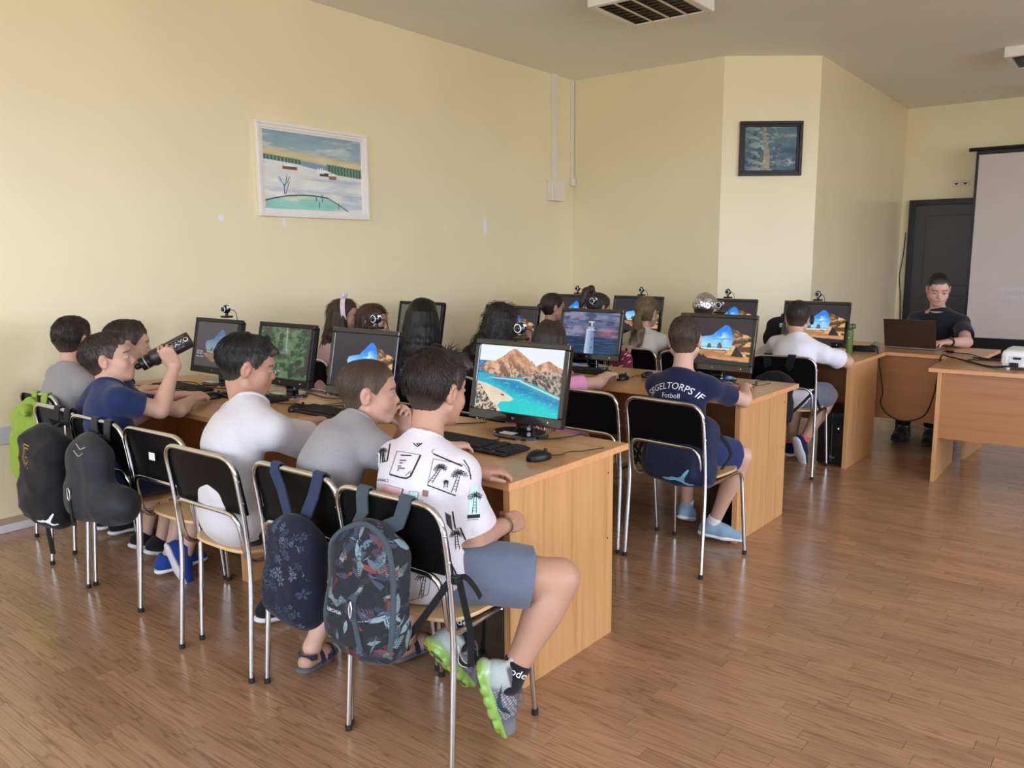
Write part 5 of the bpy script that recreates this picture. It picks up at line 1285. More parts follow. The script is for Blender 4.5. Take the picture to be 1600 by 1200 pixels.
def person(name, label, P, NB, HC, yaw=0.0, hd=(0, 0, 0), sc=1.0, hs=1.0, fat=1.0, res=0.006, skin=(0.62, 0.36, 0.26), arms=(), legs=(), shirt=None, bottom=None, shoes=None,
           hair=None, hunch=0.03, brow=(0.05, 0.03, 0.02), female=False, group=None):
    """a seated figure; arms/legs are (right, left) dicts of joint targets in the room"""
    P = np.array(P, float); NB = np.array(NB, float); c = np.array(HC, float); root = np.array([P[0], P[1], 0.0])
    t = thing(name, label, 'person', tuple(root), 0, group)
    T = rotz(yaw); rt, fw = T[:, 0], T[:, 1]; up = unit(NB - P); fw = unit(np.cross(up, rt)); rt = np.cross(fw, up)
    B = np.stack([rt, fw, up], 1); Rh = rotz(hd[0]) @ rotx(hd[1]) @ roty(hd[2]); k = sc * fat
    spine = lambda u: P + (NB - P) * u - fw * hunch * sc * 4 * u * (1 - u)
    sh = [NB + rt * x * 0.137 * sc - up * 0.050 * sc + fw * 0.012 * sc for x in (1, -1)]
    for i, a in enumerate(arms): sh[i] = sh[i] + np.array(a.get('sh', (0, 0, 0)))
    hip = [P + rt * x * 0.072 * sc + fw * 0.015 for x in (1, -1)]
    A = []
    for i, a in enumerate(arms):
        w = np.array(a['w'], float); e = np.array(a['e'], float) if 'e' in a else ik(sh[i], w, 0.245 * sc, 0.215 * sc, a['pole'])
        A.append((sh[i], e, w, a))
    Lg = []
    for i, l in enumerate(legs):
        an = np.array(l['a'], float); kn = np.array(l['k'], float) if 'k' in l else ik(hip[i], an, 0.36 * sc, 0.345 * sc, l.get('pole', fw + np.array([0, 0, 1.2])))
        Lg.append((hip[i], kn, an, l))
    # ---- skin
    pts = [P, NB, c] + [q for a in A for q in a[:3]] + [q for l in Lg for q in l[:3]]
    lo = np.min(pts, 0) - 0.19 * sc; hi = np.max(pts, 0) + 0.19 * sc
    def torso(f, o=0.0, kk=0.05):
        f.ell(spine(0.02) + up * 0.01, B, np.array((0.128 * fat + o, 0.098 * fat + o, 0.092 + o)) * sc, kk)
        f.ell(spine(0.30), B, np.array((0.112 * fat + o, 0.086 * fat + o, 0.11)) * sc, kk)
        f.ell(spine(0.62), B, np.array((0.124 * (1 + .3 * (fat - 1)) + o, 0.086 + o, 0.13)) * sc, kk)
        f.ell(spine(0.86), B, np.array((0.112 + o, 0.068 + o, 0.075)) * sc, kk)
        for i, x in enumerate((1, -1)):
            b0 = NB - up * 0.035 * sc
            f.cone(b0, sh[i], (0.052 + o * .8) * sc, (0.038 + o) * sc, 0.04)
            f.cone(NB + up * 0.012 * sc + rt * x * 0.028 * sc, sh[i] + up * 0.012 * sc, (0.030 + o * .6) * sc, (0.022 + o) * sc, 0.05)
    f = SDF(lo, hi, res)
    torso(f, -0.004)
    nb2 = c + Rh @ (np.array((0, -0.022, -0.055)) * hs)
    f.cone(NB - up * 0.03 * sc, nb2, 0.049 * sc * (0.9 + .1 * fat) * (0.92 if female else 1), 0.047 * hs * (0.88 if female else 1), 0.025)
    head_parts(f, c, Rh, hs)
    for i, (s0, e, w, a) in enumerate(A):
        f.cone(s0, e, 0.042 * k, 0.034 * k, 0.03, bulge=0.004 * sc)
        f.cone(e, w, 0.0345 * k, 0.0225 * sc, 0.012, bulge=0.006 * k, bpos=0.25)
        x = 1 if i == 0 else -1; d = unit(a['d']); n = np.array(a['n'], float); n = unit(n - d * (n @ d)); side = np.cross(d, n) * x
        hand_parts(f, w, d, n, side, sc * a.get('hs', 0.92), a.get('curl', 0.4), a.get('thumb', 0.5), a.get('spread', 0.12))
    for (h_, kn, an, l) in Lg:
        f.cone(h_, kn, 0.073 * k, 0.050 * k, 0.03)
        f.cone(kn, an, 0.0475 * k, 0.030 * k, 0.02, bulge=0.011 * k, bpos=0.30)
        ft = unit(l.get('toe', fw)); su = unit(l.get('sup', (0, 0, 1))); f.cone(an, an + ft * 0.032 * sc - su * .035 * sc, 0.026 * sc, 0.020 * sc, 0.02)
    V, F = f.mesh(1)
    Q = (V - c) @ Rh / hs; x, y, z = Q[:, 0], Q[:, 1], Q[:, 2]
    col = np.tile(np.array(skin), (len(V), 1)); red = np.array((skin[0] * 1.02, skin[1] * 0.72, skin[2] * 0.68))
    def tint(w, cc): return col * (1 - w[:, None]) + np.array(cc) * w[:, None]
    col = tint(0.35 * np.exp(-((np.abs(x) - 0.042) / 0.02) ** 2 - ((y - 0.06) / 0.04) ** 2 - ((z + 0.028) / 0.02) ** 2), red)
    col = tint(0.45 * np.exp(-((np.abs(x) - 0.08) / 0.012) ** 2 - ((y + 0.01) / 0.03) ** 2 - (z / 0.035) ** 2), red)
    col = tint(0.4 * np.exp(-(x / 0.014) ** 2 - ((y - 0.1) / 0.016) ** 2 - ((z + 0.024) / 0.014) ** 2), red)
    lips = (y > 0.075) * np.exp(-(np.abs(x) / 0.019) ** 4 - ((z + 0.053) / 0.0075) ** 2); col = tint(0.75 * lips, (skin[0] * 0.80, skin[1] * 0.52, skin[2] * 0.52))
    mouth = (y > 0.075) * np.exp(-(np.abs(x) / 0.018) ** 4 - ((z + 0.0532) / 0.0022) ** 2); col = tint(0.8 * mouth, (0.12, 0.04, 0.035))
    bz = 0.0245 + 0.10 * np.maximum(0, 0.03 - np.abs(np.abs(x) - 0.030)) * 0.1 - 3.5 * (np.abs(x) - 0.028) ** 2
    bw = ((np.abs(np.abs(x) - 0.0315) < 0.0195) & (y > 0.05)) * np.exp(-((z - bz) / 0.0042) ** 2); col = tint(np.clip(bw * 0.85, 0, 1), brow)
    lash = ((np.abs(np.abs(x) - 0.031) < 0.0145) & (y > 0.06)) * np.exp(-((z - 0.0095) / 0.0022) ** 2); col = tint(np.clip(lash * 0.6, 0, 1), brow)
    for s0, e, w, a in A:
        d_ = V - (w + unit(a['d']) * 0.08 * sc); col = tint(0.22 * np.exp(-(np.sum(d_ * d_, 1)) / 0.05 ** 2), red)
    body = np_mesh('body', V - root, F, M_skin, t, col)
    for x_ in (1, -1):
        ec = c + Rh @ (np.array((x_ * 0.031, 0.0778, 0.0035)) * hs)
        mbe = MB(); mbe.ball((0, 0, 0), 0.0116 * hs, 14)
        vv = np.array(mbe.v); d_ = unit(np.array((0, 1, -0.12))); ang = np.arccos(np.clip(vv @ d_ / (0.0116 * hs), -1, 1))
        cc = np.where((ang < 0.24)[:, None], (0.01, 0.01, 0.01), np.where((ang < 0.60)[:, None], (0.03, 0.018, 0.012), (0.44, 0.40, 0.37)))
        # open the lids: the eyeball sits a little proud of the socket
        q4 = [f_ for f_ in mbe.f]; me = bpy.data.meshes.new('eye'); me.from_pydata([tuple(Rh @ v + ec + Rh @ np.array((0, 0.0006 * hs, 0)) - root) for v in vv], [], q4); me.materials.append(M_eye)
        a_ = me.attributes.new('Col', 'FLOAT_COLOR', 'POINT'); a_.data.foreach_set('color', np.concatenate([cc, np.ones((len(cc), 1))], 1).astype(np.float32).ravel())
        me.polygons.foreach_set('use_smooth', [True] * len(q4)); eo = bpy.data.objects.new('eye', me); C.objects.link(eo); eo.parent = t
    info = dict(t=t, root=root, B=B, spine=spine, sh=sh, A=A, L=Lg, Rh=Rh, c=c, up=up, rt=rt, fw=fw, sc=sc, NB=NB, P=P, body=body, hs=hs)
    # ---- shirt
    if shirt:
        o = shirt.get('off', 0.012) / sc; f = SDF(lo, hi, shirt.get('res', res)); torso(f, o, 0.05)
        sl = shirt.get('sleeve', 0.72)
        f.ell(spine(0.0) - up * 0.0, B, np.array((0.134 * fat + o, 0.104 * fat + o, 0.10)) * sc, 0.06)
        for i, (s0, e, w, a) in enumerate(A):
            d = unit(e - s0); L = np.linalg.norm(e - s0); r1 = (0.037 * fat + 0.011) * sc; r2 = shirt.get('cuff', 0.053) * k
            if sl <= 1:
                en = s0 + d * L * sl; q_ = L * sl / (L * sl + 0.05); f.cone(s0, en + d * 0.05, r1, r1 + (r2 - r1) / q_, 0.035, cap=(en, d))
                th_ = 2.1 * shirt.get('res', res); f.cone(en - d * 0.014, en + d * 0.06, r2 - th_ - 0.001, r2 - th_ * 0.8, 0.0, op='s')
                pass
            else:
                f.cone(s0, e, r1, 0.048 * k, 0.035); d2 = unit(w - e); f.cone(e, w + d2 * 0.03, 0.047 * k, 0.034 * k, 0.02, cap=(w - d2 * 0.005, d2))
        # hem and neckline
        hem = spine(0.0) - up * shirt.get('hem', 0.055) * sc
        f.clip(hem, -up)
        nk = shirt.get('neck', 0.056) * sc; nd = unit(unit(nb2 - NB) + 0.30 * fw); nc = NB + up * 0.010 * sc + fw * 0.004
        f.cone(NB - up * 0.02 * sc, NB + unit(nb2 - NB) * 0.045 * sc, 0.064 * sc, 0.056 * sc, 0.03); u1 = unit(np.cross(nd, rt)); f.box(nc + nd * 0.072 * sc, np.stack([u1, np.cross(nd, u1), nd], 1), (0.074 * sc, 0.080 * sc, 0.052 * sc), 0.004, 0.0, 's')
        V, F = f.mesh(1); Nn = vnormals(V, F)
        wv = folds(V - root, shirt.get('seed', 1), shirt.get('freq', 21), up * 0.8 + rt * 0.2)
        hh = ((V - P) @ up) / np.linalg.norm(NB - P)
        V = V + Nn * (wv * shirt.get('wr', 0.0035) * 1.7 * (0.35 + 0.65 * np.clip(1.15 - np.abs(hh - 0.2), 0.2, 1)))[:, None]
        so = np_mesh('shirt', V - root, F, shirt['mat'], t); info['shirt'] = so
        if shirt.get('collar', True):
            ring = []; u1 = unit(np.cross(nd, rt)); u2 = np.cross(nd, u1)
            bv = BVHTree.FromPolygons([tuple(v) for v in V], [tuple(q) for q in F])
            for j in range(30):
                a_ = 2 * pi * j / 30; dr = u1 * cos(a_) + u2 * sin(a_)
                p = nc + nd * 0.016 + dr * nk * 1.05; q, n_, _, _ = bv.find_nearest(Vector(p)); ring.append(Vector(np.array(q) - root + np.array(n_) * 0.0015))
            MB().tube(ring, shirt.get('collar_r', 0.0058) * sc, 8, closed=True).build('collar', shirt.get('collar_mat', shirt['mat']), t)
    # ---- trousers or shorts
    if bottom:
        f = SDF(lo, hi, bottom.get('res', res)); o = bottom.get('off', 0.012)
        f.ell(P + up * 0.0, B, np.array((0.130 * fat * sc + o, 0.100 * fat * sc + o, 0.095 * sc + o)), 0.05)
        for (h_, kn, an, l) in Lg:
            d = unit(kn - h_); L = np.linalg.norm(kn - h_); hm = bottom.get('hem', 0.72)
            r1 = 0.076 * k + o; r2 = (0.052 * k + o + bottom.get('flare', 0.008))
            if hm <= 1:
                en = h_ + d * L * hm; f.cone(h_, en + d * 0.06, r1, r2 + (r1 - r2) * 0.25, 0.04, cap=(en, d)); f.cone(en - d * 0.02, en + d * 0.08, r2 + (r1 - r2) * .25 - 0.008, r2 + (r1 - r2) * .25 - 0.008, 0.0, op='s')
            else:
                f.cone(h_, kn, r1, 0.052 * k + o, 0.04); d2 = unit(an - kn); f.cone(kn, an + d2 * 0.03, 0.050 * k + o, 0.040 * k + o * .6, 0.03, cap=(an - d2 * 0.02 * sc, d2))
        f.clip(P + up * 0.075 * sc, up)
        V, F = f.mesh(1); Nn = vnormals(V, F)
        V = V + Nn * (folds(V - root, bottom.get('seed', 5), 30, rt) * bottom.get('wr', 0.003) * 1.4)[:, None]
        info['bottom'] = np_mesh('trousers' if bottom.get('hem', .72) > 1 else 'shorts', V - root, F, bottom['mat'], t)
    # ---- shoes
    if shoes:
        for i, (h_, kn, an, l) in enumerate(Lg):
            sp = dict(shoes); sp.update(l.get('shoe', {}))
            if sp.get('mat') is None: continue
            make_shoe(t, root, an, unit(l.get('toe', fw)), unit(l.get('sup', (0, 0, 1))), sc, sp, res)
    if hair:
        hk = dict(hair); st = hk.pop('style'); mt = hk.pop('mat'); hh = hk.pop('res', res * 0.8)
        info['hair'] = make_hair(st, c, Rh, hs, mt, root, t, hh, **hk)
    return info

def make_shoe(t, root, an, toe, sup, sc, sp, res):
    """low trainer: upper and sole, sock as its own part"""
    sup = unit(sup - toe * (sup @ toe)); rt = np.cross(toe, sup); S = np.stack([rt, toe, sup], 1); g = sc * sp.get('size', 1.0)
    O = an - sup * 0.072 * g     # under the ankle, on the ground
    Q = lambda *p: O + S @ (np.array(p) * g)
    r = min(res, 0.0045)
    f = SDF(O - 0.2 * g, O + 0.2 * g, r)
    f.cone(Q(0, -0.040, 0.038), Q(0, 0.05, 0.036), 0.034 * g, 0.036 * g, 0.02); f.cone(Q(0, 0.05, 0.034), Q(0, 0.135, 0.026), 0.037 * g, 0.027 * g, 0.02)
    f.cone(Q(0, -0.015, 0.05), Q(0, -0.010, 0.085), 0.036 * g, 0.037 * g, 0.025, cap=(Q(0, -0.01, 0.078), S @ np.array((0, 0.45, 1)))); f.cone(Q(0, 0.02, 0.062), Q(0, 0.075, 0.048), 0.024 * g, 0.022 * g, 0.02)
    f.clip(Q(0, 0, 0.016), -sup); V, F = f.mesh(1)
    np_mesh('shoe', V - root, F, sp['mat'], t)
    f = SDF(O - 0.2 * g, O + 0.2 * g, r)
    f.cone(Q(0, -0.042, 0.012), Q(0, 0.06, 0.011), 0.037 * g, 0.040 * g, 0.01, flat=(sup, 0.42)); f.cone(Q(0, 0.06, 0.011), Q(0, 0.137, 0.014), 0.041 * g, 0.029 * g, 0.01, flat=(sup, 0.42))
    V, F = f.mesh(1); np_mesh('sole', V - root, F, sp['sole'], t)
    if sp.get('sock') is not None:
        f = SDF(O - 0.2 * g, O + 0.3 * g, r); kd = unit(sp.get('shin', sup)); a0 = Q(0, -0.012, 0.05)
        e = an + kd * sp.get('sockh', 0.045) * g
        f.cone(a0, e + kd * 0.03, 0.034 * g, 0.0365 * g, 0.01, cap=(e, kd)); V, F = f.mesh(1); np_mesh('sock', V - root, F, sp['sock'], t)
    if sp.get('lace') is not None:
        mb = MB(); mb.T = Matrix.Translation(Vector(-root))
        for i in range(4):
            u = i / 3; y = 0.028 + 0.05 * u; z = 0.083 - 0.017 * u; mb.tube([Q(-0.02, y, z - .006), Q(0, y + .004, z + 0.003), Q(0.02, y, z - .006)], 0.0028 * g, 6)
        mb.build('lace', sp['lace'], t, kind='stuff')
# ================================================================== PEOPLE
SK1 = (0.56, 0.32, 0.23); SK2 = (0.48, 0.265, 0.185); SK3 = (0.60, 0.36, 0.27)
DN = (0, 0, -1)
M_print = cloth('white_printed_cotton', L3(208, 202, 208)); M_white_fleck = cloth('white_flecked_cotton', L3(200, 196, 200), fleck=L3(184, 180, 184))
M_grey_t = cloth('grey_melange_cotton', L3(146, 142, 144), fleck=L3(126, 124, 128)); M_greyblue = cloth('blue_grey_jersey', L3(98, 106, 124)); M_navy = cloth('navy_jersey', L3(24, 30, 62))
M_navy2 = cloth('navy_cotton', L3(30, 42, 82)); M_black_c = cloth('black_cotton', L3(22, 22, 26)); M_pink = cloth('pink_cotton', L3(226, 150, 192)); M_rose = cloth('dusty_pink_cotton', L3(206, 168, 172))
M_beige_t = cloth('pale_beige_cotton', L3(206, 200, 190)); M_bright = cloth('bright_white_cotton', L3(220, 219, 228)); M_dkgrey = cloth('dark_grey_cotton', L3(60, 60, 66)); M_polo = cloth('black_polo_pique', L3(24, 25, 34))
M_jeans = cloth('dark_jeans', L3(40, 48, 70)); M_greyshort = cloth('grey_shorts_cloth', L3(104, 104, 118)); M_navyshort = cloth('royal_navy_shorts', L3(36, 48, 92))
M_sole_w = plain('white_sole', L3(226, 226, 228), 0.5, var=0.04); M_sole_k = plain('black_sole', (0.02, 0.02, 0.02), 0.6); M_shoe_k = cloth('black_shoe', L3(26, 26, 30)); M_shoe_b = cloth('pale_blue_mesh', L3(134, 162, 186), var=0.14, scale=700)
M_shoe_bl = cloth('blue_trainer', L3(30, 62, 140)); M_shoe_nv = cloth('navy_trainer', L3(28, 32, 72)); M_sock_w = cloth('white_sock', L3(222, 222, 226)); M_sock_k = cloth('black_sock', L3(20, 20, 24)); M_sock_r = cloth('coral_sock', L3(236, 96, 96)); M_lace = cloth('lace', L3(206, 208, 214))

PP = {}
# -- the boy in the printed shirt, nearest the camera
PP['print'] = person('person', 'boy in white palm-print shirt and grey-blue shorts, nearest, on the front row end chair', (3.185, 1.735, 0.545), (3.175, 1.745, 0.905), (3.150, 1.83, 1.075), yaw=-0.12, hd=(0.0, -0.12, 0.03), sc=1.06, hs=1.04, fat=1.10, res=0.0045, skin=SK2,
    arms=(dict(e=(3.315, 1.80, 0.640), w=(3.30, 1.995, 0.630), d=(-0.15, 1, -0.1), n=(-0.75, 0.1, -0.5), curl=1.25, thumb=0.9, sh=(-0.005, 0.0, 0.0)),
          dict(e=(3.015, 1.915, 0.70), w=(3.165, 1.985, 0.785), d=(0.52, 0.86, -0.05), n=DN, curl=0.42, thumb=0.25, hs=0.98)),
    legs=(dict(k=(3.52, 1.965, 0.508), a=(3.432, 1.82, 0.205), toe=(0.12, 0.26, -0.95), sup=(0.75, 0.55, 0.40)), dict(k=(3.02, 2.06, 0.505), a=(3.205, 1.845, 0.26), toe=(0.08, 0.62, -0.78), sup=(0.25, 0.75, 0.6))),
    shirt=dict(mat=M_print, sleeve=0.80, cuff=0.070, off=0.017, hem=0.075, wr=0.0045, seed=3, neck=0.058), bottom=dict(mat=M_greyblue, hem=0.75, flare=0.018, off=0.013), shoes=dict(mat=None),
    hair=dict(style='short', mat=HD, th=(0.006, 0.020), seed=2, res=0.0038, strands=(3200, 0.032, 0.20, 0.12), tuft=[((-0.03, 0.05, 0.10), (0.03, 0.085, 0.085), 0.018, 0.014), ((0.02, 0.06, 0.10), (0.05, 0.078, 0.075), 0.016, 0.010)]), brow=(0.02, 0.014, 0.01))
# -- boy with cropped hair in a grey T-shirt, chin on his hand
PP['grey'] = person('person', 'boy with cropped brown hair and grey T-shirt leaning his chin on his hand', (2.74, 1.745, 0.54), (2.765, 1.835, 0.905), (2.765, 1.905, 1.018), yaw=-0.10, hd=(-0.72, -0.05, 0.0), sc=1.0, hs=1.0, res=0.0050, skin=SK3, hunch=0.075,
    arms=(dict(e=(2.905, 1.985, 0.725), w=(2.90, 2.155, 0.799), d=(0.22, 1, -0.06), n=DN, curl=0.45, thumb=0.2), dict(e=(2.70, 2.11, 0.77), w=(2.775, 2.06, 0.875), d=(0.25, -0.30, 0.95), n=(0.4, -0.9, 0.0), curl=0.9, thumb=0.5)),
    legs=(dict(a=(2.80, 2.02, 0.085), pole=(0.2, 1, 1), toe=(0.1, 1, 0)), dict(a=(2.60, 1.74, 0.10), k=(2.58, 2.03, 0.50), toe=(-0.3, 0.9, -0.1))),
    shirt=dict(mat=M_grey_t, sleeve=0.74, cuff=0.056, seed=8, hem=0.06), bottom=dict(mat=M_dkgrey, hem=0.7), shoes=dict(mat=None),
    hair=dict(style='buzz', mat=HM, th=(0.003, 0.006), front=0.062, taper=0.06, strands=(2600, 0.008, 0.5, 0.5)))
# -- boy in the white flecked T-shirt
PP['white'] = person('person', 'boy with black hair in a pale flecked T-shirt looking down at his screen', (2.255, 1.715, 0.54), (2.285, 1.755, 0.930), (2.20, 1.815, 1.078), yaw=-0.22, hd=(-0.50, -0.22, 0.05), sc=1.06, hs=1.02, fat=1.16, res=0.0050, skin=SK2, hunch=0.05,
    arms=(dict(e=(2.395, 2.00, 0.765), w=(2.235, 2.185, 0.793), d=(-0.45, 0.9, 0), n=DN, curl=0.4, sh=(0.01, .01, 0)), dict(e=(2.02, 1.97, 0.735), w=(2.06, 2.18, 0.79), d=(0.2, 1, 0), n=DN, curl=0.4)),
    legs=(dict(a=(2.30, 2.02, 0.09), pole=(0.2, 1, 1)), dict(a=(2.14, 1.92, 0.09), pole=(-0.2, 1, 1))),
    shirt=dict(mat=M_white_fleck, sleeve=0.62, cuff=0.062, off=0.016, wr=0.005, seed=4, hem=0.10), bottom=dict(mat=M_black_c, hem=0.75), shoes=dict(mat=M_shoe_k, sole=M_sole_w, sock=M_sock_w),
    hair=dict(style='short', mat=HB, th=(0.0045, 0.018), front=0.054, strands=(2600, 0.026, 0.18, 0.11), tuft=[((-0.02, 0.05, 0.095), (0.03, 0.082, 0.075), 0.018, 0.013)]), brow=(0.012, 0.009, 0.008))
# -- boy drinking from the black bottle
PP['drink'] = person('person', 'boy in navy T-shirt tilting his head back to drink from a black bottle', (1.375, 1.735, 0.54), (1.285, 1.735, 0.905), (1.225, 1.775, 1.040), yaw=-0.30, hd=(-0.60, 0.16, 0.0), sc=1.02, hs=1.02, fat=1.05, res=0.0050, skin=SK3,
    arms=(dict(e=(1.465, 1.865, 0.825), w=(1.405, 1.985, 1.005), d=(0.03, -0.50, 0.86), n=(-0.70, 0.45, 0.35), curl=[0.85, 0.9, 0.95, 1.0], thumb=0.75, hs=0.95), dict(e=(1.08, 1.90, 0.72), w=(1.16, 2.06, 0.785), d=(0.2, 1, -0.05), n=DN, curl=0.5)),
    legs=(dict(a=(1.44, 1.95, 0.14), k=(1.46, 2.09, 0.49), toe=(0.15, 0.25, -0.9), sup=(0.25, 0.9, 0.3)), dict(a=(1.30, 1.95, 0.09), pole=(-0.2, 1, 1))),
    shirt=dict(mat=M_navy2, sleeve=0.55, cuff=0.058, seed=6, hem=0.08), bottom=dict(mat=M_navy, hem=0.75), shoes=dict(mat=M_shoe_bl, sole=M_sole_w, lace=M_lace),
    hair=dict(style='short', mat=HD, th=(0.0035, 0.012), front=0.056, strands=(2000, 0.018, 0.25, 0.18), tuft=[((-0.02, 0.05, 0.095), (0.02, 0.078, 0.078), 0.013, 0.011)]), brow=(0.03, 0.02, 0.014))
PP['lean'] = person('person', 'dark-haired boy in navy leaning forward with both forearms on the desk', (1.0, 1.80, 0.54), (1.06, 1.89, 0.905), (1.02, 1.975, 1.075), yaw=-0.15, hd=(-0.38, -0.08, 0.0), sc=1.0, hs=1.0, res=0.0055, skin=SK3, hunch=0.05,
    arms=(dict(e=(1.33, 2.03, 0.785), w=(1.17, 2.20, 0.795), d=(-0.45, 0.9, 0), n=DN, curl=0.4), dict(e=(0.93, 2.05, 0.79), w=(1.06, 2.23, 0.80), d=(0.1, 1, 0), n=DN, curl=0.4)),
    legs=(dict(a=(1.05, 2.05, 0.085), pole=(0.1, 1, 1)), dict(a=(0.9, 2.05, 0.085), pole=(-0.1, 1, 1))),
    shirt=dict(mat=M_navy2, sleeve=0.62, cuff=0.056, seed=11), bottom=dict(mat=M_dkgrey, hem=0.75), shoes=dict(mat=M_shoe_k, sole=M_sole_w),
    hair=dict(style='short', mat=HD, th=(0.004, 0.014), front=0.056, strands=(1400, 0.018, 0.35, 0.3)))
PP['corner'] = person('person', 'boy in plain grey T-shirt at the wall end of the front row, turned away', (0.49, 1.90, 0.54), (0.535, 1.91, 0.915), (0.505, 1.955, 1.072), yaw=0.05, hd=(0.45, -0.05, 0.0), sc=1.02, hs=1.02, res=0.006, skin=SK3,
    arms=(dict(w=(0.62, 2.25, 0.79), pole=(1, -0.3, -1), d=(0, 1, 0), n=DN), dict(w=(0.40, 2.25, 0.79), pole=(-1, -0.3, -1), d=(0.1, 1, 0), n=DN)),
    legs=(dict(a=(0.56, 2.1, 0.085)), dict(a=(0.42, 2.1, 0.085))), shirt=dict(mat=M_grey_t, sleeve=0.72, seed=13), bottom=dict(mat=M_dkgrey, hem=0.75), shoes=dict(mat=M_shoe_k, sole=M_sole_w),
    hair=dict(style='short', mat=HD, th=(0.004, 0.014), strands=(1400, 0.018, 0.35, 0.3)))
# -- middle row
def curtain(n, length, width, back, seed, wave=0.0, front=False, thick=1.0):
    """long hair: locks falling from the skull down the back and sides"""
    def ex(f, P, R, s):
        r = random.Random(seed)
        for i in range(n):
            u = i / (n - 1); a = (-1.15 + 2.3 * u) * pi / 2 * (1.0 if not front else 1.25)
            x, y = sin(a), -cos(a); p0 = np.array((x * 0.070, y * 0.088 - 0.012, 0.035)); p1 = np.array((x * 0.085, y * 0.098 - 0.012, -0.06))
            L = length * (0.9 + 0.2 * r.random()); q = np.array((x * width + r.uniform(-.01, .01), y * back - 0.02 + r.uniform(-.01, .01), -0.06 - L))
            pts = [p0, p1]
            for j in range(1, 6):
                t = j / 5; w = wave * np.array((sin(t * 9 + i * 1.9), cos(t * 8 + i * 2.3), 0)) * min(1, t * 2); pts.append(p1 * (1 - t) + q * t + np.array((0, -0.02 * sin(t * pi), 0)) + w)
            rr = [0.018, 0.022, 0.023, 0.022, 0.021, 0.018, 0.008]
            for j in range(len(pts) - 1): f.cone(P(*pts[j]), P(*pts[j + 1]), rr[j] * s * thick, rr[j + 1] * s * thick, 0.012 * s)
    return ex
def ponytail(base, path, rad):
    def ex(f, P, R, s):
        f.ell(P(*base), R, np.array((0.024, 0.024, 0.022)) * s, 0.015 * s); pts = [np.array(base)] + [np.array(p) for p in path]
        for j in range(len(pts) - 1): f.cone(P(*pts[j]), P(*pts[j + 1]), rad[j] * s, rad[j + 1] * s, 0.012 * s)
    return ex
def seated(key, label, x, y, hx, hy, hz, hd, arms, shirt, hair, bottom=None, sc=1.0, hs=1.0, skin=SK3, yaw=0.0, nb=None, legs=None, res=0.0065, fat=1.0, shoes=None, female=True, hunch=0.035, pz=0.54, brow=(0.03, 0.02, 0.014)):
    nb = nb or (x * 0.4 + hx * 0.6, y * 0.5 + hy * 0.5 - 0.01, hz - 0.158)
    legs = legs or (dict(a=(x + 0.09, y + 0.36, 0.085), pole=(0.1, 1, 1)), dict(a=(x - 0.09, y + 0.36, 0.085), pole=(-0.1, 1, 1)))
    PP[key] = person('person', label, (x, y, pz), nb, (hx, hy, hz), yaw, hd, sc, hs, fat, res, skin, arms, legs, shirt, bottom or dict(mat=M_jeans, hem=1.5), shoes or dict(mat=M_shoe_k, sole=M_sole_w), hair, hunch, brow, female)
def on_desk(r, x, d=0.12, sp=0.14):
    p1 = row_pt(r, x + sp, d, 0.795); p2 = row_pt(r, x - sp, d, 0.795)
    return (dict(w=p1, pole=(1, -0.3, -1), d=(-0.25, 1, 0), n=DN, curl=0.45), dict(w=p2, pole=(-1, -0.3, -1), d=(0.25, 1, 0), n=DN, curl=0.45))
seated('bow', 'girl with long dark hair, pink bow headband and dusty pink top', 0.52, 3.63, 0.640, 3.665, 1.090, (-0.95, -0.02, 0.05), on_desk(1, 0.55), dict(mat=M_rose, sleeve=0.8, seed=21),
       dict(style='girl', mat=HC_, th=(0.005, 0.012), front=0.064, strands=(500, 0.06, 0.15, 0.12), extra=curtain(12, 0.27, 0.085, 0.10, 5)), yaw=-0.5)
seated('brown', 'brown-haired girl looking sideways, half hidden behind a front row monitor', 0.90, 3.62, 0.945, 3.64, 1.065, (-1.25, -0.04, 0.0), on_desk(1, 0.92), dict(mat=M_dkgrey, sleeve=0.8, seed=22),
       dict(style='girl', mat=HC_, th=(0.010, 0.014), front=0.060, strands=(500, 0.05, 0.3, 0.2), extra=curtain(8, 0.10, 0.075, 0.085, 6, 0.006)), yaw=-0.5, skin=SK1)
seated('long', 'girl seen from behind with very long straight black hair', 1.335, 3.62, 1.335, 3.70, 1.105, (0.10, -0.05, 0.0), (dict(e=(1.56, 3.86, 0.79), w=(1.60, 4.08, 0.80), d=(0.1, 1, 0), n=DN, curl=0.4), on_desk(1, 1.335)[1]), dict(mat=M_black_c, sleeve=1.5, seed=23),
       dict(style='girl', mat=HJ, th=(0.010, 0.018), front=0.066, extra=curtain(18, 0.36, 0.085, 0.105, 7, 0, False, 1.45)))
seated('wavy', 'girl with a mass of black wavy hair propping her face on her hand', 1.80, 3.62, 1.925, 3.745, 1.085, (-0.25, -0.12, 0.05), (dict(e=(2.10, 4.02, 0.80), w=(2.05, 3.86, 0.985), d=(-0.15, -0.25, 1), n=(-1, 0, 0), curl=0.5), on_desk(1, 1.80)[1]), dict(mat=M_black_c, sleeve=0.8, seed=24),
       dict(style='girl', mat=HB, th=(0.030, 0.032), front=0.070, strands=(900, 0.06, 0.6, 0.5), extra=curtain(12, 0.20, 0.115, 0.125, 8, 0.016, False, 1.5)), skin=(0.30, 0.13, 0.085))
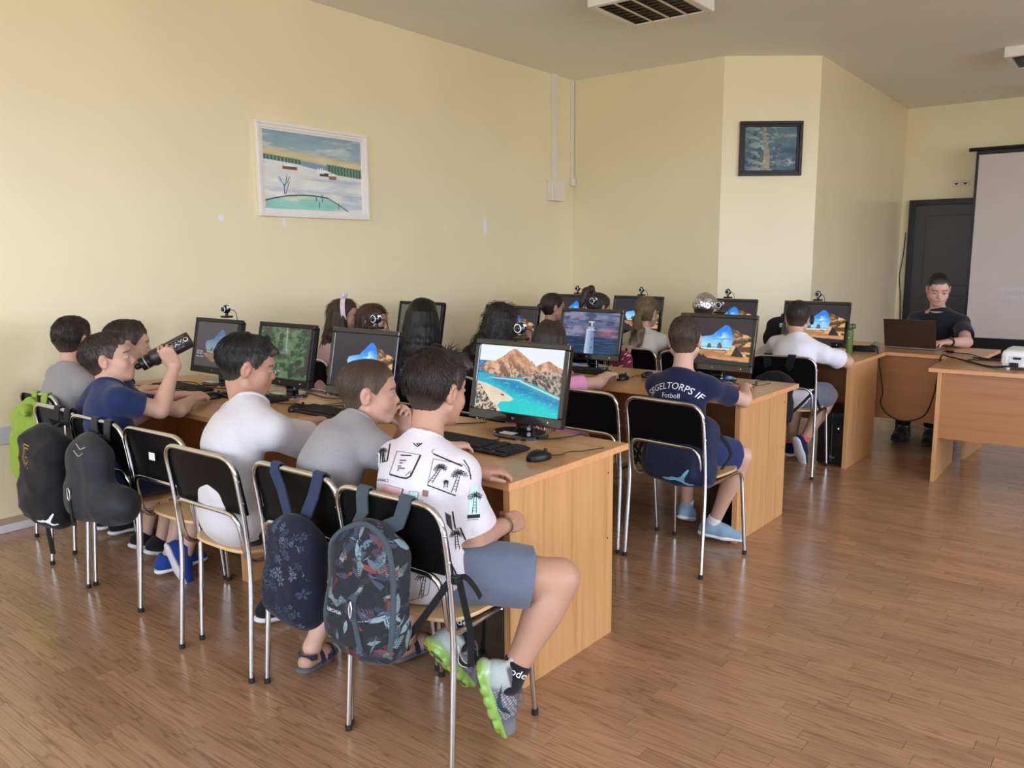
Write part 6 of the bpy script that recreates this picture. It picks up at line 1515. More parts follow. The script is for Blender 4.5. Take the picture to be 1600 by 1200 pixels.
seated('pinkgirl', 'girl in a pink T-shirt with smooth dark shoulder-length hair using a mouse', 2.23, 3.60, 2.30, 3.69, 1.005, (0.05, -0.15, 0.0), (dict(e=(2.52, 3.83, 0.785), w=(2.455, 4.045, 0.80), d=(-0.1, 1, -0.05), n=DN, curl=0.55, thumb=0.3), on_desk(1, 2.22)[1]), dict(mat=M_pink, sleeve=0.62, cuff=0.056, seed=25),
       dict(style='girl', mat=HD, th=(0.010, 0.014), front=0.066, extra=curtain(10, 0.15, 0.085, 0.10, 9, 0.003, False, 1.2)), bottom=dict(mat=M_pink, hem=0.7), hunch=0.05)
seated('goal', 'boy in a navy football shirt with white lettering, hand on a mouse', 3.135, 3.625, 3.118, 3.655, 1.068, (0.36, -0.10, -0.04), (dict(e=(3.345, 3.875, 0.765), w=(3.265, 4.085, 0.80), d=(-0.32, 1, -0.05), n=DN, curl=0.55, thumb=0.3), on_desk(1, 3.06)[1]),
       dict(mat=M_navy, sleeve=0.60, cuff=0.056, seed=26, res=0.005, hem=0.08), dict(style='short', mat=HM, th=(0.004, 0.012), front=0.056, strands=(1800, 0.016, 0.45, 0.35)), bottom=dict(mat=M_navyshort, hem=0.82, flare=0.014),
       legs=(dict(k=(3.335, 3.885, 0.475), a=(3.20, 3.885, 0.095), toe=(0.75, 0.2, -0.06), shoe=dict(shin=(0.3, 0, 1))), dict(k=(3.02, 3.93, 0.48), a=(3.0, 3.985, 0.125), toe=(-0.1, 0.95, -0.3), sup=(0, 0.3, 1))),
       shoes=dict(mat=M_shoe_b, sole=M_sole_w, sock=M_sock_w, sockh=0.04, lace=M_lace), yaw=0.05, female=False, nb=(3.125, 3.615, 0.893), res=0.0055, skin=SK3)
# -- back row
seated('corner2', 'child with short dark hair nearest the room corner in the back row', 0.98, 5.53, 0.985, 5.64, 1.055, (-0.55, -0.1, 0.0), on_desk(2, 0.98), dict(mat=M_dkgrey, sleeve=0.7, seed=31), dict(style='girl', mat=HD, th=(0.008, 0.012), front=0.060, extra=ponytail((0, -0.12, 0.0), [(0, -0.15, -0.05), (0, -0.14, -0.12)], [0.025, 0.022, 0.01])), res=0.0075)
seated('high', 'girl with a high dark ponytail bending to her screen', 1.44, 5.53, 1.40, 5.68, 1.062, (-0.35, -0.35, 0.0), on_desk(2, 1.44), dict(mat=M_beige_t, sleeve=0.7, seed=32), dict(style='girl', mat=HD, th=(0.008, 0.012), front=0.062, extra=ponytail((0, -0.085, 0.085), [(0.0, -0.125, 0.125), (0.0, -0.165, 0.09), (0.0, -0.18, 0.0), (0, -0.17, -0.08)], [0.022, 0.026, 0.03, 0.026, 0.008])), res=0.0075)
seated('fair', 'girl with a low fair ponytail and pale top seen from behind', 1.95, 5.40, 1.935, 5.50, 1.055, (0.0, -0.12, 0.0), on_desk(2, 1.95), dict(mat=M_beige_t, sleeve=0.72, seed=33), dict(style='girl', mat=HF, th=(0.007, 0.012), front=0.060, strands=(500, 0.05, 0.15, 0.1), extra=ponytail((0, -0.118, -0.015), [(0.0, -0.15, -0.06), (0.02, -0.155, -0.14), (0.01, -0.15, -0.23), (0.0, -0.13, -0.30)], [0.022, 0.030, 0.045, 0.050, 0.02])), res=0.007)
seated('cap', 'child in a shiny silver cap in the back row', 2.41, 5.40, 2.395, 5.52, 1.085, (0.1, -0.12, 0.0), on_desk(2, 2.41), dict(mat=M_black_c, sleeve=0.7, seed=34), dict(style='short', mat=HD, th=(0.004, 0.006)), res=0.0075, female=False)
seated('whiteboy', 'boy in a bright white T-shirt and grey shorts at the back desk aisle end', 3.03, 5.53, 3.035, 5.585, 1.045, (0.25, -0.22, 0.06), (dict(e=(3.325, 5.79, 0.745), w=(3.215, 6.0, 0.80), d=(-0.2, 1, 0), n=DN, curl=0.5, sh=(0.02, 0.02, -0.02)), on_desk(2, 2.90, 0.1)[1]),
       dict(mat=M_bright, sleeve=0.66, cuff=0.062, off=0.016, seed=35, wr=0.006, hem=0.10), dict(style='short', mat=HD, th=(0.004, 0.012), strands=(1200, 0.016, 0.4, 0.3)), bottom=dict(mat=M_greyshort, hem=0.85, flare=0.018), sc=1.05, fat=1.06,
       legs=(dict(k=(3.20, 5.84, 0.50), a=(3.055, 5.78, 0.155), toe=(0.15, 0.35, -0.85), sup=(0.3, 0.8, 0.4), shoe=dict(shin=(0.4, 0.1, 1))), dict(k=(2.95, 5.88, 0.50), a=(2.93, 5.92, 0.09), toe=(0, 1, 0))), shoes=dict(mat=M_shoe_nv, sole=M_sole_w, sock=M_sock_r, sockh=0.05),
       female=False, nb=(3.06, 5.535, 0.905), res=0.006, yaw=-0.05, hunch=0.06)
# -- the man at the front
seated('man', 'man with short dark hair in a black polo working at his laptop', 3.575, 7.42, 3.575, 7.405, 1.185, (pi + 0.30, -0.28, 0.0), (dict(e=(3.375, 7.20, 0.80), w=(3.46, 7.055, 0.805), d=(0.2, -1, 0), n=DN, curl=0.45), dict(e=(3.835, 7.215, 0.79), w=(3.735, 7.035, 0.80), d=(-0.55, -0.85, 0), n=DN, curl=0.45, hs=1.0)),
       dict(mat=M_polo, sleeve=0.72, cuff=0.060, seed=41, off=0.014), dict(style='short', mat=HB, th=(0.002, 0.013), front=0.064, taper=0.08, strands=(900, 0.014, 0.4, 0.3)), bottom=dict(mat=M_black_c, hem=1.5), sc=1.22, hs=1.10, yaw=pi + 0.06,
       legs=(dict(a=(3.46, 7.02, 0.10), pole=(-0.1, -1, 1), toe=(-0.1, -1, 0)), dict(a=(3.66, 7.02, 0.10), pole=(0.1, -1, 1), toe=(0.05, -1, 0))), shoes=dict(mat=M_shoe_k, sole=M_sole_k, size=1.05), female=False, nb=(3.585, 7.455, 0.985), res=0.0055, brow=(0.012, 0.009, 0.008), skin=(0.58, 0.34, 0.26), fat=0.98)
# ================================================================== THINGS THAT GO WITH THE PEOPLE
def bvh_of(o, root):
    me = o.data; vs = [Vector(v.co) + Vector(root) for v in me.vertices]
    return BVHTree.FromPolygons(vs, [tuple(p.vertices) for p in me.polygons])
class Decal:
    """flat print laid on a curved surface: 2-D drawing (u right, v up) dropped onto it along -n"""
    def __init__(s, bv, o, u, v, off=0.0012): s.bv = bv; s.o = Vector(o); s.u = Vector(u).normalized(); s.v = Vector(v).normalized(); s.n = s.u.cross(s.v); s.off = off; s.mb = MB(); s.pend = []
    def pt(s, x, y, extra=0.0):
        p = s.o + s.u * x + s.v * y + s.n * 0.35
        h, nn, _, _ = s.bv.ray_cast(p, -s.n, 0.8)
        if h is None or nn.dot(s.n) < 0.02: return None
        return h + nn * (s.off + extra)
    def put(s, vs2, fs, mat, extra=0.0):
        P = [s.pt(x, y, extra) for x, y in vs2]
        for f in fs:
            q = [P[i] for i in f]
            if any(p is None for p in q): continue
            if max((q[i] - q[i - 1]).length for i in range(len(q))) > 0.05: continue
            s.mb.add(q, [tuple(range(len(q)))], mat)
    def line(s, pts, w, mat=0, step=0.006, close=False, extra=0.0002):
        if close: pts = list(pts) + [pts[0]]
        q = [Vector((*pts[0], 0))]
        for a, b in zip(pts[:-1], pts[1:]):
            a, b = Vector((*a, 0)), Vector((*b, 0)); n = max(1, int((b - a).length / step))
            q += [a.lerp(b, (i + 1) / n) for i in range(n)]
        vs = []; ws = w if hasattr(w, '__len__') else (w, w)
        for i, p in enumerate(q):
            t = (q[min(i + 1, len(q) - 1)] - q[max(i - 1, 0)]).normalized(); nn = Vector((-t.y, t.x, 0)) * (ws[0] + (ws[1] - ws[0]) * i / max(1, len(q) - 1)) / 2
            vs += [(p.x + nn.x, p.y + nn.y), (p.x - nn.x, p.y - nn.y)]
        s.put(vs, [(2 * i, 2 * i + 1, 2 * i + 3, 2 * i + 2) for i in range(len(q) - 1)], mat, extra)
    def quad(s, c, mat=0, n=10, extra=0.0):
        a, b, c_, d = [Vector((*p, 0)) for p in c]; vs = []
        for i in range(n + 1):
            for j in range(n + 1):
                p = a.lerp(b, j / n).lerp(d.lerp(c_, j / n), i / n); vs.append((p.x, p.y))
        s.put(vs, [(i * (n + 1) + j, i * (n + 1) + j + 1, (i + 1) * (n + 1) + j + 1, (i + 1) * (n + 1) + j) for i in range(n) for j in range(n)], mat, extra)
    def poly(s, pts, mat=0, extra=0.0):
        """filled outline, triangulated, edges cut short first"""
        bm = bmesh.new(); vs = [bm.verts.new((x, y, 0)) for x, y in pts]
        try: f = bm.faces.new(vs)
        except ValueError: bm.free(); return
        bmesh.ops.triangulate(bm, faces=[f])
        for _ in range(2):
            es = [e for e in bm.edges if e.calc_length() > 0.014]
            if es: bmesh.ops.subdivide_edges(bm, edges=es, cuts=1); bmesh.ops.triangulate(bm, faces=bm.faces[:])
        bm.verts.index_update()
        s.put([(v.co.x, v.co.y) for v in bm.verts], [tuple(v.index for v in f.verts) for f in bm.faces], mat, extra); bm.free()
    def text(s, tx, size, x, y, mat=0, shear=0.0, arc=None, sx=1.0):
        vs, fs = text_shape(tx, size); out = []
        for p in vs:
            px, py = p[0] * sx + p[1] * shear, p[1]
            if arc: a = px / arc; px, py = (arc + py) * sin(a), (arc + py) * cos(a) - arc
            out.append((px + x, py + y))
        s.put(out, fs, mat, 0.0004)
    def build(s, name, mats, parent, root):
        s.mb.v = [tuple(Vector(v) - Vector(root)) for v in s.mb.v]
        return s.mb.build(name, mats, parent, kind='stuff')
M_ink = plain('black_ink', (0.010, 0.010, 0.012), 0.8, var=0.1); M_inkw = plain('white_ink', L3(232, 232, 238), 0.7, var=0.03); M_pinkink = plain('pink_ink', L3(214, 168, 172), 0.8, var=0.05); M_teal = plain('pale_teal_ink', L3(186, 224, 220), 0.8, var=0.05)
M_greyink = plain('grey_ink', L3(96, 92, 96), 0.8, var=0.1); M_lilac = plain('lilac_ink', L3(196, 178, 206), 0.8, var=0.05); M_brick = plain('brick_ink', L3(150, 104, 104), 0.8, var=0.05)
M_skyblue = plain('sky_blue_ink', L3(126, 196, 232), 0.6, var=0.04); M_gold = plain('gold_thread', L3(166, 132, 66), 0.5, var=0.1)
def palm(d, x, y, h, lean, w=0.0016, mat=0, n=7, seed=0):
    r = random.Random(seed); tx, ty = x + lean, y + h
    d.line([(x - .006, y), (tx - .003, ty)], w, mat); d.line([(x + .006, y), (tx + .003, ty)], w, mat)
    for i in range(1, 6): u = i / 6; d.line([(x + lean * u - .005, y + h * u), (x + lean * u + .005, y + h * u)], w * .7, mat)
    for i in range(n):
        a = pi * (0.02 + 0.96 * i / (n - 1)); L = h * (0.42 + 0.12 * r.random()); ex, ey = tx + cos(a) * L, ty + sin(a) * L * 0.55 - abs(cos(a)) * L * 0.28
        mx, my = tx + cos(a) * L * .55, ty + sin(a) * L * .62
        d.line([(tx, ty), (mx, my), (ex, ey)], (w * 1.2, w * .6), mat); d.line([(tx, ty), (mx + .002, my - .007), (ex, ey)], (w, w * .5), mat)
        for k in (0.5, 0.75): d.line([(tx + (mx - tx) * k * 1.3, ty + (my - ty) * k * 1.2), (tx + (ex - tx) * k, ty + (ey - ty) * k - .007)], w * .6, mat)
def print_shirt():
    I = PP['print']; bv = bvh_of(I['shirt'], I['root'])
    # drawn square to the boy's right rear, where the pattern runs from back to sleeve; 1 unit = 1 m
    vd = Vector((0.70, -0.66, 0.27)).normalized(); u = Vector((-vd.y, vd.x, 0)).normalized(); v = vd.cross(u)
    d = Decal(bv, Vector((3.20, 1.70, 0.80)), u, v)
    K = 0.00033
    Z = lambda x, y: ((x - 640) * K, -(y - 560) * K)           # drawing grid of the print
    L = lambda pts, w, m=0: d.line([Z(*p) for p in pts], w, m)
    L([(745, 305), (1000, 372), (1060, 470)], .0012); L([(745, 305), (685, 530)], .0012); L([(685, 530), (925, 632)], .0035)
    palm(d, *Z(705, 515), 0.042, 0.032, .0019, 0, 8, 1); palm(d, *Z(905, 600), 0.050, 0.016, .0019, 0, 8, 2); palm(d, *Z(840, 560), 0.018, 0.001, .0012, 0, 6, 3)
    L([(440, 215), (640, 265)], .0012); L([(440, 215), (365, 415)], .0012); L([(640, 265), (545, 445), (510, 462), (455, 450), (368, 418)], .0046); L([(500, 440), (545, 400), (545, 440)], .0016)
    for x0, x1, y in [(470, 560, 255), (460, 515, 300), (455, 485, 322), (440, 470, 350), (440, 500, 368), (435, 450, 385)]: L([(x0, y), (x1, y + (x1 - x0) * .12)], .0032)
    L([(384, 132), (350, 295), (230, 312), (140, 352)], .0035)
    for x in (235, 295, 320): L([(x, 190), (x - 8, 300)], .0015); L([(x + 16, 190), (x + 10, 300)], .0015)
    palm(d, *Z(245, 300), 0.04, 0.004, .0014, 0, 7, 4); palm(d, *Z(305, 295), 0.035, 0.003, .0014, 0, 7, 5)
    L([(582, 152), (618, 190), (662, 158)], .0032); L([(612, 160), (625, 178), (645, 158), (612, 160)], .003)
    L([(190, 436), (350, 462), (355, 484), (215, 456), (190, 436)], .0013); d.quad([Z(215, 446), Z(330, 466), Z(330, 474), Z(215, 452)], 1)
    d.quad([Z(310, 500), Z(480, 552), Z(440, 690), Z(262, 664)], 2); L([(310, 500), (480, 552)], .001); L([(480, 552), (446, 640), (440, 690)], .003)
    d.poly([Z(265, 664), (Z(330, 640)), Z(400, 628), Z(425, 645), Z(430, 690), Z(340, 676)], 1, 0.0004); palm(d, *Z(352, 625), 0.010, 0.002, .003, 0, 6, 6)
    for (x, y, w, h, m) in [(530, 575, 74, 60, 3), (645, 570, 44, 50, 5), (572, 650, 70, 56, 4)]: d.quad([Z(x, y), Z(x + w, y + 10), Z(x + w - 8, y + h + 8), Z(x - 4, y + h)], m); L([(x, y), (x + w, y + 10), (x + w - 8, y + h + 8), (x - 4, y + h), (x, y)], .0012)
    L([(110, 520), (250, 575), (245, 650)], .0018); d.quad([Z(140, 580), Z(180, 590), Z(175, 640), Z(135, 630)], 4)
    L([(735, 240), (760, 222)], .0012); L([(750, 262), (860, 320), (985, 385)], .0042); L([(735, 240), (752, 262)], .0012); L([(1000, 330), (1040, 400), (1055, 500)], .003)
    d.quad([Z(1050, 560), Z(1120, 560), Z(1135, 806), Z(1030, 806)], 3, 12); d.quad([Z(1025, 806), Z(1138, 806), Z(1138, 838), Z(1022, 838)], 0, 12); palm(d, *Z(1085, 800), 0.05, 0.004, .0022, 0, 8, 8); L([(1018, 850), (1140, 852)], .0015)
    L([(895, 768), (918, 920)], .0046); L([(918, 925), (965, 916)], .0018); L([(962, 916), (1000, 1010), (1048, 1112)], .0046); palm(d, *Z(935, 1105), 0.045, -0.004, .0019, 0, 9, 9)
    for i in range(9): L([(830 + i * 6, 770 + i * 4), (845 + i * 6, 880 + i * 8)], .0014)
    L([(1125, 1000), (1180, 960), (1170, 1070)], .001)
    # low on the back, below the backrest
    L([(560, 1130), (700, 1260), (660, 1480), (500, 1540)], .0014); L([(560, 1130), (600, 1330), (610, 1520)], .0014); palm(d, *Z(600, 1500), 0.06, 0.012, .002, 0, 9, 10); L([(470, 1590), (620, 1600)], .001)
    for i in range(6): L([(840 + i * 14, 1180 + i * 30), (880 + i * 14, 1240 + i * 30)], .0035)
    d.build('shirt_print', [M_ink, M_greyink, M_pinkink, M_teal, M_lilac, M_brick], I['t'], I['root'])
print_shirt()
def football_shirt():
    I = PP['goal']; bv = bvh_of(I['shirt'], I['root'])
    d = Decal(bv, Vector((3.140, 3.5, 0.868)), Vector((1, 0.05, 0)), Vector((0, 0.25, 1)))
    d.text('SEGELTORPS IF', 0.046, -0.012, 0.0, 0, 0.0, 0.24, 0.95); d.text('Fotboll', 0.033, -0.012, -0.047, 0)
    d.build('lettering', [M_inkw], I['t'], I['root'])
football_shirt()

# ---- wearables
def strap_ring(name, parent, root, c, axis, r, w, th, mat, dial=None):
    u = unit(np.cross(axis, (0.3, 0.2, 1))); v = np.cross(unit(axis), u); mb = MB()
    pts = [Vector(np.array(c) + u * cos(2 * pi * j / 20) * r + v * sin(2 * pi * j / 20) * r - root) for j in range(21)]
    mb.strap(pts, [Vector(u * cos(2 * pi * j / 20) + v * sin(2 * pi * j / 20)) for j in range(21)], w, th)
    o = mb.build(name, mat, parent)
    if dial is not None:
        n = unit(dial); cc = np.array(c) + n * (r + 0.004) - root; x = unit(axis); y = np.cross(n, x)
        MB().lathe([(0.019, -0.004), (0.020, 0.002), (0.018, 0.006), (0.012, 0.0065)], 20, M=frame_mat(cc, x, y, n)).build('watch_case', M_gloss, o)
I = PP['print']; e_, w_ = I['A'][0][1], I['A'][0][2]; strap_ring('bracelet', I['t'], I['root'], w_ - unit(w_ - e_) * 0.022, w_ - e_, 0.0295, 0.010, 0.004, M_chrome)
I = PP['man']; e_, w_ = I['A'][1][1], I['A'][1][2]; strap_ring('wrist_watch', I['t'], I['root'], w_ - unit(w_ - e_) * 0.02, w_ - e_, 0.033, 0.022, 0.004, M_black, dial=(0.3, -0.5, 0.8))
def polo_collar():
    I = PP['man']; NBm = I['NB'] - I['root']; up, rt, fw = I['up'], I['rt'], I['fw']
    mb = MB(); pts = []; nr = []
    for j in range(25):
        a = -pi / 2 + 0.32 + (2 * pi - 0.64) * j / 24; dr = rt * cos(a) - fw * sin(a) * -1
        dr = rt * cos(a) + fw * sin(a) * 1.0
        dr = rt * sin(a + pi / 2 + pi) + fw * cos(a + pi / 2 + pi) * 1.0
        pts.append(Vector(NBm + up * (0.040 - 0.028 * (0.5 - 0.5 * cos(2 * pi * (j / 24)) < 0.2)) + dr * 0.070)); nr.append(Vector(dr + up * 0.6))
    mb.strap(pts, nr, 0.038, 0.004); mb.build('polo_collar', M_polo, I['t'])
polo_collar()
def bow_band():
    I = PP['bow']; R = I['Rh']; c = I['c']; hs = I['hs']; P = lambda *p: Vector(c + R @ (np.array(p) * hs) - I['root'])
    M_bow = cloth('pale_pink_ribbon', L3(226, 204, 216)); mb = MB(); pts = []; nr = []
    for j in range(21):
        a = -0.35 + (pi + 0.7) * j / 20; pts.append(P(cos(a) * 0.088, 0.012 - 0.012 * sin(a), 0.028 + sin(a) * 0.100)); nr.append(Vector(R @ np.array((cos(a), 0, sin(a)))))
    mb.strap(pts, nr, 0.030, 0.005); hb = mb.build('headband', M_bow, I['t'])
    f = SDF(c + R @ np.array((0, 0, 0.15)) - 0.09, c + R @ np.array((0, 0, 0.15)) + 0.09, 0.004)
    for x in (-1, 1): f.ell(c + R @ (np.array((x * 0.030, 0.005, 0.148)) * hs), R @ roty(-x * 0.45), np.array((0.032, 0.014, 0.020)) * hs, 0.004)
    f.ell(c + R @ (np.array((0, 0.006, 0.137)) * hs), R, np.array((0.012, 0.014, 0.012)) * hs, 0.004); V, F = f.mesh(1)
    np_mesh('bow', V - I['root'], F, M_bow, hb)
bow_band()
def silver_cap():
    I = PP['cap']; R = I['Rh']; c = I['c']; hs = I['hs']; root = I['root']
    m, nt, b = new_mat('silver_sequins'); vo = N(nt, 'ShaderNodeTexVoronoi'); vo.inputs['Scale'].default_value = 60; nt.links.new(coords(nt), vo.inputs['Vector'])
    nt.links.new(ramp(nt, vo.outputs['Distance'], [(0.1, (0.80, 0.82, 0.86)), (0.9, (0.45, 0.47, 0.52))]), b.inputs['Base Color']); b.inputs['Metallic'].default_value = 0.95; b.inputs['Roughness'].default_value = 0.16; bump(nt, b, vo.outputs['Distance'], 0.8, 0.006)
    f = SDF(c - 0.16, c + 0.2, 0.005); f.ell(c + R @ (np.array((0, -0.012, 0.035)) * hs), R, np.array((0.088, 0.106, 0.098)) * hs, 0.01); f.clip(c + R @ np.array((0, 0, 0.016)), R @ np.array((0, 0.12, -1)))
    V, F = f.mesh(1); cap = np_mesh('cap', V - root, F, m, I['t'])
    f = SDF(c - 0.2, c + 0.25, 0.005); f.ell(c + R @ (np.array((0, 0.10, 0.022)) * hs), R, np.array((0.070, 0.075, 0.008)) * hs, 0.0); V, F = f.mesh(1); np_mesh('cap_peak', V - root, F, m, cap)
silver_cap()

# ---- the trainers of the boy in front
M_knit = attr_mat('grey_knit', 0.85, gscale=600, grain=0.3, bmp=0.2); 
def neon():
    m, nt, b = new_mat('neon_sole'); a = N(nt, 'ShaderNodeAttribute', attribute_name='Col'); nt.links.new(a.outputs['Color'], b.inputs['Base Color'])
    nz = N(nt, 'ShaderNodeTexNoise'); nz.inputs['Scale'].default_value = 70; bump(nt, b, nz.outputs['Fac'], 0.06)
    b.inputs['Roughness'].default_value = 0.22; b.inputs['Subsurface Weight'].default_value = 0.2; b.inputs['Subsurface Radius'].default_value = (.008, .010, .004); b.inputs['Subsurface Scale'].default_value = 1; return m
M_neon = neon(); M_sockf = cloth('black_sock_rib', L3(24, 24, 28)); M_lace2 = cloth('grey_lace', L3(96, 96, 100)); M_lace3 = cloth('white_lace', L3(230, 230, 232))
def runner(I, li, lat):
    t, root = I['t'], I['root']; h_, kn, an, l = I['L'][li]; toe = unit(l['toe']); sup = unit(np.array(l['sup']) - toe * (np.array(l['sup']) @ toe)); rt = np.cross(toe, sup); S = np.stack([rt, toe, sup], 1); g = 1.06
    O = an - sup * 0.080 * g; Q = lambda *p: O + S @ (np.array(p) * g); shin = unit(kn - an)
    f = SDF(O - 0.22, O + 0.24, 0.0036)
    f.cone(Q(0, -0.045, 0.050), Q(0, 0.05, 0.046), 0.034 * g, 0.037 * g, 0.02); f.cone(Q(0, 0.05, 0.044), Q(0, 0.145, 0.033), 0.038 * g, 0.029 * g, 0.02)
    f.cone(Q(0, -0.022, 0.06), Q(0, -0.018, 0.105), 0.038 * g, 0.043 * g, 0.025, cap=(Q(0, -0.02, 0.094), S @ np.array((0, 0.35, 1)))); f.cone(Q(0, 0.02, 0.075), Q(0, 0.085, 0.058), 0.025 * g, 0.022 * g, 0.02)
    f.cone(Q(0, -0.045, 0.08), Q(0, -0.070, 0.108), 0.014 * g, 0.010 * g, 0.012, flat=(toe, 0.6))
    f.cone(Q(0, -0.010, 0.085), Q(0, -0.004, 0.14), 0.035 * g, 0.040 * g, 0.004, op='s')
    f.clip(Q(0, 0, 0.026), -sup); V, F = f.mesh(1); q = (V - O) @ S / g; x, y, z = q.T
    col = np.tile(lin((104, 102, 110)), (len(V), 1)); st = (np.sin(y * 700 + z * 260) > 0.25) & (np.sin(z * 520 - y * 90) > -0.5) & (y > -0.012) & (y < 0.095) & (np.abs(x) > 0.016)
    col = np.where(st[:, None], lin((178, 176, 182)), col); hl = sm(0.0, -0.028, y - 0.35 * (z - 0.05)); col = col * (1 - hl[:, None]) + lin((176, 186, 184)) * hl[:, None]
    tp = sm(0.10, 0.125, y); col = col * (1 - tp[:, None]) + lin((122, 120, 126)) * tp[:, None]; rim = sm(0.084, 0.092, z) * (y < 0.03); col = col * (1 - rim[:, None]) + lin((88, 88, 92)) * rim[:, None]
    tab = sm(-0.055, -0.064, y) * sm(0.075, 0.085, z); col = col * (1 - tab[:, None]) + lin((196, 190, 184)) * tab[:, None]
    up_o = np_mesh('shoe', V - root, F, M_knit, t, col); bv = BVHTree.FromPolygons([tuple(v) for v in V], [tuple(k_) for k_ in F])
    f = SDF(O - 0.22, O + 0.24, 0.0036)
    f.cone(Q(0, -0.05, 0.026), Q(0, 0.05, 0.021), 0.040 * g, 0.042 * g, 0.01, flat=(sup, 0.45)); f.cone(Q(0, 0.05, 0.021), Q(0, 0.148, 0.024), 0.043 * g, 0.031 * g, 0.01, flat=(sup, 0.45)); f.cone(Q(0, -0.058, 0.03), Q(0, -0.062, 0.055), 0.030 * g, 0.016 * g, 0.015)
    for yy, w in [(-0.052, 0.024), (-0.018, 0.030), (0.022, 0.031), (0.064, 0.031), (0.104, 0.027), (0.14, 0.012)]:
        for xx in ((-w, w) if yy < 0.13 else (0,)): f.ell(Q(xx, yy, 0.011), S, np.array((0.017, 0.022, 0.013)) * g, 0.006)
    V, F = f.mesh(1); q = (V - O) @ S / g; x, y, z = q.T
    col = np.tile(lin((138, 178, 84)), (len(V), 1)); u_ = sm(0.018, 0.046, z) * sm(0.04, -0.03, y); col = col * (1 - u_[:, None]) + lin((176, 190, 172)) * u_[:, None]
    dk = (z < 0.006) & ((np.abs(y + 0.05) < 0.022) | (np.abs(y - 0.10) < 0.018)) & (np.abs(x) > 0.008); col = np.where(dk[:, None], lin((84, 88, 78)), col); yl = (z < 0.02) & (np.abs(x) < 0.02); col = np.where((yl & ~dk)[:, None], lin((164, 180, 66)), col)
    np_mesh('sole', V - root, F, M_neon, t, col)
    f = SDF(O - 0.1, O + 0.34, 0.0036); e = an + shin * 0.068; f.cone(Q(0, -0.008, 0.050), an, 0.036 * g, 0.0385 * g, 0.01); f.cone(an, e + shin * 0.03, 0.0385 * g, 0.043 * g, 0.01, cap=(e, shin)); V, F = f.mesh(1); so = np_mesh('sock', V - root, F, M_sockf, t)
    bvs = BVHTree.FromPolygons([tuple(v) for v in V], [tuple(k_) for k_ in F])
    sd = rt * lat
    if lat > 0:
        v_ = shin; nrm = unit(np.array((0.45, -0.85, 0.25))); uu = unit(np.cross(v_, nrm)); d = Decal(bvs, e - shin * 0.024, Vector(uu), Vector(v_), 0.0012); d.text('code', 0.032, 0.010, 0, 0); d.build('sock_lettering', [M_inkw], so, root)
    # swoosh on the side
    d = Decal(bv, Q(0, 0.03, 0.05), Vector(toe * lat), Vector(np.cross(sd, toe * lat)) if False else Vector(sup), 0.0012)
    d.n = d.u.cross(d.v); sw = [(-0.045, 0.018), (-0.02, -0.004), (0.0, -0.012), (0.016, -0.012), (0.045, 0.004), (0.075, 0.022), (0.035, 0.0065), (0.010, 0.002), (-0.006, 0.003), (-0.012, 0.010)]
    sw = [(-a_ * lat * 1.0 if False else a_, b_) for a_, b_ in [(-p[0] + 0.012, p[1] - 0.004) for p in sw]]
    if lat < 0: sw = [(-a_, b_) for a_, b_ in sw]
    d.poly(sw, 0); 
    if li == 1: d.line(sw, 0.003, 1, close=True)
    d.build('swoosh', [M_ink, M_inkw] if li == 1 else [plain('teal_dark_ink', L3(30, 58, 70), 0.6), M_inkw], up_o, root)
    mb = MB(); mb.T = Matrix.Translation(Vector(-root))
    for i in range(6):
        u = i / 5; y = 0.026 + 0.066 * u; z = 0.1005 - 0.030 * u; mb.tube([Q(-0.019, y, z - .009), Q(0, y + .004, z + 0.001), Q(0.019, y, z - .009)], 0.0026 * g, 6)
    for sgn in (-1, 1): mb.tube(spl([Q(0, 0.024, 0.102), Q(sgn * 0.03, 0.028, 0.115), Q(sgn * 0.045, 0.045, 0.10), Q(sgn * 0.018, 0.032, 0.10)]), 0.0022, 6); mb.tube(spl([Q(0, 0.024, 0.102), Q(sgn * 0.02, 0.05, 0.11), Q(sgn * 0.035, 0.075, 0.09)]), 0.0020, 6)
    mb.build('lace', M_lace2, t, kind='stuff')
    mb = MB(); mb.T = Matrix.Translation(Vector(-root))
    for i in range(6): u = i / 5; y = 0.026 + 0.066 * u; z = 0.1005 - 0.030 * u; mb.tube([Q(lat * 0.016, y - .003, z - .0065), Q(lat * 0.022, y + .003, z - .0115)], 0.0032 * g, 6)
    mb.build('lace_eyelet', M_lace3, t, kind='stuff')
runner(PP['print'], 0, 1); runner(PP['print'], 1, 1)
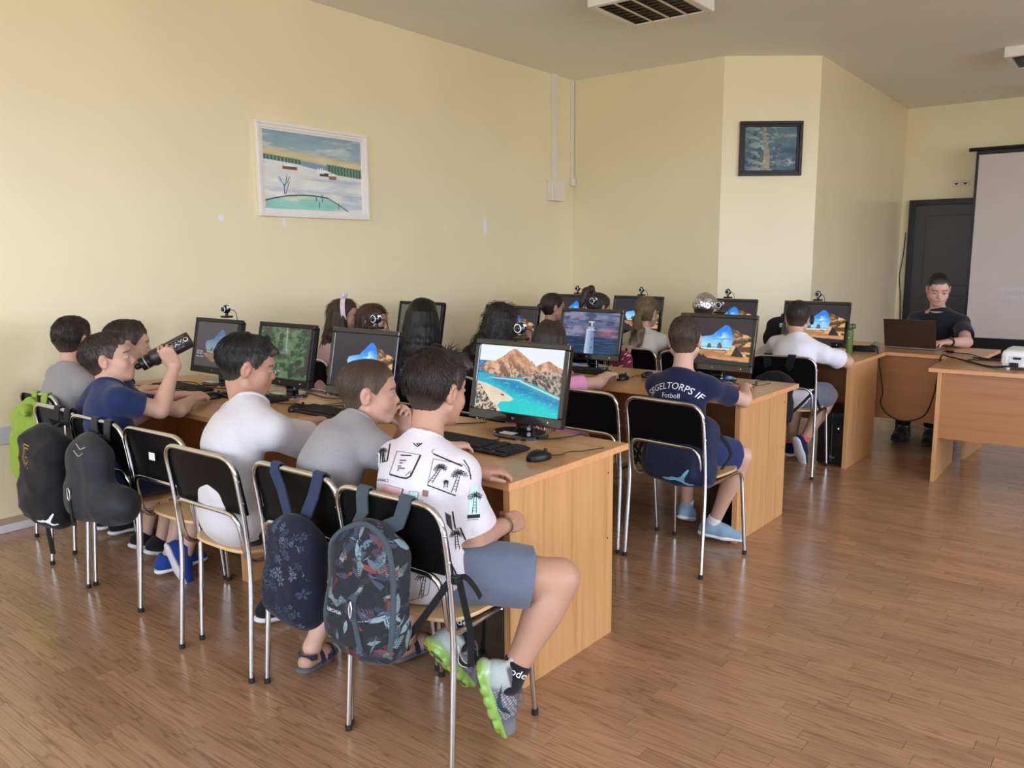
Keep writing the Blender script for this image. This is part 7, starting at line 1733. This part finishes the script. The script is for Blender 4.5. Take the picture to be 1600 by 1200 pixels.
def sandals():
    I = PP['grey']; t, root = I['t'], I['root']; M_s = cloth('navy_sandal', L3(36, 40, 58)); M_ss = plain('grey_sandal_sole', L3(84, 86, 92), 0.7)
    for li in (0, 1):
        h_, kn, an, l = I['L'][li]; toe = unit(np.array(l['toe'], float)); sup = unit(np.array((0, 0, 1.0)) - toe * toe[2]); rt = np.cross(toe, sup); S = np.stack([rt, toe, sup], 1); O = an - sup * 0.072; Q = lambda *p: O + S @ np.array(p)
        f = SDF(O - 0.2, O + 0.2, 0.0045); f.cone(Q(0, -0.04, 0.008), Q(0, 0.06, 0.008), 0.037, 0.040, 0.01, flat=(sup, 0.4)); f.cone(Q(0, 0.06, 0.008), Q(0, 0.13, 0.010), 0.040, 0.03, 0.01, flat=(sup, 0.4)); V, F = f.mesh(1); np_mesh('sole', V - root, F, M_ss, t)
        f = SDF(O - 0.2, O + 0.2, 0.0045); f.cone(Q(0, -0.035, 0.03), Q(0, 0.06, 0.03), 0.030, 0.033, 0.02); f.cone(Q(0, 0.06, 0.026), Q(0, 0.118, 0.018), 0.034, 0.026, 0.02); f.clip(Q(0, 0, 0.01), -sup); V, F = f.mesh(1); np_mesh('foot', V - root, F, M_skin, t, np.tile(np.array(SK2), (len(V), 1)))
        mb = MB(); mb.T = Matrix.Translation(Vector(-root))
        for y, r_, zz, w in [(0.022, 0.036, 0.050, 0.02), (0.062, 0.038, 0.044, 0.024), (0.098, 0.034, 0.038, 0.018)]:
            mb.strap([Q(r_ * cos(a_) * 1.06, y, 0.012 + zz * sin(a_)) for a_ in [pi * j / 12 for j in range(13)]], [Vector(S @ np.array((cos(a_), 0, sin(a_)))) for a_ in [pi * j / 12 for j in range(13)]], w, 0.005)
        mb.strap([Q(0.036 * cos(a_), -0.02 - 0.03 * sin(a_), 0.05) for a_ in [pi * j / 12 for j in range(13)]], [Vector(S @ np.array((cos(a_), -sin(a_), 0))) for a_ in [pi * j / 12 for j in range(13)]], 0.02, 0.005)
        mb.build('sandal_strap', M_s, t, kind='stuff')
sandals()

# ---- the bottle the boy drinks from
def black_bottle():
    mouth = Vector(PP['drink']['c'] + PP['drink']['Rh'] @ (np.array((0, 0.102, -0.055)) * 1.02)); d = Vector((0.47, 0.73, 0.44)).normalized()
    x = d.cross(Vector((0, 0, 1))).normalized(); y = d.cross(x); M = frame_mat(mouth, x, y, d)
    t = thing('drinking_bottle', 'matt black bottle with white lettering tipped up by the drinking boy', 'bottle'); t.matrix_world = M
    m = plain('matt_black_steel', (0.014, 0.014, 0.014), 0.42, var=0.15)
    MB().lathe([(0.028, 0.065), (0.036, 0.080), (0.0375, 0.085), (0.0375, 0.255), (0.036, 0.262), (0.031, 0.263), (0.030, 0.259)], 32, m and 0).build('bottle_body', m, t)
    cap = MB().lathe([(0.030, 0.022), (0.031, 0.026), (0.031, 0.062), (0.029, 0.066)], 28).build('cap', M_black, t)
    MB().lathe([(0.0315, 0.044), (0.0322, 0.046), (0.0315, 0.048)], 28).build('ring', M_silver, cap)
    MB().lathe([(0.009, -0.006), (0.013, 0.002), (0.015, 0.024)], 18).build('spout', M_black, t)
    mb = MB(); vs, fs = text_shape('DYNAMO', 0.030)
    vd = Vector((0.75, -0.62, 0.25)); a0 = atan2(vd.dot(y), vd.dot(x))
    def wrap(p, z0, sgn=1): a = a0 - p[1] / 0.0378; return (0.0379 * cos(a), 0.0379 * sin(a), z0 + p[0])
    mb.add([wrap(p, 0.192) for p in vs], fs); vs, fs = text_shape('ČAČAK', 0.014); mb.add([wrap((p[0], p[1] - 0.024), 0.205) for p in vs], fs)
    fr = [(-0.075, 0.022), (0.055, 0.022), (0.055, 0.0205), (-0.075, 0.0205)]; mb.add([wrap(p, 0.192) for p in fr], [(0, 1, 2, 3)]); fr = [(0.055, 0.022), (0.055, -0.03), (0.0535, -0.03), (0.0535, 0.022)]; mb.add([wrap(p, 0.192) for p in fr], [(0, 1, 2, 3)])
    mb.build('print', M_silver, t, kind='stuff')
black_bottle()

# ---- bags
def bag_cloth(name, c, rough=0.8): return cloth(name, c, rough, 0.10, 300, None, 0.15, 0.1)
def bag(name, label, cat, c, rz, tilt, w, d, h, mat, pocket=True, wr=0.006, seed=1, lean=0.0, round_=0.05, res=0.0055, sag=0.0, extra=None):
    """soft bag hanging at c (its centre), back side +Y local"""
    root = np.array((c[0], c[1], c[2] - h / 2)); R = rotz(rz) @ rotx(tilt) @ roty(lean)
    t = thing(name, label, cat, tuple(root)); c = np.array(c); P = lambda x, y, z: c + R @ np.array((x, y, z))
    f = SDF(c - max(w, h) * 0.75 - 0.05, c + max(w, h) * 0.75 + 0.05, res)
    f.box(P(0, 0, -h * 0.06), R, (w / 2, d / 2, h * 0.44), round_, 0.02); f.ell(P(0, 0, h * 0.22), R, (w * 0.44, d * 0.46, h * 0.28), 0.04); f.ell(P(0, -d * 0.1, -h * 0.25 - sag), R, (w * 0.52, d * 0.56, h * 0.26), 0.05)
    if pocket: f.box(P(0, -d * 0.5, -h * 0.20), R, (w * 0.38, d * 0.22, h * 0.22), 0.03, 0.012)
    if extra: extra(f, P, R)
    V, F = f.mesh(1); Nn = vnormals(V, F); V = V + Nn * (folds(V - root, seed, 34) * wr)[:, None]
    o = np_mesh('bag_body', V - root, F, mat, t)
    bv = BVHTree.FromPolygons([tuple(v) for v in V], [tuple(q) for q in F])
    return dict(t=t, root=root, P=P, R=R, o=o, bv=bv, c=c)
def webbing(B, pts, nrm, width, mat, name='strap', th=0.004, k=5):
    q = spl(pts, k) if len(pts) > 2 else [Vector(p) for p in pts]
    mb = MB(); mb.T = Matrix.Translation(Vector(-B['root'])); mb.strap(q, nrm, width, th); return mb.build(name, mat, B['t'])
def over_rail(B, x, y, ztop, bot, width, mat, out=-0.013, name='shoulder_strap', x1=None):
    """a strap loop going up from the bag, over a chair's top rail and down its front"""
    x1 = x if x1 is None else x1
    pts = [Vector(bot), Vector((x * .6 + bot[0] * .4, y + out - 0.004, ztop - 0.06)), Vector((x, y + out, ztop - 0.01)), Vector((x, y + out * .6, ztop + 0.012)), Vector((x, y + 0.004, ztop + 0.0155)), Vector((x1, y + 0.017, ztop + 0.005)), Vector((x1, y + 0.024, ztop - 0.04)), Vector((x1, y + 0.034, ztop - 0.11))]
    q = []; n = []
    for i, p in enumerate(pts): q.append(p); n.append([Vector((0, -1, 0)), Vector((0, -1, 0.1)), Vector((0, -1, .2)), Vector((0, -.7, 1)), Vector((0, 0, 1)), Vector((0, 1, .4)), Vector((0, 1, 0)), Vector((0, 1, 0))][i])
    mb = MB(); mb.T = Matrix.Translation(Vector(-B['root'])); mb.strap(q, n, width, 0.005); return mb.build(name, mat, B['t'])
CAT = [(1.3 * a, b) for a, b in [(-0.058, -0.018), (-0.050, -0.012), (-0.035, -0.012), (-0.020, -0.004), (0.000, -0.004), (0.015, 0.006), (0.026, 0.024), (0.036, 0.036), (0.040, 0.034), (0.034, 0.018), (0.024, -0.002), (0.020, -0.016), (0.034, -0.022), (0.046, -0.020), (0.046, -0.026), (0.026, -0.032), (0.010, -0.020), (-0.010, -0.016), (-0.030, -0.022), (-0.046, -0.022)]]
def leap(d, x, y, s, mat): d.poly([(x + a * s, y + b * s) for a, b in CAT], mat)

# jungle-print backpack on the nearest chair
M_jb = bag_cloth('charcoal_bag_cloth', L3(36, 38, 43)); M_jg = bag_cloth('slate_webbing', L3(64, 74, 82)); M_str = bag_cloth('black_webbing', L3(18, 18, 20))
B = bag('backpack', 'charcoal backpack with a jungle leaf print hanging on the nearest chair', 'backpack', (3.212, 1.475, 0.575), 0.03, -0.05, 0.255, 0.115, 0.385, M_jb, True, 0.005, 3, 0.03, 0.05, 0.005, 0.01)
JM = [M_jb] + [plain('leaf_ink_%d' % i, L3(*c), 0.8, var=0.15) for i, c in enumerate([(118, 142, 148), (80, 98, 114), (52, 68, 90), (112, 56, 54), (36, 44, 42), (74, 60, 84), (22, 24, 28), (108, 124, 120)])]
def leaf(d, x, y, L, a, m, kind, r):
    ca, sa = cos(a), sin(a); T = lambda u, v: (x + u * ca - v * sa, y + u * sa + v * ca)
    if kind == 0:      # fern: a rib with slim leaflets
        for i in range(8):
            u = L * (0.08 + 0.9 * i / 8); l = L * 0.42 * (1 - 0.75 * i / 8)
            for sg in (-1, 1): d.poly([T(u, 0), T(u + l * .35, sg * l * .55), T(u + l * .62, sg * l * 0.72), T(u + L * .085, sg * .001)], m, 0.0005)
    elif kind == 1:
        d.poly([T(0, 0), T(L * .3, L * .16), T(L * .65, L * .15), T(L, 0), T(L * .65, -L * .15), T(L * .3, -L * .16)], m, 0.0002)
    else:
        d.poly([T(0, 0), T(L * .5, L * .10), T(L, L * .22), T(L * .55, L * .02)], m, 0.0006)
def jungle(B, u, v, o, n, seed, w, h):
    d = Decal(B['bv'], o, u, v, 0.0008); r = random.Random(seed)
    for i in range(n): leaf(d, r.uniform(-w, w), r.uniform(-h, h), r.uniform(0.028, 0.062), r.uniform(0, 6.3), r.choice([1, 2, 3, 3, 5, 5, 6, 7, 7, 8, 4]), r.choice([0, 0, 1, 1, 1, 2]), r)
    d.build('leaf_print', JM, B['t'], B['root'])
jungle(B, Vector((0.96, 0.05, 0)), Vector((0, 0, 1)), B['c'], 150, 5, 0.12, 0.185); jungle(B, Vector((0.25, 0.97, 0)), Vector((0, 0, 1)), B['c'], 55, 9, 0.045, 0.16)
d = Decal(B['bv'], B['c'], Vector((1, 0, 0)), Vector((0, 0, 1)), 0.0018); d.text('QUECHUA', 0.014, -0.055, -0.055, 0); d.build('brand_print', [M_inkw], B['t'], B['root'])
P = B['P']; edge = [P(-0.115, -0.045, -0.16), P(-0.122, -0.045, 0.02), P(-0.09, -0.04, 0.15), P(0, -0.035, 0.192), P(0.09, -0.035, 0.155), P(0.128, -0.04, 0.02), P(0.125, -0.045, -0.14)]
q = []
for p in spl(edge, 8):
    h, nn, _, _ = B['bv'].find_nearest(p); q.append(h + nn * 0.002)
mb = MB(); mb.T = Matrix.Translation(Vector(-B['root'])); mb.tube(q, 0.008, 8); mb.build('piping', M_jg, B['t'])
q = []
for p in spl([P(0.02, -0.1, 0.02), P(0.03, -0.1, -0.06), P(0.055, -0.1, -0.15)], 8):
    h, nn, _, _ = B['bv'].find_nearest(p); q.append(h + nn * 0.003)
mb = MB(); mb.T = Matrix.Translation(Vector(-B['root'])); mb.strap(q, Vector((0, -1, 0)), 0.018, 0.004); mb.build('zip_cover', M_jg, B['t'])
mb = MB(); mb.T = Matrix.Translation(Vector(-B['root'])); z0 = Vector(P(0.025, -0.098, -0.01)); mb.tube(spl([z0, z0 + Vector((0.007, -.004, -.02)), z0 + Vector((0.002, -.006, -.045)), z0 + Vector((-.004, -.004, -.02)), z0]), 0.0018, 6); mb.build('zip_pull', M_silver, B['t'])
over_rail(B, 3.115, 1.557, 0.812, (3.125, 1.515, 0.735), 0.046, M_jg); over_rail(B, 3.285, 1.557, 0.812, (3.235, 1.512, 0.735), 0.046, M_jg)
webbing(B, [(3.315, 1.50, 0.43), (3.355, 1.525, 0.49), (3.395, 1.565, 0.565), (3.412, 1.598, 0.605), (3.425, 1.615, 0.585)], Vector((0.6, -0.8, 0)), 0.020, M_str)
webbing(B, [(3.422, 1.610, 0.605), (3.433, 1.622, 0.52), (3.442, 1.635, 0.43), (3.452, 1.62, 0.345)], Vector((0.7, -0.7, 0)), 0.019, M_str)
webbing(B, [(3.418, 1.600, 0.605), (3.428, 1.632, 0.60), (3.434, 1.662, 0.565), (3.438, 1.685, 0.525)], Vector((0.9, 0, 0.3)), 0.016, M_str)
mb = MB(); mb.T = Matrix.Translation(Vector(-B['root'])); mb.box((3.411, 1.587, 0.59), (3.431, 1.613, 0.615), bev=0.004); mb.build('buckle', M_black, B['t'])

# navy flowered backpack
M_nv = bag_cloth('navy_bag_cloth', L3(23, 27, 44)); M_nvs = bag_cloth('navy_webbing', L3(40, 52, 80))
B = bag('backpack', 'navy backpack with a pale flower print hanging on the second chair from the aisle', 'backpack', (2.845, 1.505, 0.535), -0.04, -0.03, 0.245, 0.10, 0.345, M_nv, True, 0.004, 6, 0.06, 0.05, 0.005, 0.0)
M_fl = plain('pale_flower_ink', L3(84, 92, 112), 0.85, var=0.2); M_fl2 = plain('slate_flower_ink', L3(48, 58, 82), 0.85, var=0.2)
d = Decal(B['bv'], B['c'], Vector((1, -0.05, 0)), Vector((0, 0, 1)), 0.0008); r = random.Random(12)
for i in range(90):
    x, y = r.uniform(-.11, .11), r.uniform(-.16, .15); s = r.uniform(.008, .019); a0 = r.random() * 6; m = r.choice([0, 0, 1, 1, 1]); k_ = r.choice([5, 6, 1])
    for j in range(k_ if k_ > 1 else 1):
        a = a0 + 2 * pi * j / max(k_, 1); p = lambda u, v: (x + u * cos(a) - v * sin(a), y + u * sin(a) + v * cos(a)); d.poly([p(.1 * s, 0), p(.6 * s, .24 * s), p(1.1 * s, 0), p(.6 * s, -.24 * s)], m, 0.0003)
    if k_ == 1: d.line([(x, y), (x + s * cos(a0), y + s * sin(a0)), (x + 1.6 * s * cos(a0 + .4), y + 1.6 * s * sin(a0 + .4))], 0.0016, m)
d.build('flower_print', [M_fl, M_fl2], B['t'], B['root'])
d = Decal(B['bv'], B['c'], Vector((1, 0, 0)), Vector((0, 0, 1)), 0.0018); d.text('QUECHUA', 0.009, -0.055, -0.035, 0); d.build('brand_print', [M_fl], B['t'], B['root'])
over_rail(B, 2.672, 1.582, 0.812, (2.765, 1.545, 0.675), 0.042, M_nvs); over_rail(B, 2.885, 1.582, 0.812, (2.845, 1.54, 0.668), 0.046, M_nvs)
webbing(B, [(2.955, 1.52, 0.45), (2.985, 1.56, 0.52), (2.972, 1.61, 0.62)], Vector((0.5, -0.8, 0)), 0.018, M_str)

# black drawstring bag with the leaping cat, on the next chair but one to the wall
M_pb = bag_cloth('black_bag_cloth', L3(17, 18, 24), 0.7)
B = bag('drawstring_bag', 'large black bag with a white leaping cat and a gold emblem on a chair back', 'bag', (1.085, 1.535, 0.555), 0.02, -0.03, 0.34, 0.14, 0.45, M_pb, False, 0.008, 9, 0.05, 0.06, 0.006, 0.0)
d = Decal(B['bv'], B['c'], Vector((0.90, 0.43, 0)), Vector((0, 0, 1)), 0.0015); leap(d, 0.075, -0.175, 0.85, 0); d.build('leaping_cat', [M_inkw], B['t'], B['root'])
d = Decal(B['bv'], B['c'], Vector((0.90, 0.43, 0)), Vector((0, 0, 1)), 0.0015)
for k_, q in enumerate([[(0.03, 0.045), (-0.012, 0.05), (-0.034, -0.03), (-0.014, -0.052)], [(0.028, 0.033), (0.0, 0.036), (-0.02, -0.028), (-0.004, -0.042)], [(0.02, -0.002), (-0.004, -0.006)], [(0.016, -0.022), (0.0, -0.03), (-0.006, -0.042)], [(0.004, -0.052), (-0.004, -0.06)]]): d.line([(x - 0.055, y + 0.085) for x, y in q], 0.0045, 0)
d.build('gold_emblem', [M_gold], B['t'], B['root'])
over_rail(B, 0.99, 1.648, 0.812, (1.0, 1.60, 0.76), 0.05, M_pb); over_rail(B, 1.09, 1.648, 0.812, (1.08, 1.60, 0.76), 0.05, M_pb)
webbing(B, [(1.04, 1.53, 0.35), (1.045, 1.53, 0.26), (1.055, 1.535, 0.17)], Vector((0.3, -1, 0)), 0.026, M_str, 'hanging_strap')
webbing(B, [(1.14, 1.6, 0.76), (1.19, 1.575, 0.70), (1.205, 1.56, 0.655)], Vector((0.3, -1, 0)), 0.006, M_lace3, 'draw_cord')
# dark grey backpack beside it
M_gb = bag_cloth('dark_grey_bag_cloth', L3(42, 43, 48), 0.6)
def lump(f, P, R): f.ell(P(0.14, 0.02, -0.10), R, (0.12, 0.085, 0.085), 0.04)
B = bag('backpack', 'dark grey backpack with a silver clip hanging beside the black leaping cat bag', 'backpack', (1.49, 1.535, 0.605), 0.03, -0.03, 0.24, 0.13, 0.36, M_gb, False, 0.008, 14, 0.03, 0.06, 0.006, 0.0, lump)
over_rail(B, 1.40, 1.618, 0.812, (1.43, 1.57, 0.765), 0.05, M_gb); over_rail(B, 1.51, 1.618, 0.812, (1.50, 1.57, 0.765), 0.05, M_gb)
c0 = Vector(B['P'](0.0, -0.09, -0.06)); mb = MB(); mb.T = Matrix.Translation(Vector(-B['root'])); mb.tube([c0 + Vector((0.011 * cos(a), -.006, 0.026 * sin(a))) for a in [2 * pi * j / 16 for j in range(16)]], 0.0025, 6, closed=True); mb.build('clip', M_silver, B['t'])
webbing(B, [c0 + Vector((0, -.004, -.026)), c0 + Vector((0.004, -.004, -.07)), c0 + Vector((0.008, -.002, -.13))], Vector((0, -1, 0)), 0.018, M_str, 'hanging_strap')
for zz in (0.10, 0.135):
    q = []
    for p in spl([B['P'](-0.005, -0.08, zz + .02), B['P'](0.03, -0.08, zz), B['P'](0.06, -0.07, zz + 0.015)], 6):
        h, nn, _, _ = B['bv'].find_nearest(p); q.append(h + nn * 0.002)
    mb = MB(); mb.T = Matrix.Translation(Vector(-B['root'])); mb.tube(q, 0.0022, 6); mb.build('elastic_cord', M_silver, B['t'])
# lime green cloth bag on the wall-end chair
M_lime = cloth('lime_cotton', L3(140, 168, 62), 0.85, 0.10)
B = bag('cloth_bag', 'lime green cloth bag hanging on the chair at the wall', 'bag', (0.455, 1.735, 0.575), 0.1, -0.02, 0.30, 0.10, 0.46, M_lime, False, 0.016, 22, 0.10, 0.05, 0.006, 0.0)
over_rail(B, 0.44, 1.782, 0.812, (0.46, 1.735, 0.74), 0.05, M_lime); over_rail(B, 0.555, 1.782, 0.812, (0.51, 1.735, 0.70), 0.055, M_lime)
f = SDF(np.array((0.4, 1.6, 0.62)), np.array((0.6, 1.8, 0.84)), 0.005); f.ell((0.49, 1.70, 0.745), np.eye(3), (0.038, 0.035, 0.034), 0.01); f.cone((0.50, 1.69, 0.74), (0.545, 1.675, 0.73), 0.018, 0.012, 0.02); V, F = f.mesh(1); V = V + vnormals(V, F) * (folds(V, 3, 60) * .004)[:, None]; np_mesh('knot', V - B['root'], F, M_lime, B['t'])
# navy backpack standing on the seat behind the football shirt boy
M_fb = bag_cloth('navy_sport_cloth', L3(28, 35, 62), 0.7)
B = bag('backpack', 'navy sports backpack with a sky blue leaping cat standing on the seat behind its owner', 'backpack', (3.195, 3.475, 0.60), -0.12, -0.06, 0.37, 0.125, 0.36, M_fb, True, 0.006, 31, 0.03, 0.05, 0.0055, 0.01)
d = Decal(B['bv'], B['c'], Vector((0.99, -0.12, 0)), Vector((0, 0, 1)), 0.0015); leap(d, 0.045, -0.135, 1.25, 0); d.build('leaping_cat', [M_skyblue], B['t'], B['root'])
webbing(B, [(3.335, 3.50, 0.70), (3.375, 3.55, 0.63), (3.395, 3.60, 0.55), (3.35, 3.60, 0.47)], Vector((1, -0.2, 0)), 0.02, M_str)
for (a, b_) in [((3.01, 3.47, 0.66), (2.95, 3.455, 0.55)), ((2.95, 3.455, 0.58), (3.01, 3.46, 0.50)), ((2.95, 3.45, 0.55), (3.02, 3.45, 0.46)), ((3.0, 3.47, 0.60), (2.965, 3.45, 0.47))]: webbing(B, [a, b_], Vector((0.3, -1, 0)), 0.014, M_str, 'side_strap')
# black backpack of the bright white T-shirt boy
B = bag('backpack', 'black backpack hanging on the chair of the bright white T-shirt boy', 'backpack', (2.99, 5.295, 0.545), 0.04, -0.04, 0.26, 0.12, 0.36, M_pb, True, 0.007, 41, 0.0, 0.05, 0.0065)
over_rail(B, 2.93, 5.343, 0.812, (2.94, 5.33, 0.74), 0.05, M_pb); over_rail(B, 3.09, 5.343, 0.812, (3.06, 5.33, 0.74), 0.05, M_pb)
webbing(B, [(3.09, 5.30, 0.42), (3.16, 5.34, 0.50), (3.225, 5.375, 0.585)], Vector((.5, -.8, 0)), 0.018, M_str); webbing(B, [(3.225, 5.38, 0.60), (3.25, 5.40, 0.52), (3.275, 5.41, 0.46)], Vector((.5, -.8, 0)), 0.018, M_str)
# black backpack propped on the back desk, dark red patterned bag on the fair girl's chair
B = bag('backpack', 'black backpack propped on the back desk left of the white T-shirt boy', 'backpack', row_pt(2, 2.70, 0.40, 0.75 + 0.135), -0.3, 0.25, 0.20, 0.12, 0.27, M_pb, False, 0.008, 51, 0.25, 0.05, 0.0065)
mb = MB(); mb.T = Matrix.Translation(Vector(-B['root'])); pp = Vector(B['P'](0.05, -0.055, 0.10)); mb.box(pp - Vector((.012, .006, .016)), pp + Vector((.012, .006, .016)), bev=0.003); mb.build('buckle', M_silver, B['t'])
M_red = cloth('dark_red_cotton', L3(128, 44, 66), 0.85, 0.12)
B = bag('cloth_bag', 'dark red bag with white dashes hanging on the chair of the fair ponytail girl', 'bag', (1.895, 5.185, 0.70), 0.0, -0.03, 0.17, 0.08, 0.20, M_red, False, 0.006, 61, 0.0, 0.035, 0.006)
d = Decal(B['bv'], B['c'], Vector((0.95, 0.3, 0)), Vector((0, 0, 1)), 0.0012); r = random.Random(4)
for i in range(22): x, y = r.uniform(-.08, .08), r.uniform(-.1, .1); d.line([(x, y), (x + .014, y + .012)], 0.005, 0)
d.build('dash_print', [M_inkw], B['t'], B['root'])
over_rail(B, 1.90, 5.225, 0.812, (1.89, 5.205, 0.79), 0.03, M_rose); over_rail(B, 1.95, 5.225, 0.812, (1.93, 5.205, 0.79), 0.03, M_rose)
# headphones on the middle desk
hp = thing('headphones', 'black headphones lying on the middle desk beside the pink girl\'s mouse', 'headphones', row_pt(1, 2.62, 0.47, 0.75), 0.3)
for x in (-0.085, 0.085):
    c_ = MB().lathe([(0.03, 0.0), (0.037, 0.006), (0.037, 0.024), (0.028, 0.032)], 20, M=Matrix.Translation((x, 0, 0)) @ Matrix.Rotation(0.15 * (1 if x > 0 else -1), 4, 'Y')).build('ear_cup', M_rubber, hp)
MB().strap(spl([(-0.085, 0.0, 0.034), (-0.10, -0.06, 0.03), (-0.07, -0.13, 0.02), (0, -0.155, 0.016), (0.07, -0.13, 0.02), (0.10, -0.06, 0.03), (0.085, 0.0, 0.034)]), Vector((0, 0, 1)), 0.014, 0.008).build('headband', M_black, hp)
hs_ = PP['whiteboy']; R = hs_['Rh']; c = hs_['c']
hp2 = thing('headphones', 'black headphones worn by the boy in the bright white T-shirt', 'headphones', tuple(c)); mb = MB(); Pq = lambda *p: Vector(R @ (np.array(p)))
mb.strap([Pq(0.092 * cos(a), -0.005, 0.01 + 0.118 * sin(a)) for a in [pi * j / 18 for j in range(19)]], [Vector(R @ np.array((cos(a), 0, sin(a)))) for a in [pi * j / 18 for j in range(19)]], 0.014, 0.005); mb.build('headband', M_black, hp2)
for x in (-1, 1): MB().lathe([(0.026, 0.0), (0.031, 0.006), (0.028, 0.020), (0.02, 0.024)], 18, M=frame_mat(Pq(x * 0.084, -0.005, 0.0), R @ np.array((0, 1, 0)), R @ np.array((0, 0, 1)) * x, R @ np.array((x, 0, 0)))).build('ear_cup', M_rubber, hp2)
